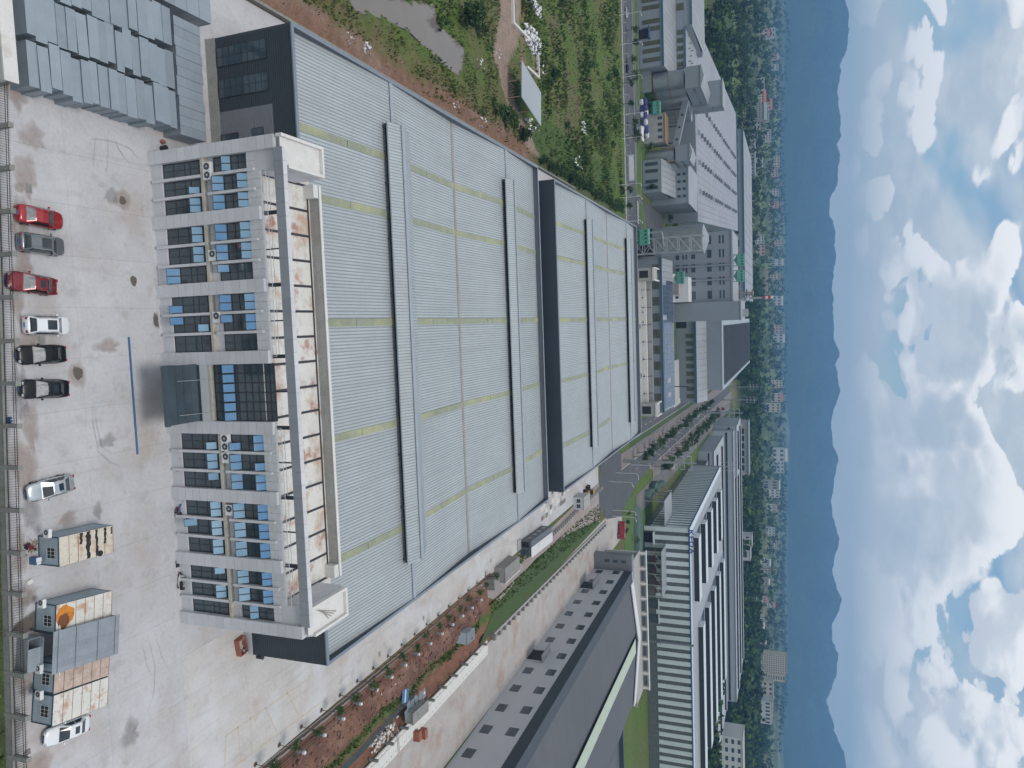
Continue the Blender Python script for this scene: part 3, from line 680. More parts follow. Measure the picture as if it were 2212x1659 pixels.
for bay in range(7):
    xa, xb = piers[bay]+PW, piers[bay+1]
    if bay == 3: continue
    w3 = (xb-xa-.3*2)/3
    for c in range(3):
        x0 = xa+c*(w3+.3); x1 = x0+w3
        lo = {}; 
        if c in lowopen.get(bay, {}): lo[3] = lowopen[bay][c]
        if c in lowbase.get(bay, {}): lo[0] = lowbase[bay][c]
        window(bay, c, x0+.02, x1-.02, GZ0, GZ1, [0, .25, .5, .70, .90, 1.0] if False else [0, .27, .54, .68, .90, 1.0], lo)
        up = {}
        if c in upbot.get(bay, {}): up[0] = upbot[bay][c]
        if c in upmid.get(bay, {}): up[1] = upmid[bay][c]
        if c in uptop.get(bay, {}): up[3] = uptop[bay][c]
        window(bay, c, x0+.02, x1-.02, UZ0, UZ1, [0, .29, .52, .73, 1.0], up)
        if c < 2:
            for z0, z1 in ((.35, 7.2), (8.0, 14.2)):
                f = box('fin', x1+.03, x1+.27, Y0+.12, Y0+.74, z0, z1-.05, 'tile', OFF); n = int((z1-z0)/1.1)
                for k in range(n): box('cladding_panel', x1, x1+.3, Y0+.08, Y0+.12, z0+(z1-z0)*k/n, z0+(z1-z0)*(k+1)/n-.02, 'tile', f)
    # spandrels, ledge and parapet tiles
    box('ledge', xa, xb, Y0+.1, Y0+.74, 7.22, 7.55, 'ledge', OFF)
    box('plinth', xa, xb, Y0+.42, Y0+.74, 0, GZ0-.03, 'tile', OFF)
    for q in range(6):
        a, c = xa+(xb-xa)*q/6, xa+(xb-xa)*(q+1)/6-.025
        box('spandrel_tile', a, c, Y0+.66, Y0+.74, 7.56, 8.05, 'tile', OFF); box('spandrel_tile', a, c, Y0+.66, Y0+.74, 8.07, UZ0-.03, 'tile', OFF)
        box('parapet_tile', a, c, Y0+.40, Y0+.74, UZ1+.03, 13.62, 'tile', OFF); box('parapet_tile', a, c, Y0+.40, Y0+.74, 13.64, 14.18, 'tile', OFF); box('parapet_tile', a, c, Y0+.40, Y0+.74, 14.2, 14.75, 'tile', OFF)
# entrance bay: canopy, curtain wall
xa, xb = piers[3]+PW, piers[4]
box('entrance_wall', xa, xb, Y0+.5, Y0+.74, 0, 6.7, 'glass', OFF)
for q in range(5): box('entrance_mullion', xa+(xb-xa)*q/4-.05, xa+(xb-xa)*q/4+.05, Y0+.42, Y0+.5, 0, 4.6, 'frame', OFF)
box('lintel', xa, xb, Y0+.05, Y0+.74, 5.3, 6.4, 'tile', OFF); box('ledge', xa, xb, Y0+.05, Y0+.74, 6.42, 6.75, 'ledge', OFF)
cw = box('curtain_wall', xa, xb, Y0+.72, Y0+.8, 6.8, 14.9, 'black', OFF)
zr = [6.8, 8.3, 9.65, 10.0, 11.0, 11.9, 12.8, 13.7, 14.3, 14.9]
for q in range(7):
    a = xa+(xb-xa)*q/6; box('mullion', a-.045, a+.045, Y0+.56, Y0+.72, 6.8, 14.9 if q % 6 else 14.2, 'frame', cw)
for z in zr: box('transom', xa, xb, Y0+.6, Y0+.72, z-.04, z+.04, 'frame', cw)
for q in range(6):
    for j in range(len(zr)-1):
        a, c = xa+(xb-xa)*q/6+.05, xa+(xb-xa)*(q+1)/6-.05
        if j == 1: sash(cw, a, c, Y0+.58, zr[2]-.05, zr[2]-zr[1]-.08, R(32))
        else: box('pane', a, c, Y0+.66, Y0+.69, zr[j]+.04, zr[j+1]-.04, 'glass', cw)
cn = box('canopy', xa-.1, xb-.05, 60.3, Y0-.02, 4.7, 5.0, 'canopy', OFF)
for i in range(6):
    for j in range(4):
        box('canopy_panel', xa-.1+(xb-xa+.05)*i/6+.015, xa-.1+(xb-xa+.05)*(i+1)/6-.015, 60.75+4.2*j/4+.015, 60.75+4.2*(j+1)/4-.015, 5.0, 5.05, 'canopy', cn)
box('canopy_edge', xa-.16, xb+.02, 60.2, 60.7, 4.72, 5.12, 'canopy', cn)
for x in (xa+1.6, xb-1.0):
    b = MB(); b.tube((x, 62.0, 5.05), (x+.02, 64.98, 6.25), .035, n=6, m='steel'); b.build('tie_rod', cn)
# roof terrace
tr = box('terrace', XL+1.2, XR-1.2, Y0+.6, Y1+.45, 13.5, 13.62, 'terrace', OFF)
for k in range(17):
    x = XL+3.4+k*(XR-XL-6.8)/16
    b = MB(); b.box(x-.14, x+.14, Y0+.9, Y1-.1, 13.62, 13.66, 'black_joint', Matrix.Translation((0, 0, 0))); b.build('expansion_joint', tr)
box('expansion_joint', XL+3.4, XR-3.4, Y1-.1, Y1+.18, 13.62, 13.665, 'black_joint', tr)
rp = box('rear_parapet', XL+3.4, XR-3.4, Y1+.46, Y1+.76, 12.75, 14.95, 'concrete', OFF); box('coping', XL+3.4, XR-3.4, Y1+.4, Y1+.84, 14.95, 15.06, 'concrete_white', rp)
# terrace railing, one length for each bay
RL = []
for bay in range(7):
    if bay == 3: continue
    xa, xb = piers[bay]+PW-.7, piers[bay+1]+.7
    if bay == 0: xa = piers[0]+3.4
    if bay == 6: xb = piers[7]-1.8
    z0 = 14.76
    rl = box('railing', xa, xb, Y0+.42, Y0+.47, z0+.72, z0+.77, 'white_paint', OFF)
    box('rail', xa, xb, Y0+.42, Y0+.47, z0+.10, z0+.14, 'white_paint', rl); box('rail', xa, xb, Y0+.9, Y0+.95, z0+.7, z0+.74, 'white_paint', rl)
    n = int((xb-xa)/.17); b = MB()
    for k in range(n+1): b.box(xa+(xb-xa)*k/n-.015, xa+(xb-xa)*k/n+.015, Y0+.43, Y0+.46, z0, z0+.72, 'white_paint')
    o = b.build('balusters', rl, kind='stuff')
    box('kerb', xa, xb, Y0+.76, Y0+.95, 13.62, 14.3, 'ledge', OFF)
# rooftop beam frame on steel posts, solid end blocks
bm_ = box('roof_beam', XL+PW, XR-PW, Y0+.05, Y0+.62, 16.95, 18.0, 'tile_dark', OFF)
n = 36
for k in range(n):
    a, c = XL+PW+(XR-XL-2*PW)*k/n, XL+PW+(XR-XL-2*PW)*(k+1)/n-.025
    box('cladding_panel', a, c, Y0, Y0+.05, 16.93, 18.03, 'tile_dark', bm_); box('cladding_panel', a, c, Y0+.0, Y0+.64, 18.03, 18.07, 'tile', bm_)
for bay in range(1, 7):
    x = piers[bay]+PW/2
    box('frame_post', x-.2, x+.2, Y0+.76, Y0+1.0, 13.6, 16.94, 'steel_dark', OFF); 
    box('lamp_box', x-.3, x+.1, Y0+.63, Y0+.9, 17.2, 17.6, 'white_paint', OFF)
    if bay < 6:
        xm = x+3.8; box('frame_post', xm-.07, xm+.07, Y0+.78, Y0+.9, 13.6, 16.94, 'steel_dark', OFF)
for x0, x1, sgn in ((XL, XL+3.4, 1), (XR-3.4, XR, -1)):
    eb = box('end_block', x0+.05, x1-.05, Y0+.8, 72.4, 13.5, 17.55, 'tile', OFF)
    box('block_top', x0+.3, x1-.3, Y0+.3, 72.1, 17.55, 17.6, 'concrete_white', eb)
    for a in ((x0, x0+.32, Y0+.02, 72.45), (x1-.32, x1, Y0+1.05, 72.45), (x0+.33, x1-.33, 72.1, 72.45)): box('parapet_rim', a[0], a[1], a[2], a[3], 17.3, 18.02, 'concrete_white', eb)
    box('side_wall', x0 if sgn > 0 else x1-.3, x0+.3 if sgn > 0 else x1, Y0+.76, 72.42, 0, 17.28, 'tile', OFF)
    for k in range(3):
        for j in range(3): box('cladding_panel', (x1-.05 if sgn > 0 else x0), (x1 if sgn > 0 else x0+.05), Y0+1.0+k*2.3, Y0+3.28+k*2.3, 13.65+j*1.2, 14.82+j*1.2, 'tile', eb)
    box('cladding_panel', x0+PW if sgn > 0 else x0, x1 if sgn > 0 else x1-PW, Y0+.4, Y0+.79, 14.2, 16.93, 'tile', eb)
    xw = x1+.02 if sgn > 0 else x0-1.6
    box('stair_hatch', xw, xw+1.5, 74.4, 75.3, 13.63, 15.0, 'concrete_white', OFF)
b = MB(); 
for k in range(4): b.tube((XR-2.6+k*.25, 67+k*.4, 17.66), (XR-1.2+k*.1, 70.5-k*.5, 17.68), .05, n=5, m='gutter')
o = b.build('scrap_rods'); tag(o, 'rusty scrap bars lying on the right end block of the office roof', 'scrap')
# bricks stacked on the terrace
for (x, y, nm) in ((-15.6, 66.1, 'small stack of red bricks on the left roof terrace'), (-11.1, 65.8, 'orange brick stack behind the terrace railing')):
    t = thing('brick_stack', nm, 'bricks', (x, y, 13.62), group='brick stacks on the terrace')
    for k in range(12):
        i, j = k % 4, k//4; box('brick', x+i*.24-.5, x+i*.24-.27, y+.02*j, y+.5, 13.625+j*.17, 13.785+j*.17, 'brick_red', t)
# air conditioners on the facade ledge
def ac_unit(label, M, two=False, sc=1.0):
    w_ = 1.5 if two else .95
    t = thing('air_conditioner', label, 'air conditioner', M.translation, group='outdoor air conditioning units')
    W_ = WM[t.name]
    bd = box('body', -w_/2*sc, w_/2*sc, -.2*sc, .2*sc, 0, .8*sc, 'white_paint', t, M)
    for cx in ((-.36, .36) if two else (-.12,)):
        b = MB(); b.tube((cx*sc, -.2*sc, .42*sc), (cx*sc, -.215*sc, .42*sc), .30*sc, n=16, m='frame'); b.tube((cx*sc, -.215*sc, .42*sc), (cx*sc, -.23*sc, .42*sc), .08*sc, n=10, m='white_paint')
        for k in range(5): b.tube((cx*sc, -.222*sc, .42*sc), (cx*sc+.29*sc*math.cos(k*1.256), -.222*sc, .42*sc+.29*sc*math.sin(k*1.256)), .012*sc, n=4, m='steel')
        b.build('fan', t, M)
    for z in (-.06,): box('bracket', -w_/2*.8*sc, w_/2*.8*sc, -.16*sc, .2*sc, z, 0, 'steel', t, M)
    return t
for X, lab, tw in ((-17.9, 'double-fan white air conditioner at the top left bay of the office', True), (-8.9, 'white air conditioner with black fan above the second bay ledge', False), (-2.2, 'small white air conditioner on the ledge left of the entrance', False),
                   (11.6, 'double-fan white air conditioner right of the entrance canopy', True), (13.3, 'single-fan white air conditioner beside the double unit', False), (19.2, 'white air conditioner with dark fan in the sixth bay', False)):
    M = TR(X, Y0+.28, 7.62, 0, 1.25); t = ac_unit(lab, M, tw)
    b = MB(); P = [(X+.2, Y0+.62, 7.9), (X+.75, Y0+.6, 7.8), (X+1.0, Y0+.62, 7.2), (X+.9, Y0+.68, 6.9)]
    for p, q in zip(P[:-1], P[1:]): b.tube(p, q, .04, n=5, m='white_paint')
    b.build('hose', t)
# ------------------------------------------------------------------ street-side fence
mk('iron_rust', (.05, .035, .03), .7, .2)
fen = thing('yard_fence', 'black iron railing between concrete posts at the near edge of the yard', 'fence', (0, fence_y(0), 0))
FX = [-23.3, -19.45, -15.7, -11.9, -8.1, -4.25, -.35, 3.45, 7.25, 11.0, 14.85, 18.7, 22.4, 26.1, 29.75, 33.6, 37.4, 41.2]
for i, x in enumerate(FX):
    y = fence_y(x); M = TR(x, y, 0, -.0598)
    p = box('post', -.2, .2, -.2, .2, -.6, 2.15, 'concrete_old', fen, M); box('post_cap', -.24, .24, -.24, .24, 2.15, 2.24, 'concrete_old', p, M)
    if i < len(FX)-1:
        x2 = FX[i+1]; L_ = (x2-x)/math.cos(.0598)
        box('base_wall', .2, L_-.2, -.14, .14, -.7, .35, 'concrete_old', fen, M); box('wall_coping', .2, L_-.2, -.2, .2, .352, .42, 'concrete_old', fen, M)
        for z in (.55, 1.55, 1.85): box('rail', .2, L_-.2, -.02, .02, z-.02, z+.02, 'iron_rust' if i > 11 else 'black_iron', fen, M)
        b = MB(); n = int((L_-.4)/.145)
        for k in range(1, n): u = .2+(L_-.4)*k/n; b.box(u-.011, u+.011, -.012, .012, .42, 2.08, 'black_iron')
        b.build('railing_bars', fen, M, kind='stuff')
# low white block at the near left end of the fence
t = thing('gatehouse_roof', 'white plastered flat block at the left end of the street fence', 'block', (-28, 47.8, 0))
box('wall', -34, -23.2, 47.25, 48.3, 0, 2.8, 'concrete_white', t); box('roof_slab', -34.1, -23.0, 47.1, 48.42, 2.8, 3.02, 'concrete_white', t)
# ------------------------------------------------------------------ grey steel boxes stacked in rows
gx_m = {}
def grey_box(x0, x1, y0, y1, h, label, rz=0):
    w_, d_ = x1-x0, y1-y0; key = (round(w_, 2), round(d_, 2), round(h, 2))
    if key not in gx_m:
        b = MB(); e = .06
        b.box(-w_/2+.04, w_/2-.04, -d_/2+.04, d_/2-.04, 0, h-.05, 'grey_box'); b.box(-w_/2, w_/2, -d_/2, d_/2, h-.05, h, 'grey_box')
        for sx_ in (-1, 1):
            for sy_ in (-1, 1): b.box(sx_*w_/2-(e if sx_ > 0 else 0), sx_*w_/2+(0 if sx_ > 0 else e), sy_*d_/2-(e if sy_ > 0 else 0), sy_*d_/2+(0 if sy_ > 0 else e), 0, h-.05, 'grey_box')
        gx_m[key] = b.mesh('steel_box')
    o = inst('steel_box', gx_m[key], TR((x0+x1)/2, (y0+y1)/2, 0, rz)); tag(o, label, 'steel box', 'grey steel boxes stored in the yard'); return o
rb = random.Random(3)
rows = (('row nearest the parked cars', -27.5, -23.45, 49.75, 67.2, 16), ('middle row', -31.85, -27.85, 49.85, 67.3, 16), ('third row from the cars', -36.25, -32.25, 50.0, 67.2, 15))
for nm, x0, x1, ya, yb, n in rows:
    wds = [1+rb.uniform(-.14, .14) for _ in range(n)]; gaps = [rb.choice((.005, .005, .01, .02, .09)) for _ in range(n)]
    tot = sum(wds); sc = (yb-ya-sum(gaps))/tot; y = ya
    for i in range(n):
        d_ = round(wds[i]*sc/.09)*.09; off = rb.uniform(-.34, .34)
        grey_box(x0+off, x1+off, y, y+d_, 2.6+rb.choice((0, .05, .09, -.06)), 'grey sheet-steel box, %s from the street in the %s' % (nth(i), nm), rb.uniform(-.03, .03) if gaps[i] > .05 else 0)
        y += d_+gaps[i]
for i in range(12):
    a = -36.0+i*1.09; off = rb.uniform(-.08, .08)
    grey_box(a, a+1.06, 67.55+off, 71.5+off, 2.6+rb.choice((0, .03)), 'grey sheet-steel box, %s from the left in the cross row by the hall' % nth(i))
for i in range(6):
    a = 62.2+i*1.9; grey_box(-41.2+rb.uniform(-.2, .2), -37.1, a, a+1.85, 2.6, 'grey sheet-steel box, %s from the street in the outermost left row' % nth(i))
# ------------------------------------------------------------------ cars
mk('tyre_rubber', (.015, .015, .016), .85); mk('rim', (.35, .36, .38), .3, .8); mk('car_glass', (.02, .026, .03), .05, 0, fine=0, var=0, spec=.8)
mk('pale_screen', (.15, .155, .16), .4, .2, var=.3, scale=4); mk('lamp_red', (.28, .015, .015), .25); mk('lamp_clear', (.5, .5, .5), .15, .3); mk('plate_blue', (.06, .12, .38), .4); mk('trim', (.02, .02, .022), .5)  # mottled silver-grey tone for some windshields and rear windows
def paint(key, col, rough=.22, metal=.25): MT[key] = mat(key, col, rough, metal, var=.02, fine=0, spec=.6); MT[key].node_tree.nodes['Principled BSDF'].inputs['Coat Weight'].default_value = .6
paint('car_red', (.33, .018, .022)); paint('car_maroon', (.19, .008, .012)); paint('car_grey', (.20, .215, .22), .25, .6); paint('car_white', (.72, .73, .74), .25, 0); paint('car_black', (.008, .009, .010), .3, 0); MT['car_black'].node_tree.nodes['Principled BSDF'].inputs['Coat Weight'].default_value = .1; MT['car_black'].node_tree.nodes['Principled BSDF'].inputs['Specular IOR Level'].default_value = .3; paint('car_silver', (.52, .54, .56), .25, .6)
SED = dict(st=[(-2.36, .50, .62, .42), (-2.30, .70, .90, .32), (-2.1, .82, 1.02, .26), (-1.6, .87, 1.04, .24), (-.8, .90, 1.0, .23), (0, .905, .97, .23), (.8, .90, .95, .23), (1.3, .88, .90, .23), (1.8, .84, .82, .24), (2.1, .76, .74, .27), (2.28, .62, .66, .32), (2.36, .44, .56, .40)],
           rb=-1.78, rt=-.98, wb=1.12, wt=.22, zt=1.46, hb=.80, ht=.60, zb=.97)
SUV = dict(st=[(-2.32, .56, .72, .45), (-2.27, .76, 1.08, .34), (-2.1, .85, 1.14, .28), (-1.5, .90, 1.12, .26), (-.6, .92, 1.08, .26), (.3, .92, 1.06, .26), (1.0, .91, 1.04, .26), (1.5, .89, .99, .26), (1.9, .84, .92, .28), (2.15, .76, .82, .31), (2.28, .62, .70, .36), (2.33, .46, .6, .44)],
           rb=-2.14, rt=-1.72, wb=1.18, wt=.42, zt=1.68, hb=.84, ht=.66, zb=1.06)
_carm = {}
def car_meshes(kind, pm):
    k = (id(kind), pm)
    if k in _carm: return _carm[k]
    b = MB(); rings = []
    for (y, hw, zt, zb) in kind['st']:
        half = [(hw*.80, zb), (hw*.97, zb+.12), (hw, zb+(zt-zb)*.5), (hw*.985, zt-.16), (hw*.93, zt-.05), (hw*.80, zt), (hw*.4, zt+.025), (0, zt+.03)]
        ring = [(x, y, z) for x, z in half]+[(-x, y, z) for x, z in reversed(half[:-1])]
        rings.append(ring)
    n = len(rings[0]); base = len(b.v)
    for r_ in rings: b.v += r_
    b._m(pm)
    for i in range(len(rings)-1):
        for j in range(n): b.f.append((base+i*n+j, base+i*n+(j+1) % n, base+(i+1)*n+(j+1) % n, base+(i+1)*n+j)); b.mi.append(0)
    b.f.append(tuple(base+j for j in reversed(range(n)))); b.mi.append(0); b.f.append(tuple(base+(len(rings)-1)*n+j for j in range(n))); b.mi.append(0)
    b.f = [tuple(reversed(f)) for f in b.f]
    body = b.mesh('body', True)
    K = kind; g = MB()
    cols = [(K['rb'], K['hb']*.93, K['zb']), (K['rt'], K['ht']*.97, K['zt']-.05), ((K['rt']+K['wt'])/2, K['ht'], K['zt']), (K['wt'], K['ht']*.97, K['zt']-.05), (K['wb'], K['hb'], K['zb']-.03)]
    P = lambda i, f: (cols[i][1]*f, cols[i][0], cols[i][2])
    for i in range(4):          # roof / glass slopes as crowned strips
        for f0, f1 in ((-1, -.5), (-.5, .5), (.5, 1)):
            up = lambda i_, f: (cols[i_][1]*f, cols[i_][0], cols[i_][2]+(.035 if abs(f) < .9 and i_ in (1, 2, 3) else 0))
            g.poly([up(i, f0), up(i, f1), up(i+1, f1), up(i+1, f0)][::-1], pm)
    for s_ in (-1, 1):
        top = [(s_*c[1], c[0], c[2]) for c in cols]; bot = [(s_*K['hb'], K['rb'], K['zb']-.1), (s_*(K['hb']+.04), K['rt'], K['zb']-.1), (s_*(K['hb']+.05), (K['rt']+K['wt'])/2, K['zb']-.1), (s_*(K['hb']+.04), K['wt'], K['zb']-.1), (s_*K['hb'], K['wb'], K['zb']-.1)]
        for i in range(4):
            q = [bot[i], bot[i+1], top[i+1], top[i]]; g.poly(q if s_ > 0 else q[::-1], pm)
    cab = g.mesh('cabin', False)
    def quad(pts, m, nm): bb = MB(); bb.poly(pts, m); return bb.mesh(nm)
    def lerp(a, c, t_): return tuple(a[i]+(c[i]-a[i])*t_ for i in range(3))
    ws = MB(); A, B_ = cols[4], cols[3]
    def slope(Ain, Bin, m, lo, hi, f=.9, off=.012):
        yy = lambda t_: Ain[0]+(Bin[0]-Ain[0])*t_; ww = lambda t_: (Ain[1]+(Bin[1]-Ain[1])*t_)*f; z_ = lambda t_, fx: Ain[2]+(Bin[2]-Ain[2])*t_+off+(.035*t_ if fx < .6 else 0)
        m2 = MB()
        for f0, f1 in ((-1, -.5), (-.5, .5), (.5, 1)):
            q = [(ww(lo)*f0, yy(lo), z_(lo, abs(f0))), (ww(lo)*f1, yy(lo), z_(lo, abs(f1))), (ww(hi)*f1, yy(hi), z_(hi, abs(f1))), (ww(hi)*f0, yy(hi), z_(hi, abs(f0)))]
            d = Vector((0, (Bin[2]-Ain[2]), -(Bin[0]-Ain[0]))); d = d.normalized()*off
            if d.z < 0: d = -d
            q = [tuple(Vector(p)+d) for p in q]
            m2.poly(q, m)
        return m2
    wsm = slope(cols[4], cols[3], 'car_glass', .05, .93).mesh('windshield'); rwm = slope(cols[0], cols[1], 'car_glass', .12, .92).mesh('rear_window')
    wss = slope(cols[4], cols[3], 'pale_screen', .05, .93).mesh('windshield'); rws = slope(cols[0], cols[1], 'pale_screen', .12, .92).mesh('rear_window')
    sides = []
    for s_ in (-1, 1):
        K2 = [(K['rb']+.35, K['rt']+.05, -.35, -.35), (-.25, -.25, K['wb']-.45, K['wt']-.03)]
        for (yb0, yt0, yb1, yt1) in ((K['rb']+.42, K['rt']+.10, -.42, -.42), (-.34, -.34, K['wb']-.38, K['wt']-.04)):
            z0, z1 = K['zb']+.02, K['zt']-.13; h0 = K['hb']+.03; h1 = K['ht']+.065
            q = [(s_*(h0+.005), yb0, z0), (s_*(h0+.005), yb1, z0), (s_*h1, yt1, z1), (s_*h1, yt0, z1)]
            q = [(p[0]*1.012, p[1], p[2]) for p in q]
            sides.append(quad(q if s_ > 0 else q[::-1], 'car_glass', 'side_window'))
    _carm[k] = (body, cab, wsm, rwm, wss, rws, sides); return _carm[k]
_wh = []
def wheel_mesh():
    if not _wh:
        b = MB(); b.tube((-.11, 0, 0), (.11, 0, 0), .33, n=18, m='tyre_rubber'); _wh.append(b.mesh('tyre'))
        b = MB(); b.tube((-.115, 0, 0), (.115, 0, 0), .21, n=14, m='rim'); _wh.append(b.mesh('rim'))
    return _wh
def car(label, x, y, rz, kind, pm, sunroof=None, shade=None, sc=1.0, cat='car', group='cars parked along the street fence'):
    body, cab, wsm, rwm, wss, rws, sides = car_meshes(kind, pm)
    t = thing('parked_car', label, cat, (x, y, 0), rz, group); M = TR(x, y, 0, rz, sc)
    bd = inst('body', body, M, t); inst('cabin', cab, M, t)
    inst('windshield', wss if shade == 'front' else wsm, M, t); inst('rear_window', rws if shade == 'rear' else rwm, M, t)
    for s_ in sides: inst('side_window', s_, M, t)
    K = kind; tm, rm = wheel_mesh()
    for sx_ in (-.80, .80):
        for wy in (-1.38, 1.38):
            wm = inst('wheel', tm, M @ TR(sx_, wy, .33), t); inst('rim', rm, M @ TR(sx_, wy, .33), wm)
    b0, b1 = K['st'][1], K['st'][-3]
    for s_ in (-1, 1):
        bb = MB(); bb.box(s_*.5, s_*.74, -2.335, -2.1, K['st'][2][2]-.28, K['st'][2][2]-.06, 'lamp_red'); bb.build('tail_light', t, M)
        bb = MB(); bb.box(s_*.42, s_*.68, 2.0, 2.30, K['st'][-3][2]-.16, K['st'][-3][2]-.02, 'lamp_clear'); bb.build('headlight', t, M)
        bb = MB(); bb.box(s_*.90, s_*1.06, K['wb']-.62, K['wb']-.48, K['zb']-.02, K['zb']+.13, pm); bb.build('mirror', t, M)
    bb = MB(); bb.box(-.24, .24, -2.375, -2.33, .68, .80, 'plate_blue'); bb.build('number_plate', t, M)
    bb = MB(); bb.box(-.36, .36, 2.30, 2.365, .42, .60, 'trim'); bb.build('grille', t, M)
    bb = MB(); bb.box(-.22, .22, 2.366, 2.38, .34, .45, 'plate_blue'); bb.build('number_plate', t, M)
    if sunroof:
        a, c, hw = sunroof; bb = MB(); bb.box(-hw, hw, a, c, K['zt']+.03, K['zt']+.045, 'car_glass'); bb.build('sunroof', t, M)
    if kind is SUV:
        for s_ in (-1, 1): bb = MB(); bb.tube((s_*.60, K['rt']+.1, K['zt']+.02), (s_*.60, K['wt']-.1, K['zt']+.02), .02, n=5, m='steel'); bb.build('roof_rail', t, M)
    return t
def carpos(X0, Y0_, X1, Y1_): a, c = G(X0, Y0_, .5), G(X1, Y1_, .5); m_ = (a+c)/2; return m_.x, m_.y, -math.atan2(c.x-a.x, c.y-a.y)
x, y, r_ = carpos(38, 460, 130, 479); car('bright red sedan leftmost in the row, rear towards the fence', x, y, r_, SED, 'car_red', shade='rear')
x, y, r_ = carpos(38, 521, 135, 535); car('grey SUV with silver roof and glass sunroof beside the bright red sedan', x, y, r_, SUV, 'car_grey', (-.75, .22, .45))
x, y, r_ = carpos(14, 604, 117, 621); car('dark red sedan with sunroof, nose towards the fence', x, y, r_+math.pi, SED, 'car_maroon', (-.72, -.25, .34), 'front')
x, y, r_ = carpos(51, 702, 146, 704); car('white SUV with a black panoramic roof window', x, y, r_, SUV, 'car_white', (-.75, .2, .45))
x, y, r_ = carpos(34, 768, 139, 764); car('black sedan beside the white SUV, nose towards the fence', x, y, r_+math.pi, SED, 'car_black', None, 'front')
x, y, r_ = carpos(37, 841, 149, 839); car('black sedan rightmost of the two black cars', x, y, r_+math.pi, SED, 'car_black', (-.75, -.2, .4), 'front')
x, y, r_ = carpos(58, 1067, 153, 1041); car('silver sedan parked alone at a slant between black car and cabins', x, y, r_+math.pi, SED, 'car_silver', (-.72, -.25, .34))
x, y, r_ = carpos(94, 1597, 188, 1559); car('white sedan parked beside the rightmost cabin', x, y, r_+math.pi, SED, 'car_white', (-.72, -.25, .34))
# ------------------------------------------------------------------ site cabins
mk('cabin_wall', (.33, .40, .45), .5, .1, var=.08, stain=[((.3, .26, .2), 1.2, .58, .75, .5)]); mk('cabin_edge', (.035, .085, .12), .5, .2, stain=[((.2, .1, .05), 2, .58, .75, .6)])
mk('roof_tar', (.58, .52, .43), .75, .0, var=.08, scale=1.2, stain=[((.42, .24, .12), .9, .50, .66, .7), ((.30, .22, .16), 2.5, .55, .68, .6)]); mk('tar', (.012, .012, .013), .6, stain=[((.4, .36, .3), 3., .62, .7, .6)])
mk('roof_rust', (.62, .60, .55), .75, var=.08, scale=1.2, stain=[((.42, .22, .10), .7, .53, .66, .8), ((.34, .24, .17), 2.4, .54, .68, .6)])
mk('roof_brown', (.46, .36, .30), .8, var=.15, scale=1.4, stain=[((.24, .14, .10), 1.1, .5, .7, .7)], streak=((.6, .5, .45), (6, .5, 1), .55, .7, .5))
mk('orange_rust', (.55, .20, .02), .8, stain=[((.30, .11, .03), 1.0, .5, .62, .9)]); mk('dark_rust', (.16, .055, .018), .7)
mk('corrugated', (.42, .45, .48), .45, .4, var=.08, orand=.07); mk('pallet', (.30, .22, .14), .85)
def cabin(label, x, y, rz, L_, W_, rm, extra=None):
    t = thing('site_cabin', label, 'cabin', (x, y, 0), rz, 'portable site cabins'); M = TR(x, y, 0, rz)
    wl = box('wall', .04, W_-.04, .04, L_-.04, .12, 2.7, 'cabin_wall', t, M)
    for a in (0, W_-.12):
        for c in (0, L_-.12): box('corner_post', a, a+.12, c, c+.12, 0, 2.74, 'cabin_edge', t, M)
    for (a0, a1, c0, c1) in ((.12, W_-.12, 0, .1), (.12, W_-.12, L_-.1, L_), (0, .1, .12, L_-.12), (W_-.1, W_, .12, L_-.12)):
        box('bottom_rail', a0, a1, c0, c1, 0, .14, 'cabin_edge', t, M); box('top_rail', a0, a1, c0, c1, 2.62, 2.74, 'cabin_edge', t, M)
    for k in range(6):
        box('side_panel', .005, .04, .14+(L_-.28)*k/6, .14+(L_-.28)*(k+1)/6-.02, .15, 2.6, 'cabin_wall', wl, M); box('side_panel', W_-.04, W_-.005, .14+(L_-.28)*k/6, .14+(L_-.28)*(k+1)/6-.02, .15, 2.6, 'cabin_wall', wl, M)
    rf = box('roof', .02, W_-.02, .02, L_-.02, 2.745, 2.77, rm, t, M)
    for k in range(6):
        y0, y1 = .03+(L_-.06)*k/6, .03+(L_-.06)*(k+1)/6
        box('roof_panel', .05, W_-.05, y0+.02, y1-.02, 2.77, 2.785, rm, rf, M); box('roof_seam', .05, W_-.05, y1-.02, y1+.02, 2.77, 2.80, 'dark_rust', rf, M)
    wd = box('window', W_*.38, W_*.74, -.005, .03, 1.25, 2.2, 'black', t, M)
    for k in range(4): box('window_bar', W_*.38+.36*W_*k/3-.012, W_*.38+.36*W_*k/3+.012, -.03, -.006, 1.2, 2.25, 'white_paint', wd, M)
    for k in range(3): box('window_bar', W_*.36, W_*.76, -.045, -.031, 1.2+.5*k, 1.225+.5*k, 'white_paint', wd, M)
    if extra: extra(rf, M)
    return t
def tarred(rf, M):
    q = random.Random(5)
    for (yc, x0, x1, wd) in ((2.3, 0, 1.2, .22), (3.05, 0, 2.75, .34), (4.0, 0, 2.7, .2), (4.95, 0, 1.7, .2), (5.7, .1, .9, .12)):
        b = MB(); n = 12; L1 = []; L2 = []
        for i in range(n+1):
            u = x0+.06+(x1-x0-.12)*i/n; L1.append((u, yc-wd*(.35+.6*q.random()), 2.803)); L2.append((u, yc+wd*(.35+.6*q.random()), 2.803))
        for i in range(n): b.poly([L1[i], L1[i+1], L2[i+1], L2[i]], 'tar')
        b.build('tar_patch', rf, M)
    b = MB(); b.poly([(2.5+.3*math.cos(a*.6), 4.35+.35*math.sin(a*.6), 2.804) for a in range(10)], 'tar'); b.build('tar_patch', rf, M)
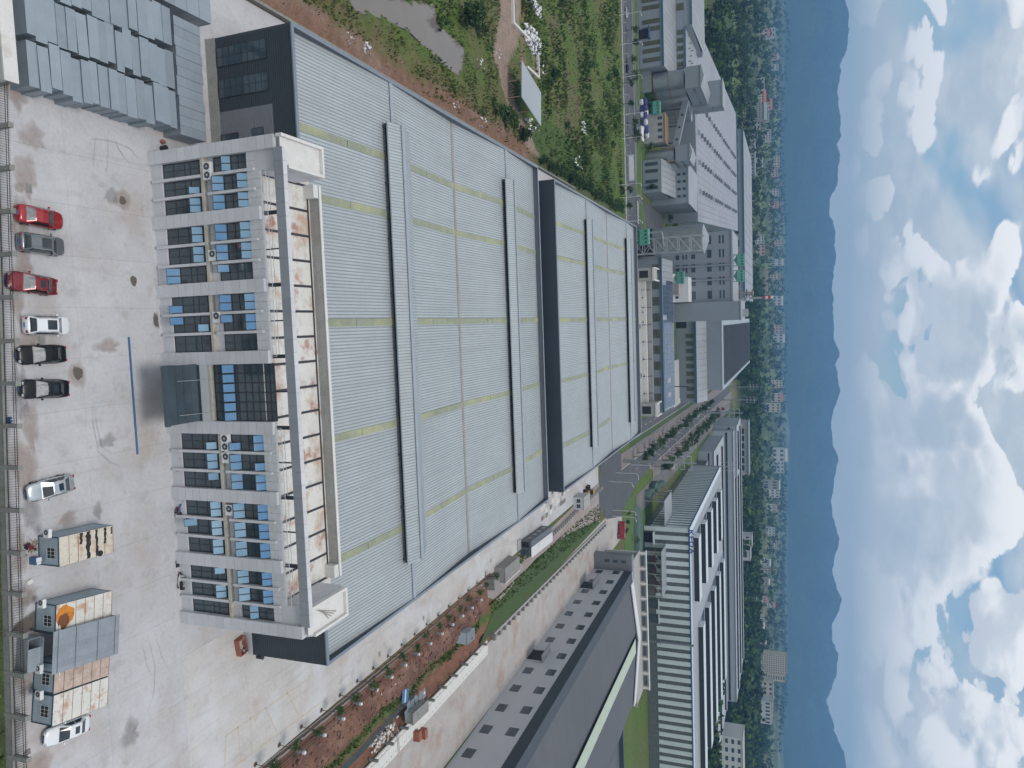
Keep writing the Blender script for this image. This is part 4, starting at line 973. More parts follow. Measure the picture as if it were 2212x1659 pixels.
def orange(rf, M):
    q = random.Random(8); b = MB(); b.poly([(1.15+1.05*(1+.2*q.uniform(-1, 1))*math.cos(a*.349), .95+.92*(1+.2*q.uniform(-1, 1))*math.sin(a*.349), 2.803) for a in range(18)], 'orange_rust'); b.build('rust_patch', rf, M)
    b = MB(); b.poly([(1.65+.7*(1+.15*q.uniform(-1, 1))*math.cos(a*.44), .75+.6*math.sin(a*.44), 2.806) for a in range(14)], 'dark_rust'); b.build('rust_patch', rf, M)
C1 = cabin('cream-roofed cabin patched with black tar, standing alone', 18.05, 48.75, -.066, 5.9, 2.78, 'roof_tar', tarred)
C2 = cabin('cabin with an orange rust patch on its roof, left of the corrugated awning', 24.25, 47.95, -.12, 6.05, 2.75, 'roof_rust', orange)
C3 = cabin('brown-roofed cabin partly under the corrugated awning', 29.6, 47.35, -.155, 5.95, 2.78, 'roof_brown')
C4 = cabin('white-roofed cabin with rust spots beside the white sedan', 32.48, 46.95, -.152, 5.95, 2.8, 'roof_rust')
# awning between two cabins
t = thing('awning', 'grey corrugated metal awning spanning two cabins', 'awning', (26.4, 47.0, 0), -.135); M = TR(26.4, 47.05, 0, -.135)
for k in range(8):
    b = MB(); x0 = 3.9*k/8
    for i in range(5):
        u0 = x0+3.9/8*i/5; u1 = x0+3.9/8*(i+1)/5-(.004 if i == 4 else 0); um = (u0+u1)/2
        for (a, za), (c, zc_) in (((u0, 0), (um, .05)), ((um, .05), (u1, 0))): b.poly([(a, 0, 3.28+za), (c, 0, 3.28+zc_), (c, 7.0, 3.5+zc_), (a, 7.0, 3.5+za)], 'corrugated')
    b.build('awning_sheet', t, M)
for yy in (.5, 2.3, 4.6, 6.5): box('purlin', 0, 3.9, yy-.04, yy+.04, 3.17+yy*.031, 3.265+yy*.031, 'steel_dark', t, M)
for yy in (.5, 2.3, 4.6, 6.5): box('fixing_row', .05, 3.85, yy-.03, yy+.03, 3.315+yy*.0314, 3.322+yy*.0314, 'steel_dark', t, M)
for xx in (.15, 3.75):
    for yy in (.2, 6.7): box('awning_post', xx-.05, xx+.05, yy-.05, yy+.05, 0, 3.16+yy*.031, 'steel_dark', t, M)
for (a, c) in ((-.35, .9), (3.55, 4.3)):
    b = MB(); b.tube((a, .9, 2.9), (c, 1.1, 2.95), .05, n=6, m='white_paint'); b.build('drain_pipe', t, M)
# store under the awning
t = thing('metal_locker', 'open grey sheet-metal enclosure in front of the awning', 'locker', (27.6, 46.6, 0), -.13); M = TR(26.9, 45.9, 0, -.13)
for a in ((0, 3.0, 0, .05, 0, 1.5), (0, .05, .05, 1.2, 0, 1.5), (2.95, 3.0, .05, 1.2, 0, 1.5), (0, 3.0, 1.2, 1.25, 0, 1.9)): box('panel', *a, 'flashing', t, M)
box('lid', .9, 3.02, .0, 1.2, 1.5, 1.55, 'flashing', t, M)
# air conditioners and clutter at the cabins
for x, y, lab in ((17.6, 48.3, 'white air conditioner lying by the tar-patched cabin'), (24.0, 47.4, 'white air conditioner at the corner of the orange-rusted cabin'), (29.9, 46.6, 'white air conditioner before the brown-roofed cabin'), (32.3, 46.4, 'white air conditioner before the white-roofed cabin')):
    ac_unit(lab, TR(x, y, 1.3 if x > 20 else 1.6, -.1, .85)); 
t = thing('washing_machine', 'white appliance with a blue lid standing before the tar-patched cabin', 'appliance', (20.3, 47.9, 0)); M = TR(20.2, 48.0, 0, -.06)
box('body', -.35, .35, -.3, .3, 0, .9, 'blue_paint', t, M); box('lid', -.3, .1, -.26, .26, .9, .93, 'white_paint', t, M); box('door', .13, .33, -.2, .2, .9, .92, 'white_paint', t, M)
t = thing('firewood_heap', 'small heap of brown leaves and sticks beside the tar-patched cabin', 'heap', (18.6, 48.0, 0)); b = MB(); q = random.Random(2)
for k in range(26):
    a = Vector((18.3+q.random()*1.1, 47.8+q.random()*.7, .05+q.random()*.2)); d = Vector((q.uniform(-.5, .5), q.uniform(-.5, .5), q.uniform(-.08, .15))); b.tube(a-d*.5, a+d*.5, .03, n=4, m='pallet')
b.build('sticks', t)
b = MB(); p = G(62, 1257); b.extr([(-.3, 0), (.3, 0), (.25, .22), (-.25, .22)], 'x', -.2, .2, 'concrete_white'); o = b.build('stone_block', None, TR(p.x, p.y, 0, .3)); tag(o, 'pale stone block lying between fence and cabins', 'stone')
b = MB(); p = G(58, 1626); b.extr([(-.35, 0), (.35, 0), (.3, .1), (-.3, .1)], 'x', -.25, .25, 'car_red' if False else 'pink_paving'); o = b.build('cardboard', None, TR(p.x, p.y, 0, .1)); tag(o, 'pink flattened carton by the fence at the right', 'carton')
mk('broom_blue', (.12, .2, .36), .8); mk('broom_pink', (.5, .2, .18), .5)
t = thing('broom', 'blue broom with pink handle leaning near the crouching person', 'broom', (19.2, 47.0, 0)); p = G(52, 1199)
b = MB(); b.extr([(-.16, 0), (.16, 0), (.05, .4), (-.05, .4)], 'x', -.05, .05, 'broom_blue'); b.build('bristles', t, TR(p.x, p.y, 0, .8))
b = MB(); b.tube((p.x, p.y, .38), (p.x+.25, p.y+.75, .95), .02, n=6, m='broom_pink'); b.build('handle', t)
b = MB(); pb_ = G(36, 908, .9)
for k in range(3): b.tube((pb_.x-.3+k*.28, fence_y(pb_.x)+.22, .9), (pb_.x-.15+k*.28, fence_y(pb_.x)+.22, .3), .12, .17, 8, 'blue_paint')
o = b.build('cloth'); tag(o, 'bright blue cloth hanging on the fence', 'cloth')
# ------------------------------------------------------------------ person crouching by the fence
mk('skin', (.42, .25, .17), .6, var=0); mk('shirt_maroon', (.16, .012, .03), .85); mk('trousers', (.02, .018, .035), .85); mk('hair', (.012, .010, .010), .6)
def skin_obj(name, verts, edges, rad, m, parent=None, M=None, root=0, sub=2):
    me_ = bpy.data.meshes.new(name); me_.from_pydata(verts, edges, []); o = bpy.data.objects.new(name, me_); place(o, M if M is not None else Matrix(), parent)
    md = o.modifiers.new('skin', 'SKIN'); md.use_smooth_shade = True
    for i, sv_ in enumerate(me_.skin_vertices[0].data):
        r_ = rad[i]; sv_.radius = (r_, r_) if not isinstance(r_, tuple) else r_; sv_.use_root = (i == root)
    ms = o.modifiers.new('sub', 'SUBSURF'); ms.levels = sub; ms.render_levels = sub
    me_.materials.append(MT[m]); return o
p = G(50, 1178); PM = TR(p.x, p.y+.1, 0, R(-70))
# local +y is the way the person faces; crouching, arms reaching down
V = [(0, 0, .42), (0, .10, .62), (0, .24, .84), (0, .32, .97), (0, .36, 1.06),                      # pelvis spine neck
     (-.19, .27, .88), (-.26, .42, .66), (-.20, .58, .46), (.19, .27, .88), (.26, .42, .66), (.20, .58, .46),   # arms
     (-.11, .02, .40), (-.17, .38, .48), (-.14, .12, .10), (.11, .02, .40), (.17, .38, .48), (.14, .12, .10), (-.14, .30, .04), (.14, .30, .04)]
E_ = [(0, 1), (1, 2), (2, 3), (3, 4), (2, 5), (5, 6), (6, 7), (2, 8), (8, 9), (9, 10), (0, 11), (11, 12), (12, 13), (0, 14), (14, 15), (15, 16), (13, 17), (16, 18)]
RAD = [.15, .145, .16, .06, .05, .075, .05, .035, .075, .05, .035, .11, .085, .05, .11, .085, .05, .035, .035]
per = thing('person', 'person in a maroon top and dark trousers crouching by the fence', 'person', (p.x, p.y+.1, 0), R(-70))
skin_obj('body', V, E_, RAD, 'shirt_maroon', per, PM)
skin_obj('trousers', [V[0]]+[V[i] for i in (11, 12, 13, 14, 15, 16)], [(0, 1), (1, 2), (2, 3), (0, 4), (4, 5), (5, 6)], [.165, .125, .097, .065, .125, .097, .065], 'trousers', per, PM)
hd = skin_obj('head', [(0, .36, 1.04), (0, .40, 1.13), (0, .43, 1.24), (0, .505, 1.15)], [(0, 1), (1, 2), (1, 3)], [.055, .088, .085, .018], 'skin', per, PM, 1)
skin_obj('hair', [(0, .37, 1.16), (0, .385, 1.25), (0, .33, 1.14)], [(0, 1), (0, 2)], [.095, .09, .075], 'hair', hd, PM)
for s_ in (-1, 1):
    vs_ = [(s_*.20, .58, .46), (s_*.19, .64, .40)]; ed = [(0, 1)]; rr = [.034, .036]
    for k in range(4): i = len(vs_); vs_ += [(s_*(.165+.018*k), .68, .355+.004*k), (s_*(.165+.018*k), .695, .315)]; ed += [(1, i), (i, i+1)]; rr += [.010, .008]
    i = len(vs_); vs_ += [(s_*.15, .64, .37), (s_*.14, .66, .335)]; ed += [(1, i), (i, i+1)]; rr += [.011, .009]
    skin_obj('hand', vs_, ed, rr, 'skin', per, PM, 0, 1)
    b = MB(); b.extr([(.04, .0), (.32, .0), (.33, .05), (.16, .09), (.04, .09)], 'x', s_*.14-.045, s_*.14+.045, 'white_paint'); b.build('shoe', per, PM)
# ------------------------------------------------------------------ scooters by the office wall
mk('scooter_red', (.30, .012, .018), .3); mk('scooter_dark', (.05, .018, .015), .4); mk('scooter_blue', (.05, .10, .22), .6); mk('scooter_white', (.6, .6, .6), .35); mk('seat_black', (.012, .012, .012), .6)
def scooter(label, X, Y, rz, pm, box_m, name='scooter', cat='scooter', cover=False):
    p = G(X, Y); t = thing(name, label, cat, (p.x, p.y, 0), rz, 'scooters parked at the office wall'); M = TR(p.x, p.y, 0, rz, 1.05)
    for wy in (-.62, .62):
        b = MB(); b.tube((-.05, wy, .25), (.05, wy, .25), .25, n=14, m='tyre_rubber'); w_ = b.build('wheel', t, M); b = MB(); b.tube((-.055, wy, .25), (.055, wy, .25), .13, n=10, m='rim'); b.build('rim', w_, M)
    b = MB(); b.extr([(-.85, .5), (-.3, .38), (-.05, .30), (.35, .30), (.42, .95), (.5, .95), (.55, .30), (.30, .18), (-.35, .18), (-.8, .40)], 'x', -.13, .13, pm); b.build('body', t, M)
    b = MB(); b.extr([(-.80, .52), (-.15, .46), (-.1, .56), (-.3, .64), (-.75, .66)], 'x', -.15, .15, 'seat_black'); b.build('seat', t, M)
    b = MB(); b.extr([(.40, .35), (.60, .35), (.52, 1.0), (.44, 1.0)], 'x', -.2, .2, pm); b.build('front_shield', t, M)
    b = MB(); b.tube((-.34, .38, 1.05), (0, .5, 1.0), .022, n=6, m='frame'); b.tube((.34, .38, 1.05), (0, .5, 1.0), .022, n=6, m='frame'); b.tube((0, .62, .3), (0, .47, 1.02), .04, n=6, m='frame'); b.build('handlebar', t, M)
    for s_ in (-1, 1): b = MB(); b.tube((s_*.28, .4, 1.05), (s_*.36, .42, 1.25), .01, n=4, m='frame'); b.box(s_*.30, s_*.44, .41, .43, 1.22, 1.32, 'frame'); b.build('mirror', t, M)
    b = MB(); b.extr([(-1.0, .62), (-.72, .62), (-.70, .9), (-.78, .94), (-.98, .92)], 'x', -.18, .18, box_m); b.build('rear_box', t, M)
    b = MB(); b.box(-.07, .07, -.95, -.86, .46, .56, 'lamp_red'); b.build('tail_light', t, M)
    if cover: b = MB(); b.extr([(-.9, .70), (.1, .66), (.48, 1.1), (.38, 1.14), (-.2, .78), (-.85, .78)], 'x', -.24, .24, 'scooter_blue'); b.build('cover', t, M)
    return t
scooter('dark red scooter just right of the entrance canopy', 376, 948, 1.5, 'scooter_dark', 'scooter_dark'); scooter('red scooter with a red rear box below the fifth bay', 375, 998, 1.45, 'scooter_red', 'scooter_red')
scooter('scooter under a blue cover by the sixth bay', 380, 1092, 1.2, 'scooter_red', 'scooter_dark', cover=True); scooter('black and white scooter near the right office corner', 384, 1253, 1.35, 'scooter_white', 'seat_black')
p = G(383, 1218); t = thing('door_mat', 'black board leaning flat by the seventh pier', 'mat', (p.x, p.y, 0)); box('board', p.x-.45, p.x+.4, p.y-.25, p.y+.5, 0, .05, 'black', t)
p = G(390, 1267); b = MB(); b.box(-.2, .2, -.2, .2, 0, .35, 'concrete_old').box(-.15, .15, -.15, .15, .35, .38, 'concrete'); o = b.build('small_bin', None, TR(p.x, p.y)); tag(o, 'small grey block behind the black and white scooter', 'block')
p = G(353, 322); b = MB(); b.tube((0, 0, 0), (0, 0, .7), .28, .32, 12, 'trim').tube((0, 0, .7), (0, 0, .75), .34, .30, 12, 'trim'); o = b.build('waste_bin', None, TR(p.x, p.y-.3)); tag(o, 'black round bin at the left office corner', 'bin')
b = MB(); b.tube((-.5, 0, .15), (-.3, .1, .5), .25, .2, 8, 'brick_red'); o = b.build('sack', None, TR(p.x-.3, p.y-.3)); tag(o, 'reddish sack beside the black bin', 'sack')
# brick planter filled with scrap beside the hall's right front corner
p = G(518, 1393); t = thing('brick_planter', 'open rusty red box full of odds and ends at the hall corner', 'box', (p.x, p.y, 0)); M = TR(p.x, p.y-.2, 0, .15)
for a in ((-1.1, 1.1, -.7, -.6, 0, .8), (-1.1, 1.1, .6, .7, 0, .8), (-1.1, -1.0, -.6, .6, 0, .8), (1.0, 1.1, -.6, .6, 0, .8)): box('side', *a, 'brick_red', t, M)
q = random.Random(4)
for k in range(9): b = MB(); a = Vector((q.uniform(-.9, .9), q.uniform(-.5, .5), .3)); b.tube(a, a+Vector((q.uniform(-.6, .6), q.uniform(-.3, .3), .4)), .06, n=5, m=q.choice(['white_paint', 'steel', 'concrete_old'])); b.build('scrap_piece', t, M)
p = G(556, 1418); b = MB(); b.tube((0, 0, 0), (0, 0, .9), .3, .3, 12, 'trim').tube((0, 0, .9), (0, 0, .96), .33, .25, 12, 'trim'); o = b.build('waste_bin', None, TR(p.x, p.y)); tag(o, 'dark round bin by the right front corner of the hall', 'bin')
# ------------------------------------------------------------------ right edge of the yard: kerb strip, posts, young trees in pits
mk('soil', (.10, .06, .045), .95, fine=.2); mk('bark', (.10, .075, .055), .9); mk('leaf_a', (.045, .085, .022), .7, var=.35, scale=1.5, fine=.2, orand=.2, spec=.25); mk('leaf_b', (.06, .10, .028), .7, var=.35, scale=1.2, fine=.2, orand=.25, spec=.25)
mk('leaf_dark', (.032, .060, .02), .75, var=.4, scale=.35, fine=.25, fscale=2, orand=.25, spec=.2); mk('leaf_bright', (.09, .15, .03), .7, var=.35, scale=.4, fine=.25, fscale=2, orand=.2, spec=.2)
t = thing('kerb_strip', 'planted strip with concrete edging along the right side of the yard', 'kerb', (57.8, 70, 0))
for k in range(22):
    y0 = 56+k*4.95; xk = 57.4+.018*(y0-80)
    if y0 > 156: break
    box('edging', xk, xk+.16, y0, y0+4.93, -.1, .14, 'concrete_old', t); box('soil_bed', xk+.17, xk+.62, y0, y0+4.95, -.1, .06, 'soil', t); box('edging', xk+.63, xk+.95, y0, y0+4.93, -.1, .24, 'concrete_old', t)
def crown_mesh(seed, rx, rz_, n, leaf, m, cz=0.0, hollow=.45, m2=None):
    """crown of leaf-sized faces clustered in clumps inside an uneven volume"""
    q = random.Random(seed); b = MB(); cl = []
    for k in range(max(7, n//45)):
        a, u, r_ = q.uniform(0, 6.283), q.uniform(-.8, 1), q.uniform(hollow, 1)
        s_ = math.sqrt(max(0, 1-u*u)); cl.append((r_*s_*math.cos(a)*rx, r_*s_*math.sin(a)*rx, cz+r_*u*rz_, q.uniform(.22, .46)*rx))
    for k in range(n):
        c = cl[q.randrange(len(cl))]
        p = Vector((q.gauss(c[0], c[3]*.5), q.gauss(c[1], c[3]*.5), q.gauss(c[2], c[3]*.42)))
        u = Vector((q.gauss(0, 1), q.gauss(0, 1), q.gauss(0, .7))).normalized(); v = u.orthogonal().normalized(); v = (v*math.cos(k)+u.cross(v)*math.sin(k))
        s_ = leaf*q.uniform(.6, 1.3); mm = m2 if (m2 and q.random() < .3) else m
        b.poly([p-u*s_, p+v*s_*.6, p+u*s_, p-v*s_*.6], mm)
    return b.mesh('crown')
def trunk_mesh(h, r_, lean=0, limbs=3, seed=0):
    q = random.Random(seed); b = MB(); top = Vector((lean, q.uniform(-.1, .1), h)); b.tube((0, 0, 0), top*.55, r_, r_*.75, 7, 'bark'); b.tube(top*.55, top, r_*.75, r_*.4, 7, 'bark')
    for k in range(limbs):
        a = k*2.1+seed; s_ = top*(.55+.12*k); b.tube(s_, s_+Vector((math.cos(a)*h*.28, math.sin(a)*h*.28, h*.3)), r_*.45, r_*.15, 5, 'bark')
    return b.mesh('trunk')
YT = [crown_mesh(40+i, .78+.07*i, .72, 520, .085, 'leaf_a', 2.3, .3, 'leaf_b') for i in range(4)]; YK = [trunk_mesh(2.1, .045, .1, 4, i) for i in range(4)]
pm_ = []
b = MB(); b.tube((0, 0, 0), (0, 0, .03), .42, n=20, m='kerb'); pm_.append(b.mesh('pit_ring')); b = MB(); b.tube((0, 0, .03), (0, 0, .036), .33, n=18, m='soil'); pm_.append(b.mesh('pit_soil'))
PT = [80.7+4.93*k for k in range(-2, 16)]
for k, y in enumerate(PT):
    x = 56.5+.009*(y-80); s_ = rnd.uniform(1.05, 1.4)*(1.0 if k < 10 else .9)
    t = thing('young_tree', 'young tree in a round pit, %s along the right kerb from the street' % nth(k), 'tree', (x, y, 0), 0, 'young trees along the right kerb')
    i = k % 4; M = TR(x, y, .036, rnd.uniform(0, 6), s_)
    inst('pit_ring', pm_[0], TR(x, y), t); inst('pit_soil', pm_[1], TR(x, y), t); inst('trunk', YK[i], M, t); inst('crown', YT[i], M, t)
pg = thing('boundary_fence', 'row of concrete posts with white caps and dark rails along the kerb', 'fence', (58.8, 78, 0))
PP = [83.5+4.93*k for k in range(-5, 14)]
for k, y in enumerate(PP):
    x = 58.85+.018*(y-80)
    p = box('post', x-.17, x+.17, y-.17, y+.17, -.3, 1.75, 'concrete', pg); box('post_cap', x-.21, x+.21, y-.21, y+.21, 1.75, 2.12, 'white_paint', p)
    if k < len(PP)-1:
        x2 = 58.85+.018*(PP[k+1]-80)
        for z in (.6, 1.1, 1.6): b = MB(); b.tube((x, y+.18, z), (x2, PP[k+1]-.18, z), .035, n=5, m='black_iron'); b.build('rail', pg)
# gate house shed and panels at the far end of the kerb
t = thing('pump_shed', 'small concrete shed with a white side wall at the end of the kerb', 'shed', (59, 164, 0)); 
box('wall', 57.0, 60.4, 160.2, 170.0, 0, 2.7, 'concrete', t); box('side_wall', 60.4, 60.6, 160.0, 170.2, 0, 2.85, 'concrete_white', t)
for k in range(3): box('roof_panel', 56.9, 60.38, 160.1+k*3.32, 163.38+k*3.32, 2.7, 2.82, 'concrete_old', t)
for k, (a, c) in enumerate(((155.2, 157.1), (157.3, 159.4))): box('wall_panel', 58.0, 60.6, a, c, 0, 2.0-.3*k, 'concrete_old', t)
# dark office container with a white roof
t = thing('office_container', 'charcoal container office with a white roof', 'container', (57.5, 186, 0), -.02); M = TR(55.6, 178.6, 0, -.04)
wl = box('wall', 0, 4.0, 0, 17.5, 0, 3.0, 'clad_band', t, M); rf = box('roof', 1.6, 4.3, -.2, 17.8, 3.0, 3.1, 'white_wall', t, M)
for k in range(5): box('roof_panel', 1.6, 4.3, -.2+k*3.6, 3.37+k*3.6, 3.1, 3.13, 'white_wall', rf, M)
for k in range(4): 
    w_ = box('window', -.04, 0, 2.2+k*3.9, 4.2+k*3.9, 1.1, 2.2, 'glass', t, M); box('window_frame', -.07, -.045, 2.15+k*3.9, 4.25+k*3.9, 1.05, 1.15, 'white_paint', w_, M)
box('door', .3, 1.7, -.05, 0, .1, 2.4, 'black', t, M); w_ = box('window', 2.2, 3.6, -.05, 0, .9, 2.2, 'glass', t, M); box('window_frame', 2.1, 3.7, -.07, -.05, .8, .9, 'steel_dark', w_, M); box('step_slab', -.6, 2.2, -2.6, -.1, 0, .25, 'concrete', t, M)
# white guard cabin, loader
t = thing('guard_cabin', 'small white guard cabin with streaked roof side', 'cabin', (57.6, 232, 0)); M = TR(55.6, 228.5, 0, -.02)
box('wall', 0, 4.0, 0, 7.4, 0, 3.4, 'white_wall', t, M); rf = box('roof', -.15, 4.15, -.15, 7.6, 3.4, 3.55, 'concrete', t, M)
for k in range(2): w_ = box('window', .5+k*1.7, 1.7+k*1.7, -.05, 0, 1.3, 2.4, 'glass', t, M); box('window_frame', .45+k*1.7, 1.75+k*1.7, -.08, -.05, 1.22, 1.3, 'steel_dark', w_, M)
box('side_panel', 4.0, 4.06, .2, 7.2, .1, 3.2, 'white_paint', t, M)
mk('loader_yellow', (.42, .24, .03), .5, stain=[((.1, .08, .06), 1.5, .5, .7, .7)])
t = thing('wheel_loader', 'yellow and black wheel loader parked behind the guard cabin', 'loader', (57.2, 243, 0), .1); M = TR(57.0, 243, 0, .15)
for sx_ in (-1.1, 1.1):
    for yy in (-1.6, 1.6): b = MB(); b.tube((sx_-.3, yy, .8), (sx_+.3, yy, .8), .8, n=14, m='tyre_rubber'); w_ = b.build('wheel', t, M); b = MB(); b.tube((sx_-.31, yy, .8), (sx_+.31, yy, .8), .35, n=10, m='loader_yellow'); b.build('rim', w_, M)
b = MB(); b.extr([(-2.6, .9), (-.4, .9), (-.4, 1.9), (-2.4, 1.8)], 'x', -.9, .9, 'loader_yellow'); b.build('engine_cover', t, M)
b = MB(); b.extr([(-.4, 1.0), (1.0, 1.0), (.8, 3.0), (-.3, 3.0)], 'x', -.75, .75, 'car_glass'); b.build('cab', t, M); box('cab_roof', -.85, .85, -.5, 1.0, 3.0, 3.12, 'loader_yellow', t, M)
for sx_ in (-.7, .7): b = MB(); b.tube((sx_, .9, 1.5), (sx_, 3.2, .7), .16, n=6, m='loader_yellow'); b.build('arm', t, M)
b = MB(); b.extr([(3.1, .1), (4.1, .1), (4.0, .25), (3.3, .3), (3.3, 1.2), (3.1, 1.2)], 'x', -1.3, 1.3, 'steel_dark'); b.build('bucket', t, M)
t = thing('tiled_wall_patch', 'rust-stained tiled paving between hall and guard cabin', 'paving', (50, 205, 0))
q = random.Random(11)
for i in range(9):
    for j in range(14):
        if q.random() < .8: box('tile', 43+i*1.35, 44.3+i*1.35, 196+j*2.0, 197.95+j*2.0, 0, .03, q.choice(['yard', 'roof_rust', 'concrete_white', 'yard_right', 'pink_paving']), t)
# toothed railing beside the dirt track: slanted concrete bays with dark gaps
t = thing('road_railing', 'stepped white concrete railing between the lane and the dirt track', 'railing', (60.5, 215, 0))
for k in range(34):
    y = 196+k*2.05; x = 60.9+(.3*math.sin(k*.2)) - (.02*k)
    box('railing_post', x-.75, x+.35, y, y+.35, 0, 1.15, 'concrete', t); box('railing_panel', x-.1, x+.1, y+.36, y+2.03, .15, .9, 'black', t)
# ------------------------------------------------------------------ trench side: sheet piling, boxes, spoil, slab covers
mk('zinc', (.28, .34, .38), .45, .5, var=.1, orand=.08); mk('paleblue', (.46, .56, .62), .5, .1, var=.06)
t = thing('sheet_barrier', 'low zinc sheet barrier along the trench', 'barrier', (67.6, 104, 0))
for k in range(26):
    y = 84+k*1.3; x = 67.4+.7*math.sin(k*.16)+.02*k
    b = MB()
    for i in range(4):
        a, c = y+1.28*i/4, y+1.28*(i+1)/4; xm_ = .05 if i % 2 else 0
        b.poly([(x+xm_, a, -.4), (x+.05-xm_, c, -.4), (x+.22-xm_, c, .75), (x+.17+xm_, a, .75)], 'zinc')
    b.build('zinc_sheet', t)
t = thing('zinc_cover', 'loose zinc sheets thrown over the trench', 'sheets', (69.4, 119, 0))
for k, (dx, dy, rz) in enumerate(((0, 0, .2), (.3, 1.3, -.1), (.2, 2.8, .35), (.9, 4.3, 0), (.5, 5.6, .2), (1.0, -1.4, .1))):
    b = MB()
    for i in range(6): b.poly([(-.9, i*.22, .02*(i % 2)), (.9, i*.22, .02*(i % 2)), (.9, i*.22+.22, .02*((i+1) % 2)), (-.9, i*.22+.22, .02*((i+1) % 2))], 'zinc')
    b.build('sheet', t, TR(69+dx, 116+dy, .1+.05*k, rz))
p = G(992, 1371); t = thing('compartment_box', 'pale blue steel box with open compartments on the dirt', 'steel box', (p.x, p.y, 0)); M = TR(p.x-1.2, p.y-1.5, .1, -.1)
for a in ((0, .08, 0, 4, 0, 2.4), (2.3, 2.38, 0, 4, 0, 2.4), (.08, 2.3, 0, .08, 0, 2.4), (.08, 2.3, 2.2, 2.28, 0, 2.4), (.08, 2.3, 3.92, 4, 0, 2.4), (.08, 2.3, .08, 3.92, 0, .06)): box('side_panel', *a, 'paleblue', t, M)
box('lid', -.05, 2.45, -.05, 2.2, 2.4, 2.46, 'clad_mid', t, M)
p = G(870, 1502); t = thing('blue_sheet', 'blue and white striped metal sheets lying on the dirt', 'sheets', (p.x, p.y, 0))
for k in range(5): b = MB(); b.box(-1.2, 1.2, k*.5-1.3, k*.5-.82, .35, .40, 'blue_paint' if k != 2 else 'paleblue'); b.build('sheet', t, TR(p.x, p.y, .2, -.25))
p = G(892, 1540); t = thing('concrete_shelter', 'grey concrete slab on blocks over the trench', 'shelter', (p.x, p.y, 0)); M = TR(p.x-.5, p.y-3, -.1, -.06)
box('slab', -1.1, 1.1, 0, 6.2, 1.5, 1.75, 'concrete_old', t, M)
for a in ((-1, 1, .2, .5, 0, 1.5), (-1, 1, 5.6, 5.9, 0, 1.5), (-.95, -.75, .5, 5.6, 0, 1.5)): box('support_wall', *a, 'concrete', t, M)
for X, Y, lab in ((895, 1588, 'stack of red bricks nearer the camera on the right concrete strip'), (908, 1583, 'stack of red bricks farther from the camera on the right concrete strip')):
    p = G(X, Y); t = thing('brick_pile', lab, 'bricks', (p.x, p.y, 0), 0, 'brick stacks on the right strip'); q = random.Random(X)
    for k in range(40): i, j, l_ = k % 4, (k//4) % 2, k//8; box('brick', p.x-.9+i*.46, p.x-.46+i*.46, p.y-.5+j*.55, p.y+.03+j*.55, .01+l_*.26, .26+l_*.26, 'brick_red', t)
p = G(838, 1592); b = MB(); q = random.Random(6)
for k in range(70):
    c = Vector((p.x+q.gauss(0, .9), p.y+q.gauss(0, 2.4), -.9+q.random()*.5)); s_ = q.uniform(.12, .34); b.box(-s_, s_, -s_*.7, s_*.7, -s_*.5, s_*.5, 'concrete_white', TR(c.x, c.y, c.z, q.random()*3) @ Matrix.Rotation(q.random(), 4, 'X'))
o = b.build('rubble'); tag(o, 'white concrete rubble heaped in the trench', 'rubble', kind='stuff')
p0, p1 = G(855, 1570), G(860, 1625); t = thing('ladder', 'long steel ladder lying across the trench edge', 'ladder', (p0.x, p0.y, 0))
for d in (-.25, .25): b = MB(); b.tube((p0.x, p0.y+d, .15), (p1.x, p1.y+d, .2), .035, n=5, m='steel'); b.build('stile', t)
for k in range(12): f = (k+.5)/12; b = MB(); c = p0.lerp(p1, f); b.tube((c.x, c.y-.25, .16), (c.x, c.y+.25, .16), .02, n=4, m='steel'); b.build('rung', t)
for (X, Y, m, lab) in ((908, 1495, 'white_paint', 'white barrel standing by the zinc sheets'), (897, 1498, 'pallet', 'brown drum beside the white barrel')):
    p = G(X, Y); b = MB(); b.tube((0, 0, 0), (0, 0, .9), .3, .3, 12, m).tube((0, 0, .9), (0, 0, .93), .27, .27, 12, m).tube((0, 0, .4), (0, 0, .45), .32, .32, 12, m); o = b.build('barrel', None, TR(p.x, p.y)); tag(o, lab, 'barrel')
# cover slabs along the strip, railing with posts
t = thing('channel_covers', 'row of pale cover slabs with lifting holes along the trench', 'cover slabs', (74, 105, 0))
for k in range(36):
    y = 96+k*1.62; s_ = box('cover_slab', 72.15, 75.6, y, y+1.58, -.06, .06, 'concrete_white', t)
    for dx in (72.8, 74.9): b = MB(); b.tube((dx, y+.8, .06), (dx, y+.8, .064), .11, n=10, m='black'); b.build('lifting_hole', s_)
rt_ = thing('trench_railing', 'concrete posts with pipe rails along the trench edge', 'railing', (72, 130, 0))
RP = [82+k*5.3 for k in range(15)]
for k, y in enumerate(RP):
    box('post', 71.6, 72.0, y, y+.4, -.4, 1.35, 'concrete_old', rt_)
    if k < 14:
        for z in (.5, 1.2): b = MB(); b.tube((71.8, y+.4, z), (71.8, RP[k+1], z), .03, n=5, m='steel_dark'); b.build('rail', rt_)
rw = thing('retaining_wall', 'stepped concrete retaining wall with posts beside the grass bank', 'wall', (72.8, 210, 0))
for k in range(34):
    y = 157+k*3.35; x = 72.9+.022*(y-157)
    box('wall_bay', x-.9, x-.3, y, y+3.33, -.3, .45, 'concrete', rw); box('wall_post', x-.35, x+.5, y, y+.7, -.2, .95, 'concrete_old', rw)
    b = MB(); b.tube((x-.1, y+.7, .8), (x-.08, y+3.35, .8), .05, n=5, m='steel_dark'); b.build('rail', rw)
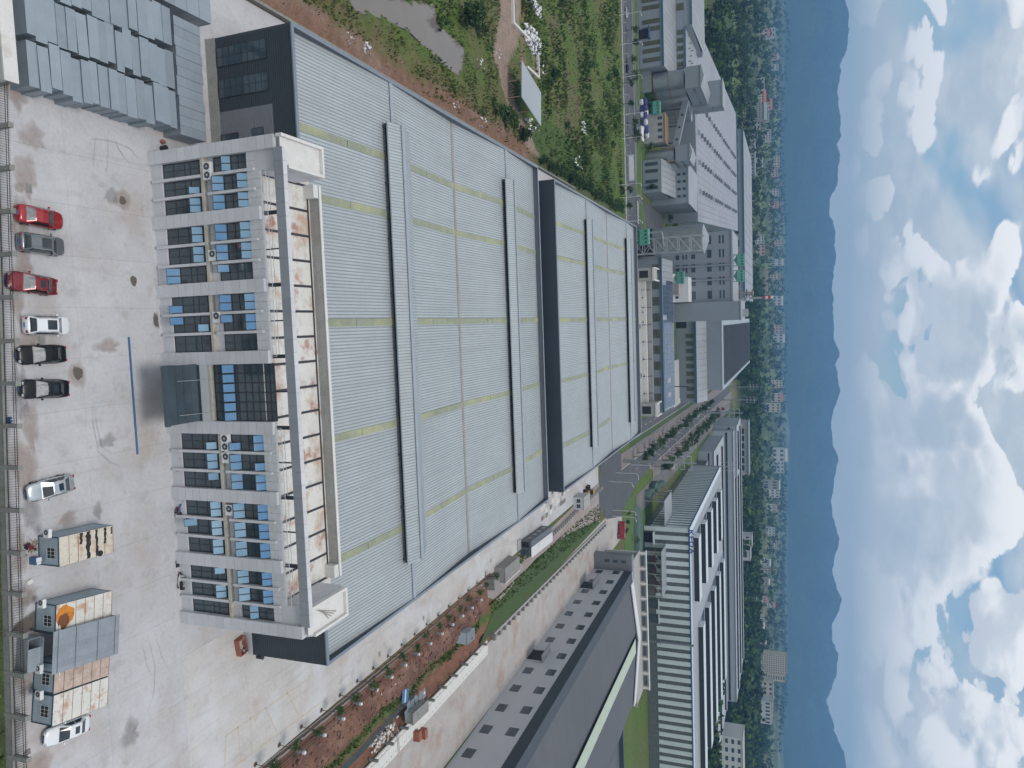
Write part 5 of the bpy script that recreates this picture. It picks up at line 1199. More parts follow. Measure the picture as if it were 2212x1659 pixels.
# ------------------------------------------------------------------ neighbouring hall (white walls, charcoal roof)
mk('roof_charcoal', (.098, .102, .112), .6, .2, var=.07, scale=.05, orand=.03); mk('hall_white', (.50, .50, .51), .7, var=.05, scale=.15); mk('skylight_pale', (.40, .46, .36), .5, var=.1)
NH = thing('neighbour_hall', 'grey-walled hall with charcoal roof edge and dark ribbed roof to the right', 'factory', (88.5, 150, 0), .02); NM = TR(88.55, 160, 0, .02)
ya, yb = -110, 92
wl = box('wall', 0, .4, ya, yb, 0, 13.5, 'hall_white', NH, NM); box('gable_wall', .4, 48, yb-.4, yb, 0, 13.4, 'hall_white', NH, NM)
for k in range(22): 
    y0 = ya+(yb-ya)*k/22; box('fascia_panel', -.06, 0, y0+.01, y0+(yb-ya)/22-.02, 10.9, 13.6, 'clad_charcoal', wl, NM); box('parapet_cap', -.1, 3.6, y0+.01, y0+(yb-ya)/22-.02, 13.6, 13.7, 'clad_charcoal', wl, NM)
box('gutter', .4, 3.6, ya, yb, 13.2, 13.55, 'clad_charcoal', NH, NM)
def hwin(y, z, w_, h_, nx_=3, nz=2, x=0):
    wd = box('window', x-.03, x, y-w_/2, y+w_/2, z-h_/2, z+h_/2, 'black', wl, NM)
    for i in range(nx_):
        for j in range(nz): box('pane', x-.06, x-.035, y-w_/2+w_*i/nx_+.05, y-w_/2+w_*(i+1)/nx_-.05, z-h_/2+h_*j/nz+.05, z-h_/2+h_*(j+1)/nz-.05, 'glass', wd, NM)
for k in range(-2, 11):
    y = 80.5-k*9.4
    if k != 5 : hwin(y-10, 2.55, 3.3, 2.3)
    hwin(y if k > -1 else y, 8.5, 3.3, 2.3)
for y in (22.5,):
    dr = box('doorway', -.04, 0, y-3, y+3, 0, 4.3, 'black', wl, NM); box('door_frame', -.3, -.05, y-3.2, y-3, 0, 4.5, 'hall_white', dr, NM); box('door_frame', -.3, -.05, y+3, y+3.2, 0, 4.5, 'hall_white', dr, NM); box('door_canopy', -2.2, -.06, y-3.6, y+3.6, 4.6, 4.85, 'clad_mid', dr, NM)
y = 76; dr = box('doorway', -.04, 0, y-3, y+3, 0, 4.3, 'black', wl, NM); box('door_canopy', -2.6, -.06, y-3.8, y+4.2, 4.6, 4.9, 'clad_mid', dr, NM)
# ribbed charcoal roof in sheets
def nroof(x0, z0, x1, z1, n, name='roof_sheet'):
    w_ = (yb-ya)/n; b = MB(); L_ = x1-x0
    for k in range(3):
        u = w_*k/3
        for (a, za), (c, zc_) in (((u, 0), (u+.08, .05)), ((u+.08, .05), (u+.2, .05)), ((u+.2, .05), (u+.28, 0)), ((u+.28, 0), (u+w_/3, 0))): b.poly([(0, a, za), (L_, a, za+z1-z0), (L_, c, zc_+z1-z0), (0, c, zc_)], 'roof_charcoal')
    me_ = b.mesh('roof_sheet')
    for k in range(n): inst('roof_sheet', me_, NM @ TR(x0, ya+k*w_, z0), NH)
nroof(3.6, 13.4, 20.5, 15.2, 100); nroof(25.5, 15.2, 47, 13.3, 100)
mn = box('ridge_monitor', 21, 25, ya, 84, 14.8, 15.9, 'black', NH, NM)
for k in range(24): 
    y0 = ya+(194)*k/24; box('skylight_panel', 20.6, 25.4, y0+.02, y0+194/24-.03, 15.9, 16.0, 'skylight_pale', mn, NM)
b = MB(); b.extr([(0, 13.2), (48, 13.2), (48, 13.75), (23, 16.2), (0, 13.75)], 'y', 91.9, 92.3, 'white_wall'); b.build('gable_trim', NH, NM)
b = MB(); b.extr([(3.5, 13.75), (23, 15.75), (23, 16.1), (3.5, 14.1)], 'y', 88.5, 91.9, 'white_wall'); b.build('verge_flashing', NH, NM); b = MB(); b.extr([(23.1, 15.75), (47.5, 13.6), (47.5, 13.9), (23.1, 16.1)], 'y', 88.5, 91.9, 'white_wall'); b.build('verge_flashing', NH, NM)
# staircase tower and unfinished concrete annex behind
tw = thing('stair_tower', 'grey panelled stair tower at the far corner of the neighbouring hall', 'tower', (86, 254, 0), .02)
bd = box('wall', -5.4, 3.4, 92.6, 95.5, 0, 13.6, 'clad_mid', tw, NM)
for k in range(8): box('wall_panel', -5.4+k*1.1+.01, -4.32+k*1.1, 92.55, 92.6, .1, 13.5, 'clad_mid', bd, NM)
for k in range(5): box('side_panel', -5.45, -5.4, 92.7, 95.4, .1+k*2.7, 2.75+k*2.7, 'clad_mid', bd, NM)
for z in (4.0, 7.0, 10.0): w_ = box('window', -3.6, -2.6, 92.5, 92.55, z, z+1.6, 'glass', bd, NM); box('window_frame', -3.7, -2.5, 92.47, 92.5, z-.1, z, 'frame', w_, NM)
cwn = box('dark_glazing', 3.42, 7.0, 92.45, 92.6, 1.5, 13.3, 'clad_charcoal', tw, NM)
for k in range(3): box('strip_window', 3.7+k*1.1, 4.5+k*1.1, 92.4, 92.45, 2.5, 12, 'glass', cwn, NM)
ann = thing('annex_frame', 'unfinished concrete frame annex behind the neighbouring hall', 'building', (115, 265, 0), .02)
box('slab', -2, 52, 96, 110, 12.6, 13.0, 'concrete', ann, NM)
for k in range(10):
    x = -1.5+k*5.8; box('column', x, x+.8, 96.2, 97, 0, 12.6, 'concrete', ann, NM); box('column', x, x+.8, 109, 109.8, 0, 15.2, 'concrete_white', ann, NM)
    if k < 9: w_ = box('infill_wall', x+.8, x+5.8, 109.2, 109.6, 13.0, 15.0, 'concrete', ann, NM); box('window', x+1.4, x+5.2, 109.1, 109.2, 13.4, 14.7, 'glass', w_, NM)
box('parapet', -2, 52, 95.9, 96.19, 12.6, 13.4, 'concrete', ann, NM)
box('top_slab', -2, 52, 109, 110.2, 15.2, 15.5, 'concrete_white', ann, NM)
# further dark hall at the lower right corner
H2 = thing('far_right_hall', 'charcoal-edged hall beyond the dark roof at the right edge', 'factory', (150, 220, 0)); 
box('wall', 48.5, 90, -60, 78, 0, 10.5, 'hall_white', H2, NM); box('fascia', 48.4, 90, 77, 78.3, 8.0, 12.2, 'clad_charcoal', H2, NM); box('fascia', 48.3, 51, -60, 76.9, 10.5, 12.0, 'clad_charcoal', H2, NM)
for k in range(16): box('roof_sheet', 51+k*2.4, 53.35+k*2.4, -60, 76.9, 10.6, 10.75, 'roof_charcoal', H2, NM)
for k in range(3): box('strip_window', 53+k*9, 59+k*9, 76.8, 76.95, 4, 7, 'glass', H2, NM)
# ------------------------------------------------------------------ striped white and blue hall
mk('keda_white', (.55, .60, .605), .5, .05, var=.05, scale=.2); mk('keda_glass', (.115, .125, .125), .25, 0, var=.25, scale=.8); mk('keda_blue', (.025, .075, .27), .45); mk('solar', (.065, .10, .17), .2, .4, var=.15, scale=.1, orand=.15); mk('roof_pale', (.33, .345, .36), .5, .3, var=.06)
KD = thing('striped_hall', 'white hall with dark vertical window strips, blue trim and rooftop monitors', 'factory', (96, 346, 0))
KX0, KX1, KY0, KY1, KZ = 96.2, 236, 346, 500, 21.4
bd = box('wall', KX0+.2, KX1, KY0+.2, KY1, 0, KZ-.6, 'keda_glass', KD)
k = 0; x = KX0
while x < KX1-3:
    z0 = 0.1 if k in (0, 2, 3) else 5.0
    if k == 1: z0 = 5.2
    box('wall_band', x, x+2.15, KY0, KY0+.2, z0, KZ-.7, 'keda_white', bd); x += 4.03; k += 1
for j in range(8): box('glazing_bar', KX0+.2, KX1, KY0+.14, KY0+.19, 6.0+j*1.9, 6.08+j*1.9, 'frame', bd)
for i in range(34): y = KY0+1.2+i*4.5; box('wall_band', KX0, KX0+.2, y, y+2.3, 3.0, KZ-.7, 'keda_white', bd)
box('blue_trim', KX0-.1, KX1, KY0-.15, KY0+.19, KZ-.7, KZ-.2, 'keda_blue', KD); box('blue_trim', KX0-.15, KX0+.19, KY0+.2, KY1, KZ-.7, KZ-.2, 'keda_blue', KD)
box('eave', KX0-.05, KX0+3.2, KY0-.05, KY1, KZ-.2, KZ, 'keda_white', KD); box('eave', KX0+3.3, KX1, KY0-.05, KY0+3, KZ-.2, KZ, 'keda_white', KD)
box('roof', KX0+3.3, KX1, KY0+3.1, KY1, KZ-.6, KZ-.15, 'roof_pale', KD)
tx = bpy.data.curves.new('lettering', 'FONT'); tx.body = 'KEDA'; tx.size = 3.6; tx.extrude = .12; tx.space_character = 1.15; tx.offset = .07; tx.materials.append(MT['keda_blue'])
tmp = bpy.data.objects.new('lettering_curve', tx); COL.objects.link(tmp)
lm = bpy.data.meshes.new_from_object(tmp.evaluated_get(bpy.context.evaluated_depsgraph_get())); bpy.data.objects.remove(tmp); bpy.data.curves.remove(tx)
place(bpy.data.objects.new('lettering', lm), Matrix.LocRotScale(Vector((KX0+.4, KY0-.3, KZ-.25)), Matrix.Rotation(R(90), 3, 'X'), Vector((1.15, .75, 1))), KD)
q = random.Random(3)
for gi, (xa, xb) in enumerate(((104.5, 136), (153.5, 232))):
    for j in range(5):
        y = 360+j*29+(12 if gi else 0); xa_, xb_ = xa+j*.8, xb+j*.8
        m_ = box('roof_monitor', xa_, xb_, y, y+6, KZ-.1, KZ+2.2, 'black', KD); box('monitor_roof', xa_-.3, xb_+.3, y-.2, y+8, KZ+2.2, KZ+2.45, 'keda_white', m_); box('monitor_end', xa_-.25, xa_, y-.1, y+7.5, KZ-.1, KZ+2.2, 'keda_white', m_)
        for i in range(14): box('solar_panel', xa_+(xb_-xa_)*i/14+.05, xa_+(xb_-xa_)*(i+1)/14-.05, y+10, y+24, KZ-.1, KZ+.02, 'solar' if q.random() < .75 else 'roof_pale', KD)
for (xa, xb, yw, lab) in ((104.5, 126, 340, 0),):
    cn = box('canopy', xa, xb, 333.5, 345.9, 9.8, 10.1, 'roof_pale', KD)
    for i in range(5): x = xa+.4+(xb-xa-.8)*i/4; box('canopy_post', x-.2, x+.2, 333.8, 334.2, 0, 9.8, 'steel', cn); b = MB(); b.tube((x, 334, 6.5), (x+4.6 if i < 4 else x-4.6, 334, 9.6), .12, n=5, m='steel'); b.build('canopy_brace', cn)
    for i in range(7): box('canopy_sheet', xa+(xb-xa)*i/7+.02, xa+(xb-xa)*(i+1)/7-.02, 333.3, 345.9, 10.1, 10.2, 'roof_pale', cn)
    box('crane_beam', xa+1, xb-1, 338, 339, 6.0, 6.8, 'car_red', cn)
cn = box('side_canopy', 84, 96, 346.5, 368, 9.6, 9.9, 'roof_pale', KD)
for i in range(4): 
    y = 347+i*6.6; box('canopy_post', 84.3, 84.7, y, y+.4, 0, 9.6, 'steel', cn); b = MB(); b.tube((84.5, y+.2, 6), (84.5, y+5.5, 9.5), .12, n=5, m='steel'); b.build('canopy_brace', cn)
dr = box('doorway', 99.2, 104, KY0-.08, KY0-.01, 0, 4.4, 'black', KD); box('door_canopy', 98.6, 104.6, KY0-2.6, KY0-.1, 4.5, 5.0, 'keda_white', dr)
for (xa, xb) in ((131.5, 136), (139, 143)): dr = box('doorway', xa, xb, KY0-.08, KY0-.01, 0, 6, 'glass', KD); box('door_frame', xa-.3, xb+.3, KY0-.4, KY0-.09, 6.0, 6.5, 'keda_white', dr)
t = thing('chimney_pipe', 'slim grey vent pipe standing before the striped hall', 'pipe', (151, 343, 0)); b = MB(); b.tube((151, 343, 0), (151, 343, 22), .5, .45, 12, 'clad_mid').tube((151, 343, 22), (151, 343, 22.6), .6, .6, 12, 'clad_mid').tube((151, 343, 7), (151, 343, 7.4), 1.2, 1.2, 12, 'clad_mid'); b.build('stack', t)
b = MB(); b.tube((150.4, 342.5, 8), (150.4, 342.5, 9), .05, n=5, m='steel'); b.build('platform_rail', t)
# green tarpaulin covers on goods beside the striped hall, stored goods
mk('tarp_green', (.05, .095, .075), .6, var=.25, scale=.5, bump=.2, bscale=1.2)
def lump(name, label, cat, x0, x1, y0, y1, h, m, seed, group=None, kind=None, n=9):
    b = MB(); G_ = []
    for j in range(n+1):
        for i in range(n+1):
            u, v = i/n, j/n; e = min(1, 6*min(u, 1-u, v, 1-v)); b.v.append((x0+(x1-x0)*u, y0+(y1-y0)*v, h*e**.5*(.65+.6*fbm(u*4+seed, v*4, seed, 3))))
    b._m(m)
    for j in range(n):
        for i in range(n): a = j*(n+1)+i; b.f.append((a, a+1, a+n+2, a+n+1)); b.mi.append(0)
    o = b.build(name, smooth=True); tag(o, label, cat, group, kind); return o
lump('tarpaulin_heap', 'long heap of goods under green tarpaulin beside the lawn', 'tarpaulin', 82, 116, 323, 331, 2.6, 'tarp_green', 3, n=16)
for k, (x, y, s_, w_) in enumerate(((82.2, 352, 5, 4), (83, 362, 6, 4), (84.5, 372, 5, 3.6), (84.5, 382, 6, 4), (86, 392, 5, 4), (78, 398, 5, 3))): lump('tarpaulin_heap', 'dark green tarpaulin heap, %s along the road beside the striped hall' % nth(k), 'tarpaulin', x-w_/2, x+w_/2, y-s_/2, y+s_/2, 2.8, 'tarp_green', 10+k, 'tarpaulin heaps by the road')
# ------------------------------------------------------------------ long grey halls behind the striped hall
mk('grey_hall', (.33, .36, .39), .6, var=.05, scale=.1); mk('grey_roof', (.36, .375, .385), .55, .2, var=.08, scale=.08, orand=.05)
def long_hall(label, x0, x1, y0, y1, h, mon=2, wall='grey_hall', bays=8, roofm='grey_roof', rise=1.0):
    t = thing('grey_hall', label, 'factory', ((x0+x1)/2, y0, 0), 0, 'grey halls behind the striped hall'); wl = box('wall', x0, x1, y0, y1, 0, h, wall, t)
    box('strip_window', x0+1, x1-1, y0-.06, y0-.01, h*.62, h*.72, 'black', wl); box('eave_trim', x0-.2, x1+.2, y0-.3, y0-.07, h-.5, h+.1, 'clad_mid', wl); box('eave_trim', x0-.3, x0-.01, y0, y1, h-.5, h+.1, 'clad_mid', wl)
    for k in range(bays): box('roof_sheet', x0+(x1-x0)*k/bays+.05, x0+(x1-x0)*(k+1)/bays-.05, y0+.1, y1-.1, h, h+.15, roofm, t)
    for k in range(mon):
        y = y0+(y1-y0)*(k+.5)/mon; m_ = box('roof_monitor', x0+6, x1-6, y-2, y+2, h+.15, h+1.4, 'black', t); box('monitor_roof', x0+5.5, x1-5.5, y-2.4, y+2.4, h+1.4, h+1.7, roofm, m_)
    return t
long_hall('long grey hall with a dark clerestory directly behind the striped hall', 97, 330, 560, 640, 11.5, 2); long_hall('second long grey hall farther behind the striped hall', 97, 340, 665, 760, 17.5, 3); long_hall('blue-grey hall with dark gable windows right of the boulevard', 94, 140, 676, 700, 19.5, 1, bays=5)
t = thing('shed_block', 'low dark blue-grey shed beside the sheltered yard', 'shed', (115, 548, 0)); box('wall', 103, 150, 540, 556, 0, 7.5, 'clad_band', t); box('roof', 102.5, 150.5, 539.5, 556.5, 7.5, 7.8, 'clad_mid', t)
t = thing('brown_block', 'flat-roofed block with a row of square openings behind the grey halls', 'building', (135, 800, 0)); wl = box('wall', 106, 160, 790, 815, 0, 22.5, 'concrete', t); box('roof', 105, 161, 789, 816, 22.5, 23.3, 'clad_mid', t)
for k in range(6): box('window', 112+k*7.6, 117.6+k*7.6, 789.7, 789.98, 14, 19, 'black', wl)
# ------------------------------------------------------------------ grey plant beyond the crossing road
mk('plant_wall', (.235, .26, .28), .6, .1, var=.05, scale=.1); mk('plant_wall_dark', (.15, .165, .18), .6, .1, var=.06, scale=.1); mk('plant_roof', (.33, .345, .355), .5, .3, var=.07, scale=.1, orand=.04); mk('olive_glass', (.10, .095, .06), .3, var=.2, scale=.6)
mk('eave_blue', (.06, .12, .19), .5, .2); mk('silo', (.34, .365, .385), .35, .6, var=.12, scale=.4); mk('green_paint', (.10, .30, .23), .6, var=.15); mk('flat_roof', (.29, .30, .32), .6, .1, var=.08, scale=.05, stain=[((.23, .24, .26), .03, .5, .7, .6)])
mk('rust_steel', (.26, .16, .08), .8, .2)
GP = 'buildings of the grey plant'
def vwin(root, x0, x1, y, z0, z1, rows=4, m='olive_glass'):
    w_ = box('window', x0, x1, y-.06, y-.01, z0, z1, 'frame', root)
    for j in range(rows): box('pane', x0+.12, x1-.12, y-.09, y-.065, z0+(z1-z0)*j/rows+.1, z0+(z1-z0)*(j+1)/rows-.1, m, w_)
def shed_roof(root, x0, x1, y0, z0, y1, z1, n, m='plant_roof', name='roof_sheet'):
    w_ = (x1-x0)/n; b = MB()
    b.poly([(0, 0, .1), (w_-.05, 0, .1), (w_-.05, y1-y0, z1-z0+.1), (0, y1-y0, z1-z0+.1)], m); b.poly([(0, 0, 0), (w_-.05, 0, 0), (w_-.05, 0, .1), (0, 0, .1)], m); b.poly([(w_-.05, 0, 0), (w_-.05, y1-y0, z1-z0), (w_-.05, y1-y0, z1-z0+.1), (w_-.05, 0, .1)], m)
    b.poly([(0, 0, .1), (.12, 0, .2), (.12, y1-y0, z1-z0+.2), (0, y1-y0, z1-z0+.1)], m)
    me_ = b.mesh(name)
    for i in range(n): inst(name, me_, TR(x0+i*w_, y0, z0), root)
# left hall with a lower front range
t = thing('plant_hall', 'grey plant hall with blue eaves, tall windows and a dark gateway', 'factory', (-140, 361, 0), 0, GP)
wl = box('front_wall', -215, -119, 361, 386, 0, 11.0, 'plant_wall', t); box('blue_eave', -215.3, -118.8, 360.6, 361.0, 10.6, 11.5, 'eave_blue', t)
shed_roof(t, -215, -119, 361, 11.0, 389.6, 13.1, 32)
w2 = box('rear_wall', -215, -126, 390, 430, 0, 17.2, 'plant_wall', t); box('blue_eave', -145, -125.8, 389.6, 390, 17.0, 17.9, 'eave_blue', t); box('rear_wall', -215, -146, 389.9, 440, 17.2, 20.6, 'plant_wall', t); box('blue_eave', -215, -145.8, 389.4, 389.88, 20.2, 21.2, 'eave_blue', t)
shed_roof(t, -145.8, -126, 390, 17.4, 428, 18.6, 8); shed_roof(t, -215, -146, 390, 20.7, 440, 21.8, 22)
for x in (-150.4, -146.9, -140.6, -137.2, -130.8, -127.4, -123.2):
    if x > -134: vwin(wl, x, x+2.0, 361, 1.6, 9.8, 6)
    else: vwin(wl, x, x+2.0, 361, 1.6, 9.8, 6)
for x in (-158, -162, -170, -174, -182, -186): vwin(wl, x, x+2.0, 361, 1.6, 9.8, 6)
dr = box('gateway', -136.6, -132.2, 360.9, 360.98, 0, 4.6, 'black', wl); box('gate_canopy', -137.2, -131.6, 358.8, 360.88, 4.7, 5.4, 'eave_blue', dr)
dr = box('gateway', -156, -151.8, 360.9, 360.98, 0, 4.6, 'black', wl)
for i in range(7): vwin(w2, -214+i*9.5, -210.6+i*9.5, 390, 13.6, 19.6, 5); 
for i in range(5): vwin(w2, -144.2+i*3.9, -142+i*3.9, 390, 13.6, 16.6, 3)
for i in range(9): b = MB(); b.tube((-143+i*2.1-(0 if i < 8 else 0), 396+(i % 3)*5, 18.3), (-143+i*2.1, 396+(i % 3)*5, 19.6), .35, .35, 8, 'steel'); b.build('roof_vent', t)
# silo block
t = thing('silo_tower', 'clad silo block with a windowed box on top and a taller tower behind', 'silo', (-112, 368, 0), 0, GP)
for i in range(5):
    cx, cy = -114.6+i*2.5, 371+i*6.0
    b = MB(); b.tube((cx, cy, 5.0), (cx, cy, 19.5), 4.3, 4.3, 28, 'silo'); s_ = b.build('silo', t, smooth=False)
    b = MB(); b.tube((cx, cy, .6), (cx, cy, 5.0), 1.4, 4.3, 24, 'silo'); b.build('hopper', s_)
    for z in (5.0, 12.0): b = MB(); b.tube((cx, cy, z), (cx, cy, z+.25), 4.42, 4.42, 28, 'rust_steel'); b.build('ring_beam', s_)
tb = box('top_box', -118.2, -108.4, 366, 396, 20.2, 27.2, 'plant_wall', t); b = MB(); b.extr([(-118.5, 27.2), (-108.1, 27.2), (-108.1, 27.5), (-113.3, 28.9), (-118.5, 27.5)], 'y', 365.7, 396.3, 'plant_roof'); b.build('top_roof', tb)
for i in range(9): box('window', -108.36, -108.3, 368+i*3.0, 369.5+i*3.0, 23.6, 24.8, 'glass', tb)
tb = box('stair_tower', -119.5, -107, 397, 408, 0, 34.2, 'plant_wall', t); box('tower_roof', -119.8, -106.7, 396.7, 408.3, 34.2, 34.7, 'plant_roof', tb)
for z in (14, 21, 29): 
    for i in range(2): box('window', -106.96, -106.9, 399+i*4, 401+i*4, z, z+1.3, 'glass', tb)
box('skirt_wall', -119, -109, 365.4, 366, 0, 4.6, 'silo', t)
# filter unit, bag store, annex, conveyor
def filter_unit(label, x, y, z, s_=1.0):
    t = thing('dust_filter', label, 'dust filter', (x, y, z if z < 1 else 0), 0, 'green dust filters'); 
    bd = box('body', x-3*s_, x+3*s_, y-1.6*s_, y+1.6*s_, z+2.2*s_, z+5.6*s_, 'green_paint', t)
    for i in range(4): b = MB(); b.tube((x-2.2*s_+i*1.45*s_, y-1.61*s_, z+4.6*s_), (x-2.2*s_+i*1.45*s_, y-1.7*s_, z+4.6*s_), .42*s_, n=10, m='steel_dark'); b.build('port', bd)
    b = MB(); b.v += [(x-3*s_, y-1.6*s_, z+2.2*s_), (x+3*s_, y-1.6*s_, z+2.2*s_), (x+3*s_, y+1.6*s_, z+2.2*s_), (x-3*s_, y+1.6*s_, z+2.2*s_), (x, y, z+.5*s_)]; b._m('green_paint')
    for k in range(4): b.f.append((k, 4, (k+1) % 4)); b.mi.append(0)
    b.build('hopper', t)
    for sx_ in (-2.8, 2.8):
        for sy_ in (-1.4, 1.4): box('leg', x+sx_*s_-.12, x+sx_*s_+.12, y+sy_*s_-.12, y+sy_*s_+.12, z if z > 1 else 0, z+2.2*s_, 'green_paint', t)
    return t
filter_unit('green dust filter between silo tower and bag heap', -101.5, 367, 2.8)
filter_unit('green dust filter at the near right end of the plant', -36.5, 325, 3.0, 1.1); filter_unit('green dust filter on the pale block behind the solar roof', -21.5, 382, 10.5); filter_unit('green dust filter on the roof of the tall grey block', -30, 404, 38)
filter_unit('second green dust filter on the roof of the tall grey block', -22, 404, 37.8)
q = random.Random(21); mk('bag_blue', (.055, .06, .21), .6, var=.2); mk('bag_white', (.62, .63, .65), .6, var=.1)
BP = [(-103.5, 360.5), (-101, 361.5), (-99.2, 362.5), (-97.5, 361.2), (-95.8, 362), (-94, 361.2), (-92.2, 362.4), (-90.4, 363), (-88.8, 364)]
for k, (x, y) in enumerate(BP):
    for j in range(2 if k != 4 else 1):
        b = MB(); s_ = 1.25; n = 7; m = 'bag_blue' if (k+j) % 3 else 'bag_white'; b._m(m)
        for a in range(5):
            ph = a/4; r_ = s_*(1, 1.12, 1.1, .95, .5)[a]; z = (0, .35, 1.0, 1.5, 1.65)[a]+j*1.6
            for c in range(8): an = c*.785+.39; rr = r_*(1.0+.16*(1 if c % 2 else -1)*(.6))*q.uniform(.93, 1.07); b.v.append((rr*math.cos(an), rr*math.sin(an), z))
        for a in range(4):
            for c in range(8): b.f.append((a*8+c, a*8+(c+1) % 8, a*8+8+(c+1) % 8, a*8+8+c)); b.mi.append(0)
        b.f.append(tuple(range(32, 40))); b.mi.append(0)
        o = b.build('bulk_bag', None, TR(x+q.uniform(-.3, .3), y+q.uniform(-.4, .4), .02, q.random())); tag(o, '%s bulk bag, %s from the silo tower in the %s layer' % ('purple-blue' if m == 'bag_blue' else 'white', nth(k), 'upper' if j else 'lower'), 'bulk bag', 'bulk bags stacked before the plant')
t = thing('plant_annex', 'pale low wall building with small windows behind the bulk bags', 'building', (-92, 368, 0), 0, GP); wl = box('wall', -99, -85.5, 367, 377, 0, 10.0, 'concrete', t); box('roof', -99.3, -85.2, 366.7, 377.3, 10.0, 10.4, 'rust_steel', t)
for x in (-97.5, -94.6, -91.8, -88.6): box('window', x, x+1.4, 366.9, 366.98, 7.0, 9.0, 'glass', wl)
t = thing('conveyor_gallery', 'inclined grey conveyor gallery with square windows', 'conveyor', (-95, 376, 0), 0, GP)
b = MB(); A, B_ = Vector((-107, 381, 18.5)), Vector((-83, 376, 13.5)); 
for dz in (0,): b.v += [tuple(A+Vector((0, -1.2, -1.5))), tuple(B_+Vector((0, -1.2, -1.5))), tuple(B_+Vector((0, 1.2, -1.5))), tuple(A+Vector((0, 1.2, -1.5))), tuple(A+Vector((0, -1.2, 1.5))), tuple(B_+Vector((0, -1.2, 1.5))), tuple(B_+Vector((0, 1.2, 1.5))), tuple(A+Vector((0, 1.2, 1.5)))]
b._m('plant_wall'); b.f += CFc; b.mi += [0]*6; g = b.build('gallery', t)
for f in (.3, .55, .8): c = A.lerp(B_, f); box('window', c.x-.5, c.x+.5, c.y-1.3, c.y-1.22, c.z-.5, c.z+.5, 'black', g)
for f in (.15, .5, .85): c = A.lerp(B_, f); box('trestle', c.x-.25, c.x+.25, c.y-.3, c.y+.3, 0, c.z-1.5, 'steel_dark', t)
# small silo with box, right hall, flat roofs
t = thing('small_silo', 'small clad silo with a grey box head', 'silo', (-80, 374, 0), 0, GP)
b = MB(); b.tube((-80.3, 374, 0), (-80.3, 374, 13.6), 3.0, 3.0, 24, 'silo'); b.build('silo', t); b = MB(); b.tube((-77.0, 381, 0), (-77.0, 381, 13.6), 3.0, 3.0, 24, 'silo'); b.build('silo', t)
tb = box('head_box', -84, -76.5, 371, 386, 14.4, 21.0, 'plant_wall', t); b = MB(); b.extr([(-84.3, 21), (-76.2, 21), (-76.2, 21.3), (-80.2, 22.4), (-84.3, 21.3)], 'y', 370.7, 386.3, 'plant_roof'); b.build('head_roof', tb)
for i in range(4): box('window', -76.46, -76.4, 373+i*3.2, 374.3+i*3.2, 17, 18, 'glass', tb)
for i in range(2): box('leg', -83.6+i*6.6, -83.2+i*6.6, 371.4, 371.8, 0, 14.4, 'rust_steel', t)
t = thing('plant_hall', 'grey plant hall with a lean-to roof and eight small square windows above', 'factory', (-68, 363, 0), 0, GP)
wl = box('front_wall', -77, -61.5, 363, 384.5, 0, 8.6, 'plant_wall', t); shed_roof(t, -77.2, -61.2, 363, 8.7, 384.8, 12.2, 6); w2 = box('upper_wall', -78, -58.5, 385, 420, 0, 18.2, 'plant_wall', t); box('roof', -78.2, -58.2, 384.8, 420, 18.2, 18.7, 'plant_roof', t)
for x in (-75.7, -72.4, -67.6, -64.6): vwin(wl, x, x+1.6, 363, 1.2, 7.2, 5, 'glass')
for i in range(4):
    for z in (13.2, 15.8): box('window', -73.5+i*3.6, -72.2+i*3.6, 384.9, 384.98, z, z+1.5, 'glass', w2)
t = thing('plant_great_hall', 'vast flat grey roof with rows of small roof vents behind the plant halls', 'factory', (-80, 430, 0), 0, GP)
GM = TR(-54, 424, 0, .09)
box('wall', -108, 0, 4, 330, 0, 17.6, 'plant_wall', t, GM)
for k in range(30):
    for j in range(3): box('roof_panel', -108+k*3.6+.06, -104.46+k*3.6, 4+j*108.6, 112.5+j*108.6, 17.6, 18.0, 'flat_roof', t, GM)
for k, x in enumerate((-66, -50, -34, -18)):
    for j in range(20): box('roof_vent', x, x+2.4, 14+j*15, 16+j*15, 18.0, 19.5, 'plant_wall_dark' if j % 5 else 'flashing', t, GM)
box('blue_eave', -108.5, .5, 330, 331.5, 16.5, 19.0, 'eave_blue', t, GM)
t = thing('plant_rear_hall', 'long farthest plant hall with pale roof strips and blue eave', 'factory', (-90, 800, 0), 0, GP); wl = box('wall', -190, -20, 800, 960, 0, 20.5, 'plant_wall', t); box('blue_eave', -190.5, -19.5, 799.4, 799.98, 19.8, 21.2, 'eave_blue', wl)
for k in range(17): box('roof_panel', -190+k*10+.3, -180.3+k*10, 800, 960, 20.5, 21.0, 'flat_roof', t)
for k in range(12): box('window', -184+k*13, -177+k*13, 799.9, 799.97, 12, 16, 'glass', wl)
# lattice tower with pipe bridge
t = thing('lattice_tower', 'steel lattice tower carrying a pipe in front of the tall grey block', 'tower', (-33, 332, 0), 0, GP)
for sx_ in (-36.5, -30.0):
    for sy_ in (331, 336): box('leg', sx_-.22, sx_+.22, sy_-.22, sy_+.22, 0, 31, 'steel', t)
for i in range(6):
    z0, z1 = i*5.1, (i+1)*5.1
    for a, c in (((-36.5, 331), (-30, 331)), ((-36.5, 336), (-30, 336))):
        b = MB(); b.tube((a[0], a[1], z0), (c[0], c[1], z1), .14, n=5, m='steel').tube((c[0], c[1], z0), (a[0], a[1], z1), .14, n=5, m='steel').tube((a[0], a[1], z1), (c[0], c[1], z1), .14, n=5, m='steel'); b.build('bracing', t)
    b = MB(); b.tube((-36.5, 331, z0), (-36.5, 336, z1), .12, n=5, m='steel').tube((-30, 331, z0), (-30, 336, z1), .12, n=5, m='steel'); b.build('bracing', t)
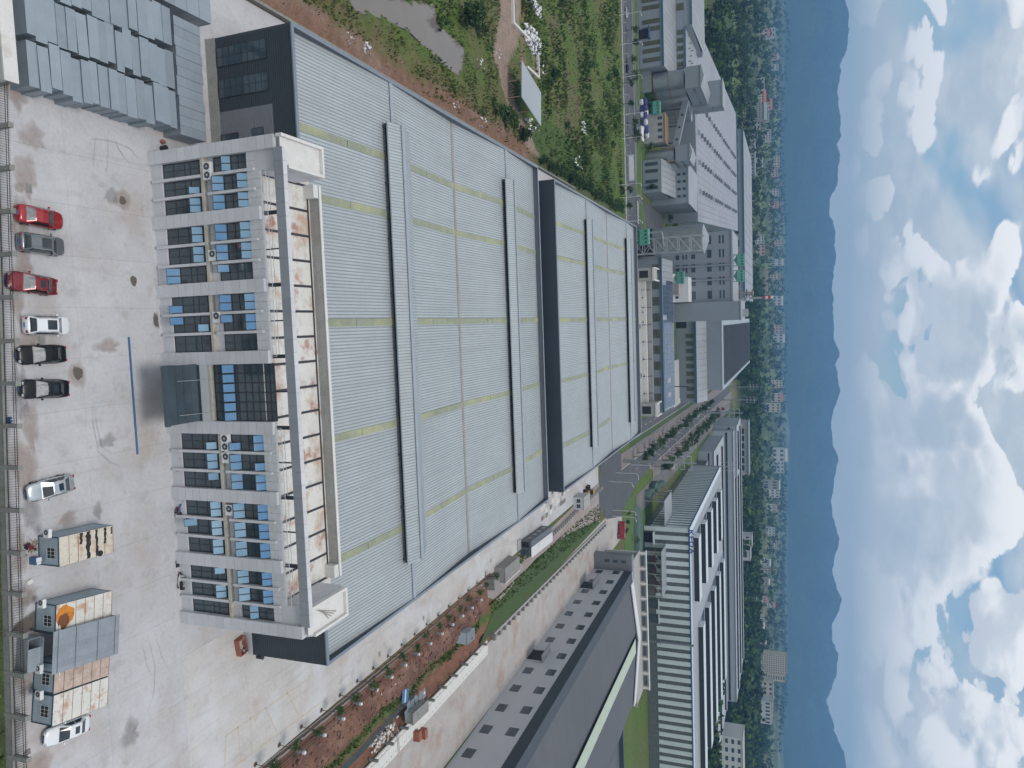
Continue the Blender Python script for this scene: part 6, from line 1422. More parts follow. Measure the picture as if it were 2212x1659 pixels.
b = MB(); b.tube((-38.5, 328, 2), (-38.5, 328, 14), .55, n=12, m='steel').tube((-38.5, 328, 14), (-33, 333, 14), .55, n=12, m='steel'); b.build('duct', t)
# tall grey block with window groups
t = thing('tall_block', 'tall grey plant block with rows of dark window groups', 'factory', (-27, 400, 0), 0, GP); wl = box('wall', -45, -8.6, 400, 440, 0, 37.4, 'plant_wall', t); box('roof_edge', -45.3, -8.3, 399.7, 440, 37.4, 38.2, 'plant_roof', t)
for i in range(5):
    x = -43+i*7.0
    for z, h_ in ((9.5, 1.8), (13.0, .8), (14.6, .8), (17.5, 2.0), (25.5, 2.2), (31.5, .8), (33.2, .8)): vwin(wl, x, x+4.2, 400, z, z+h_, 1, 'glass')
for x in (-27.8, -20.5): b = MB(); b.tube((x, 399.2, 0), (x, 399.2, 37), .55, n=10, m='plant_wall'); b.build('downpipe', wl)
b = MB(); b.tube((-36, 345, 8), (-36, 345, 30), 6.5, 6.5, 30, 'silo').tube((-36, 345, 30), (-36, 345, 32), 6.5, 1.5, 30, 'silo'); 
o = b.build('storage_tank'); tag(o, 'big round steel tank behind the lattice tower', 'tank', GP)
b = MB(); b.extr([(-1.2, 0), (1.2, 0), (1.2, 8), (-1.2, 8)], 'x', -6, 6, 'steel_dark'); o = b.build('tank_base', None, TR(-36, 345)); tag(o, 'dark steel base under the round tank', 'tank base', GP)
t = thing('pale_block', 'white rendered plant block with a rooftop cooling unit', 'building', (-18, 384, 0), 0, GP); wl = box('wall', -24, -9.5, 378, 399, 0, 10.0, 'white_wall', t); wl2 = box('upper_wall', -22, -9.5, 386, 399, 10.0, 17.5, 'white_wall', t); cu = box('cooling_unit', -18.5, -13, 379, 385, 10.0, 13.8, 'concrete', t); box('louvre', -18.2, -13.3, 378.9, 378.98, 10.4, 13.4, 'gutter', cu)
for x in (-12.5, -14.6): box('window', x, x+1.3, 385.9, 385.98, 11.0, 12.6, 'glass', wl2)
t = thing('blank_tower', 'tall windowless grey block left of the big hall', 'tower', (-4, 395, 0), 0, GP); box('wall', -9.0, .6, 395, 425, 0, 41.8, 'plant_wall', t); box('roof_edge', -9.2, .8, 394.8, 425.2, 41.8, 42.4, 'plant_roof', t)
tb = box('roof_frame', -5, -1, 405, 409, 42.4, 45.0, 'steel', t)
# chimney platform with red-white mast
t = thing('chimney', 'steel chimney with platforms beside the tall block', 'chimney', (-14, 446, 0), 0, GP); b = MB(); b.tube((-14, 446, 0), (-14, 446, 46), 1.3, 1.1, 14, 'steel'); b.build('stack', t)
for z in (38, 42, 45): b = MB(); b.tube((-14, 446, z), (-14, 446, z+.6), 2.6, 2.6, 12, 'rust_steel'); b.build('platform', t)
b = MB(); b.tube((-10, 442, 38), (-10, 442, 42), 1.0, 1.0, 12, 'steel').tube((-10, 442, 42), (-13.5, 445.5, 43.5), 1.0, .9, 10, 'steel'); b.build('duct', t)
mk('mast_red', (.45, .03, .04), .6)
b = MB()
for k in range(4): b.tube((-12, 470, 50+k*1.5), (-12, 470, 51.5+k*1.5), .9, .9, 12, 'mast_red' if k % 2 == 0 else 'white_paint')
b.tube((-12, 470, 0), (-12, 470, 50), .9, .6, 10, 'steel'); o = b.build('striped_stack'); tag(o, 'slim stack with red and white bands at its tip', 'chimney', GP)
# solar-roofed warehouse
t = thing('solar_warehouse', 'low warehouse with blue eave and solar panels on its roof', 'factory', (6, 345, 0), 0, GP); wl = box('wall', -29, 41.5, 345, 369.5, 0, 10.6, 'plant_wall', t); box('blue_eave', -29.3, 41.8, 344.6, 344.99, 10.2, 11.1, 'eave_blue', wl)
shed_roof(t, -29, 41.5, 345.1, 10.7, 369.5, 12.2, 24)
for i in range(9): vwin(wl, -26+i*7.4, -22.2+i*7.4, 345, 6.6, 9.6, 2)
for i in range(26):
    for j in range(3):
        x = -19+i*2.3; y = 347.2+j*7.2; b = MB(); dz = (12.2-10.7)/24.4
        if hash2(i, j) < .06: continue
        b.poly([(0, 0, 0), (2.2, 0, 0), (2.2, 7.0, 7*dz), (0, 7.0, 7*dz)], 'solar'); b.build('solar_panel', t, TR(x, y, 10.95+(y-345.1)*dz))
# big hall with dark shingled roof beyond
mk('plant_roof_dark', (.105, .11, .125), .5, .2, var=.1, scale=.2, orand=.1)
t = thing('big_hall', 'big grey windowless hall with dark sawtooth roof beside the boulevard', 'factory', (25, 480, 0), 0, GP); wl = box('wall', .5, 44, 480, 790, 0, 25.0, 'plant_wall', t); lo = box('lower_range', -2, 50, 462, 479.5, 0, 11.5, 'plant_wall', t); shed_roof(t, -2.5, 50.5, 461.5, 11.7, 479.8, 16, 14); box('blue_eave', -2.5, 50.5, 461.0, 461.4, 11.0, 12.0, 'eave_blue', lo)
for i in range(9): vwin(lo, 8+i*4.6, 10.6+i*4.6, 462, 5.6, 10.2, 3)
dr = box('gateway', -.5, 4.5, 461.7, 461.97, 0, 6.2, 'black', lo)
for k in range(30): b = MB(); b.extr([(0, 0), (9.6, 0), (9.6, .5), (0, 1.3)], 'x', 4, 41.5, 'plant_roof_dark'); b.build('roof_sheet', t, TR(0, 491+k*9.9, 25.1))
box('verge', .3, 3.9, 479.9, 790, 25.0, 25.4, 'flashing', t); box('verge', 41.6, 44.3, 479.9, 790, 25.0, 25.4, 'flashing', t); box('verge', 3.95, 41.55, 479.9, 490.5, 25.0, 25.4, 'flashing', t)
# pale equipment block by the plant road
t = thing('equipment_block', 'white block with pipework beside the plant road', 'building', (33, 395, 0), 0, GP); wl = box('wall', 21, 45, 392, 412, 0, 7.8, 'white_wall', t); box('parapet', 20.8, 45.2, 391.8, 412.2, 7.8, 8.4, 'concrete', t)
for x in (23, 27.5): box('window', x, x+2, 391.9, 391.98, 4, 6.2, 'glass', wl)
for k in range(4): b = MB(); b.tube((36+k*1.6, 391.2, .5), (36+k*1.6, 391.2, 6-k*.6), .3, n=8, m='steel').tube((36+k*1.6, 391.2, 6-k*.6), (44, 391.2, 6-k*.6), .3, n=8, m='steel'); b.build('pipe', t)
b = MB(); b.tube((33.5, 386, 0), (33.5, 386, 16), .28, .24, 10, 'steel_dark').tube((33.5, 386, 16), (33.5, 386, 16.6), .4, .3, 10, 'steel_dark'); o = b.build('vent_pipe'); tag(o, 'thin black vent pipe by the equipment block', 'pipe', GP)
# ------------------------------------------------------------------ rear office (mirror of the front office) behind the rear hall
t = thing('rear_office', 'weathered flat-roofed office behind the rear hall with a grey beam frame', 'office', (8, 272, 0))
box('wall', -19.5, 34.5, 268, 282, 0, 13.6, 'tile', t); 
for k in range(8): box('roof_slab', -19.5+k*6.75, -12.79+k*6.75, 268.2, 280.4, 13.6, 13.8, 'concrete', t)
box('rear_parapet', -19.5, 34.5, 280.5, 281.5, 13.6, 15.4, 'concrete_white', t)
for k in range(14): box('parapet_tile', -18+k*3.75, -14.3+k*3.75, 283, 283.6, 14.6, 17.0, 'concrete', t)
for a, c in ((-19.6, -15.2), (30.2, 34.8)):
    eb = box('end_block', a, c, 274, 283.5, 13.8, 19.2, 'concrete', t); box('block_opening', a+.9, c-.9, 273.9, 273.98, 14.4, 17.6, 'black', eb); box('block_rim', a-.2, c+.2, 273.7, 274.1, 19.2, 20.0, 'concrete_white', eb); box('block_rim', a-.2, a+.2, 274.12, 283.7, 19.2, 20.0, 'concrete_white', eb); box('block_rim', c-.2, c+.2, 274.12, 283.7, 19.2, 20.0, 'concrete_white', eb)
for x in (.5, 18.5): hb = box('roof_hatch', x, x+2, 271, 273, 13.8, 14.6, 'concrete', t); box('hatch_opening', x+.3, x+1.7, 271.3, 272.7, 14.6, 14.65, 'black', hb)
for k in range(7): b = MB(); b.tube((-12+k*6.5, 283.3, 17), (-12+k*6.5, 279, 13.9), .12, n=5, m='steel_dark'); b.build('frame_brace', t)
for k, x in enumerate((-9, -3.5, .2, 7.5, 14, 20.5, 27)): ac_unit('white air conditioner on the rear office roof edge, %s from the left' % nth(k), TR(x, 280, 13.85, 0, 1.1))
# open shed with grey roof among the scrub, rubbish
t = thing('open_shed', 'lean-to shed with a plain grey sheet roof beside the dirt track', 'shed', (-60, 186, 0)); 
b = MB(); b.v += [(-66.1, 180.7, 4), (-56.9, 179.8, 4), (-53.2, 194.6, 4), (-62.3, 195.5, 4)]; b.v += [(v[0], v[1], 4.15) for v in b.v[:4]]; b._m('grey_hall'); b.f += CFc; b.mi += [0]*6; b.build('roof', t)
for (x, y) in ((-65.6, 181.1), (-57.3, 180.2), (-54, 194.2), (-62.1, 195), (-61.5, 180.8), (-55.4, 187)): box('post', x-.1, x+.1, y-.1, y+.1, -.4, 4, 'pallet', t)
for k in range(9): b = MB(); a = Vector((-64+k*.8, 181.5+hash2(k, 3)*2, .1)); b.tube(a, a+Vector((1.5-hash2(k, 1)*3, 1.0, .6+.5*hash2(k, 2))), .12, n=5, m='pallet'); b.build('stored_timber', t)
for k in range(5): b = MB(); b.tube((-66+k*.9, 178.8, .1), (-66+k*.9, 179.4, 1.0), .04, n=4, m='pallet'); b.build('rack_bar', t)
q = random.Random(31); mk('litter', (.70, .70, .70), .7, var=.1)
def litter(label, X, Y, rx, ry, n, sz, m='litter', h=.7, name='rubbish_heap'):
    p = G(X, Y); b = MB()
    for k in range(n):
        r_ = math.sqrt(q.random()); a = q.uniform(0, 6.28); c = Vector((p.x+rx*r_*math.cos(a), p.y+ry*r_*math.sin(a), h*(1-r_)*q.random()+.05)); u = Vector((q.gauss(0, 1), q.gauss(0, 1), q.gauss(0, .8))).normalized(); v = u.orthogonal().normalized(); s_ = sz*q.uniform(.5, 1.4); w_ = u.cross(v)
        P = [c+u*s_, c+v*s_*.8+w_*s_*.3, c-u*s_, c-v*s_*.8+w_*s_*.3]; T = c+w_*s_*.6
        for i in range(4): b.poly([P[i], P[(i+1) % 4], T], m if q.random() < .93 else 'bag_blue')
    o = b.build(name); tag(o, label, 'rubbish', None, 'stuff'); return o
litter('large heap of white sacks by the shed', 1150, 85, 3.4, 7.5, 240, .55); litter('long white sack at the upper edge of the field', 1158, 17, 1.6, 4.5, 60, .6); litter('scattered white litter near the shed', 1164, 140, 3, 7, 16, .6, h=.2)
litter('pale rubble heap on the red soil strip', 791, 103, 1.2, 1.8, 34, .3, h=.4); litter('small litter on the red soil', 756, 82, 1.0, 1.6, 8, .22, h=.15); litter('litter at the end of the pond', 1037, 138, 1.8, 3, 16, .28, h=.15); litter('litter along the lower dirt edge', 982, 224, 1.4, 2.5, 10, .26, h=.2); litter('litter at the hall corner ditch', 1040, 262, 1.5, 4, 14, .3, h=.2)
litter('white litter in the middle of the scrub field', 1261, 277, 2.0, 4, 26, .6, h=.3); litter('white litter at the far right of the scrub field', 1251, 357, 3.0, 6, 20, .6, h=.3); litter('litter beside the track bend', 1075, 118, 1.5, 5, 10, .3, h=.15); litter('stray white sheets below the shed', 1149, 272, 2, 6, 14, .6, h=.2)
# low wall along the left alley and rubble on its foot
t = thing('alley_wall', 'low dark concrete wall along the left alley', 'wall', (-44.3, 85, 0))
for k in range(36): box('wall_bay', -44.55, -44.15, 60+k*5, 64.97+k*5, -.3, .75, 'concrete_old', t)
t = thing('broken_wall', 'broken pale wall footings beside the white sack heap', 'wall', (-75, 195, 0))
for (x0, x1, y0, y1) in ((-86, -78, 186, 186.6), (-78, -77.4, 186, 200), (-70, -69.4, 196, 206), (-76, -69.5, 205.4, 206)): box('footing', x0, x1, y0, y1, -.2, .6, 'concrete_white', t)
# ------------------------------------------------------------------ scrub on the left field
mk('scrub_a', (.085, .135, .034), .85, var=.35, scale=.12, fine=.25, fscale=1.5, spec=.1); mk('scrub_b', (.13, .15, .05), .85, var=.35, scale=.12, fine=.25, fscale=1.5, spec=.1); mk('scrub_c', (.055, .095, .028), .85, var=.35, scale=.15, fine=.25, fscale=1.5, spec=.1); mk('scrub_dry', (.17, .125, .075), .9, var=.3, spec=.1)
q = random.Random(77); b = MB()
def tuft(b, x, y, z, s_, m, n=4):
    for k in range(n):
        a = q.uniform(0, 6.283); r_ = q.uniform(.1, .5)*s_; h_ = s_*q.uniform(.6, 1.2); dx, dy = math.cos(a), math.sin(a); ox, oy = x+dx*r_*.5, y+dy*r_*.5; w_ = s_*.22
        b.poly([(ox-dy*w_, oy+dx*w_, z-.1), (ox+dy*w_, oy-dx*w_, z-.1), (ox+dx*r_+dy*w_*.4, oy+dy*r_-dx*w_*.4, z+h_), (ox+dx*r_-dy*w_*.6, oy+dy*r_+dx*w_*.6, z+h_*.85)], m)
for k in range(26000):
    y = 80+235*(q.random()**1.0); x = -46-q.random()**1.2*(40+y*.38)
    if inpoly(x, y, POND) or inpoly(x, y, TRACK): continue
    if -67 < x < -52.5 and 179 < y < 196: continue
    n = fbm(x*.07, y*.07, 90, 3); n2 = fbm(x*.25, y*.25, 91, 2)
    if x > -49 and y < 195 and q.random() < .85: continue
    if n < .40 and q.random() < .55: continue
    s_ = (.35+.9*max(0, n-.35)*2)*q.uniform(.6, 1.3)*(1.15 if y > 190 else .85)
    m = 'scrub_c' if n2 > .58 else 'scrub_b' if n2 < .40 else 'scrub_a'
    if n < .36: m = 'scrub_dry'
    tuft(b, x, y, height(x, y), s_, m)
for k in range(9000):
    y = q.uniform(78, 190); x = -48.5-q.random()*34
    if inpoly(x, y, POND) or inpoly(x, y, TRACK): continue
    n = fbm(x*.16, y*.16, 92, 3)
    if n < .46: continue
    tuft(b, x, y, height(x, y), q.uniform(.22, .6), q.choice(['scrub_a', 'scrub_a', 'scrub_b', 'scrub_c']), 3)
o = b.build('scrub', kind='stuff'); tag(o, 'rough scrub and weeds covering the field left of the halls', 'scrub')
b = MB()
for k in range(2600):       # weeds on the right-hand spoil, banks and outside the fence
    r_ = q.random()
    if r_ < .35: y = q.uniform(62, 150); x = 66.4+1.6*(fbm(y*.12, 3.3, 70, 3)-.5)*2+q.gauss(0, .6)
    elif r_ < .75: y = q.uniform(156, 262); x = sx(64.8+6*q.random(), y)+2.2+(.02*(y-200)); x = min(x, 72); x = max(x, 64.5)
    else: x = q.uniform(-22, 42); y = fence_y(x)-q.uniform(.6, 3.0)
    tuft(b, x, y, height(x, y) if y < 150 else 0, q.uniform(.25, .6), q.choice(['scrub_a', 'scrub_a', 'scrub_c', 'scrub_b']))
for k in range(240): y = q.uniform(176, 192); tuft(b, q.uniform(58.5, 61.5), y, 0, .5, 'scrub_a')
o = b.build('weeds', kind='stuff'); tag(o, 'weeds along the trench, the bank and the street fence', 'weeds')
# clods and stones on the spoil heap
b = MB()
mk('clod', (.16, .085, .062), .95, var=.3, scale=1.5); 
for k in range(900):
    y = q.uniform(62, 150); x = q.uniform(59.2, 66); z = height(x, y); s_ = q.uniform(.08, .34)*q.random()**.5; b.box(-s_, s_, -s_*.8, s_*.8, -s_*.6, s_*.6, 'clod' if q.random() < .992 else 'concrete_white', TR(x, y, z, q.random()*3) @ Matrix.Rotation(q.random()*2, 4, 'X'))
o = b.build('clods', kind='stuff'); tag(o, 'clods of red soil on the spoil heap', 'soil')
# single bushes
BU = [crown_mesh(200+i, 1.0, .8, 420, .13, ('leaf_dark', 'leaf_a', 'leaf_b', 'leaf_dark')[i], .6, .3, 'leaf_a') for i in range(4)]
def bush(label, x, y, s_, i, group='bushes on the left field', hz=1.0):
    o = bpy.data.objects.new('bush', BU[i]); place(o, TR(x, y, height(x, y)-.1, q.uniform(0, 6), (s_, s_, s_*hz))); tag(o, label, 'bush', group); return o
for X, Y, s_, i, lab in ((1188, 160, 2.6, 0, 'dark round bush behind the shed'), (1000, 45, 3.2, 0, 'dark reed clump at the pond head'), (1020, 25, 3.0, 0, 'dark thicket beyond the pond'), (1180, 178, 1.6, 1, 'green bush below the dark round one'), (1067, 235, 2.4, 2, 'light green bush at the ditch'), (1085, 242, 2.6, 0, 'dark bush at the ditch by the track'), (1125, 290, 2.8, 0, 'dark bush below the shed'), (1105, 262, 2.2, 1, 'green bush left of the dark bush below the shed'), (1030, 60, 2.2, 1, 'green bush between pond and track'), (950, 50, 1.6, 2, 'pale bush on the pond bank')):
    p = G(X, Y); bush(lab, p.x, p.y, s_, i)
for k in range(26):
    y = 205+k*4.2; x = -46.6+q.uniform(-1.5, .3); bush('bush in the dense hedge beside the rear hall, %s from the near end' % nth(k), x, y, q.uniform(1.3, 2.3), k % 4, 'hedge bushes beside the rear hall')
for k in range(18):
    y = q.uniform(230, 314); x = q.uniform(-125, -58); bush('low field bush, %s of those scattered towards the crossing road' % nth(k), x, y, q.uniform(1.0, 2.0), k % 4, 'scattered field bushes')
# ------------------------------------------------------------------ street trees
TC = [crown_mesh(300+i, 2.1+.2*i, 1.9, 620, .26, ('leaf_a', 'leaf_dark', 'leaf_b')[i % 3], 4.0, .25, ('leaf_b', 'leaf_a', 'leaf_dark')[i % 3]) for i in range(4)]; TK = [trunk_mesh(3.6, .13, .15, 4, i) for i in range(4)]
def tree(label, x, y, s_, i, group):
    t = thing('street_tree', label, 'tree', (x, y, 0), 0, group); M = TR(x, y, .05, q.uniform(0, 6), s_); inst('trunk', TK[i], M, t); inst('crown', TC[i], M, t); return t
for k in range(22): y = 322+k*13.5; tree('street tree on the boulevard footway, %s from the junction' % nth(k), sx(60.2, y)+q.uniform(-.4, .4), y+q.uniform(-2, 2), q.uniform(.95, 1.45), k % 4, 'trees on the boulevard footway')
for k in range(26): y = 376+k*11.5; tree('street tree between the carriageways, %s from the junction' % nth(k), sx(73.6, y)+q.uniform(-.4, .4), y+q.uniform(-2, 2), q.uniform(.9, 1.4), (k+1) % 4, 'trees between the carriageways')
for k in range(14): y = 480+k*16; tree('street tree beside the far carriageway, %s from the striped hall' % nth(k), sx(78.2, y), y, q.uniform(.7, 1.1), (k+2) % 4, 'trees beside the far carriageway')
for k, (X, Y, s_) in enumerate(((1352, 66, .9), (1353, 94, .9), (1352, 128, .85), (1353, 163, .9), (1345, 180, .8), (1345, 225, .8), (1354, 267, .95), (1352, 295, 1.1), (1340, 410, .9), (1341, 445, .8))): p = G(X, Y); tree('round tree on the verge of the crossing road, %s from the left' % nth(k), p.x, p.y, s_, k % 4, 'trees along the crossing road')
for k, (X, Y, s_) in enumerate(((1384, 40, .9), (1386, 125, .9), (1385, 213, .8), (1384, 320, 1.0), (1389, 405, .95), (1432, 470, 1.0), (1440, 480, 1.1), (1425, 455, .9))): p = G(X, Y); tree('tree beside the plant wall, %s from the left' % nth(k), p.x, p.y, s_, (k+1) % 4, 'trees beside the plant wall')
for k, (x, y) in enumerate(((79, 302), (82, 299), (85, 297), (95, 318), (101, 316))): tree('small tree on the lawn, %s from the junction' % nth(k), x, y, .55, k % 4, 'small trees on the lawn')
# ------------------------------------------------------------------ railings, lamps, masts
t = thing('boulevard_railing', 'railing of white posts and dark panels beside the boulevard footway', 'railing', (57, 330, 0))
for k in range(70): 
    y = 318+k*4.4; x = sx(56.4, y); box('railing_post', x-.9, x+.25, y, y+.35, .1, 1.5, 'kerb', t)
    b = MB(); b.box(-.05, .05, 0, 4.0, .2, 1.2, 'steel_dark'); b.build('railing_panel', t, TR(x, y+.36, 0, -.022))
t = thing('crossing_railing', 'row of white posts along the near side of the crossing road', 'railing', (-80, 322, 0))
for k in range(36): x = -176+k*4.2; box('railing_post', x-.15, x+.15, 321.2, 321.5, 0, 2.2, 'kerb', t)
for k in range(35): x = -176+k*4.2; b = MB(); b.tube((x, 321.35, 1.2), (x+4.2, 321.35, 1.2), .05, n=5, m='steel'); b.build('rail', t)
LP = []
b = MB(); b.tube((0, 0, 0), (0, 0, 8.2), .11, .07, 8, 'white_paint'); LP.append(b.mesh('lamp_post'))
b = MB(); P = [(0, 0, 8.2), (.25, 0, 8.8), (.8, 0, 9.1), (1.9, 0, 9.15)]
for a, c in zip(P[:-1], P[1:]): b.tube(a, c, .06, n=6, m='white_paint')
LP.append(b.mesh('lamp_arm')); b = MB(); b.box(1.7, 2.5, -.16, .16, 9.08, 9.22, 'white_paint'); LP.append(b.mesh('lamp_head'))
def lamp(label, x, y, rz, group, s_=1.0):
    t = thing('street_lamp', label, 'street lamp', (x, y, 0), 0, group); M = TR(x, y, .02, rz, s_)
    for n_, me_ in zip(('lamp_post', 'lamp_arm', 'lamp_head'), LP): inst(n_, me_, M, t)
for k in range(12): y = 290+k*26; lamp('white street lamp on the boulevard footway, %s from the junction' % nth(k), sx(61.7, y), y, 0, 'street lamps of the boulevard')
for k, (X, Y, r_) in enumerate(((1336, 33, 1.2), (1339, 97, 1.2), (1338, 168, 1.2), (1337, 249, 1.2), (1342, 300, 1.2), (1336, 400, 1.2), (1337, 428, 1.2), (1338, 480, 1.2))): p = G(X, Y); lamp('white street lamp along the crossing road, %s from the left' % nth(k), p.x, p.y, r_, 'street lamps of the crossing road')
for k, (X, Y) in enumerate(((1322, 1102), (1323, 1115), (1315, 1040), (1362, 1004))): p = G(X, Y); lamp('white street lamp round the junction, %s of four' % nth(k), p.x, p.y, .6, 'street lamps at the junction')
for k in range(11): lamp('white lamp on the road behind the plant, %s from the right' % nth(k), -122-k*3.2, 470+k*-9, 1.0, 'lamps behind the plant')
def mast(label, x, y, h_, rz=0.0, r_=.55):
    t = thing('power_mast', label, 'mast', (x, y, 0), rz, 'tall power masts'); M = TR(x, y, 0, rz)
    b = MB(); b.tube((0, 0, 0), (0, 0, h_*.5), r_, r_*.75, 12, 'steel').tube((0, 0, h_*.5), (0, 0, h_), r_*.75, r_*.4, 12, 'steel'); b.build('pole', t, M)
    for z in (h_*.72, h_*.82, h_*.92):
        b = MB(); b.tube((-3.2, 0, z+.5), (3.2, 0, z+.5), .14, n=6, m='steel'); b.tube((-3.2, 0, z+.5), (0, 0, z-.4), .07, n=5, m='steel'); b.tube((3.2, 0, z+.5), (0, 0, z-.4), .07, n=5, m='steel'); ca = b.build('cross_arm', t, M)
        for s_ in (-3, 3): b = MB(); b.tube((s_, 0, z+.4), (s_, 0, z-1.2), .12, n=6, m='paleblue'); b.build('insulator', ca, M)
mast('tall grey steel power mast nearest the junction', 57.5, 304, 30, .3, .75); mast('tall grey steel power mast beside the boulevard', 64.8, 533, 34, .3, .7); mast('slim power mast behind the striped hall', 100, 520, 30, .2); mast('power mast beyond the big hall', 79.5, 760, 33, .2); mast('second power mast beyond the big hall', 72, 820, 33, .2); mast('power mast before the tower blocks', 330, 900, 26)
# ------------------------------------------------------------------ vehicles on the boulevard
def truck(label, x, y, rz, cab_m, load_m, L_=7.0, load='box'):
    t = thing('truck', label, 'truck', (x, y, 0), rz, 'trucks on the roads'); M = TR(x, y, 0, rz)
    box('chassis', -1.1, 1.1, -L_/2, L_/2, .5, .8, 'steel_dark', t, M); b = MB(); b.extr([(L_/2-1.9, .8), (L_/2+.1, .8), (L_/2, 1.9), (L_/2-.35, 2.7), (L_/2-1.9, 2.8)], 'x', -1.15, 1.15, cab_m); c = b.build('cab', t, M); b = MB(); b.poly([(-1.0, L_/2+.03, 1.75), (1.0, L_/2+.03, 1.75), (.95, L_/2-.3, 2.6), (-.95, L_/2-.3, 2.6)], 'car_glass'); b.build('windshield', c, M)
    b = MB(); b.extr([(-L_/2, .85), (L_/2-2.0, .85), (L_/2-2.0, 2.9), (-L_/2, 2.9)] if load == 'box' else [(-L_/2, .85), (L_/2-2.0, .85), (L_/2-2.0, 2.0), (-L_/2, 2.0)], 'x', -1.2, 1.2, load_m); b.build('cargo_box', t, M)
    tm, rm = wheel_mesh()
    for sx_ in (-1.0, 1.0):
        for wy in (-L_/2+1.2, L_/2-1.0): w_ = inst('wheel', tm, M @ TR(sx_, wy, .48, 0, (1.3, 1.45, 1.45)), t); inst('rim', rm, M @ TR(sx_, wy, .48, 0, (1.32, 1.45, 1.45)), w_)
truck('red box truck on the road beside the lawn', 83.5, 291.5, 1.2, 'car_red', 'car_red', 7.0); truck('white flatbed truck on the far carriageway', 83.0, 425, 0, 'car_white', 'pallet', 8, 'flat'); truck('dark green truck on the far carriageway', 80.8, 366, 0, 'tarp_green', 'tarp_green', 9); truck('large red truck far up the boulevard', 88, 760, 0, 'car_red', 'car_red', 10)
truck('white box truck in the sheltered yard', 112, 470+55, 1.5, 'car_white', 'white_paint', 9); truck('white van by the plant office', 47.8, 452, 0, 'car_white', 'white_paint', 6)
for k, (x, y, r_, pm, lab) in enumerate(((sx(69.5, 620), 620, 0, 'car_white', 'white car far up the boulevard'), (sx(66.5, 560), 560, 0, 'car_white', 'white car driving on the boulevard'), (sx(84, 540), 540, 0, 'car_black', 'black car on the far carriageway'), (sx(86, 560), 560, .2, 'car_silver', 'silver car parked by the blue-grey hall'), (-110, 329, 1.57, 'car_black', 'dark car on the crossing road at the left'), (-133, 330, 1.57, 'car_silver', 'silver car on the crossing road at the left'), (-87, 344, 1.2, 'car_black', 'black car at the plant gate'))): car(lab, x, y, r_, SED, pm, group='cars on the far roads')
t = thing('plant_gate', 'white gatehouse with dark windows at the plant entrance', 'gatehouse', (-84, 347, 0)); box('wall', -88, -83, 344.5, 349, 0, 3.0, 'white_wall', t); box('roof', -88.5, -82.4, 344, 349.6, 3.0, 3.4, 'concrete_white', t); box('window', -87, -84, 344.4, 344.48, 1, 2.4, 'glass', t)
t = thing('notice_board', 'pale blue and white notice board beside the crossing road', 'sign', (-66, 326, 0)); box('panel', -72, -61, 325.5, 325.8, .8, 3.2, 'paleblue', t); box('panel_face', -71.5, -61.5, 325.4, 325.48, 1.1, 2.9, 'white_paint', t)
for x in (-71.5, -61.8): box('post', x-.1, x+.3, 325.81, 326.1, 0, 3.2, 'steel', t)
# ------------------------------------------------------------------ woods, villages, towers
mk('wood_a', (.028, .055, .018), .85, var=.45, scale=.05, fine=.3, fscale=.6, spec=.1); mk('wood_b', (.05, .085, .024), .85, var=.4, scale=.05, fine=.3, fscale=.6, spec=.1); mk('wood_c', (.085, .135, .03), .85, var=.35, scale=.05, fine=.3, fscale=.6, spec=.1)
HOUSES = []
def wood(label, poly, n, h0, h1, seed, ms=('wood_a', 'wood_a', 'wood_b'), leaf=1.0, nl=46, name='woodland'):
    q_ = random.Random(seed); b = MB(); xs = [p[0] for p in poly]; ys = [p[1] for p in poly]; c = 0; tries = 0
    while c < n and tries < n*12:
        tries += 1; x, y = q_.uniform(min(xs), max(xs)), q_.uniform(min(ys), max(ys))
        if not inpoly(x, y, poly): continue
        if any(abs(x-hx) < hr and abs(y-hy) < hr for hx, hy, hr in HOUSES): continue
        c += 1; H_ = q_.uniform(h0, h1)*(.75+.5*fbm(x*.015, y*.015, 7, 2)); R_ = H_*q_.uniform(.32, .46); z0 = height(x, y); m = q_.choice(ms)
        b.tube((x, y, z0-.5), (x, y, z0+H_*.6), R_*.09, R_*.04, 4, 'bark', False)
        cl = [(q_.uniform(-1, 1)*R_*.6, q_.uniform(-1, 1)*R_*.6, H_*(.42+.5*q_.random())) for _ in range(6)]
        s0 = leaf*R_*.30
        for k in range(nl):
            cc = cl[k % 6]; p = Vector((x+q_.gauss(cc[0], R_*.27), y+q_.gauss(cc[1], R_*.27), z0+min(H_*1.04, q_.gauss(cc[2], H_*.12))))
            u = Vector((q_.gauss(0, 1), q_.gauss(0, 1), q_.gauss(0, .5))).normalized(); v = u.orthogonal().normalized(); v = v*math.cos(k*2.3)+u.cross(v)*math.sin(k*2.3); s_ = s0*q_.uniform(.6, 1.3)
            b.poly([p-u*s_, p+v*s_*.8, p+u*s_*.9, p-v*s_*.7], m)
    o = b.build(name, kind='stuff'); tag(o, label, 'woodland'); return o
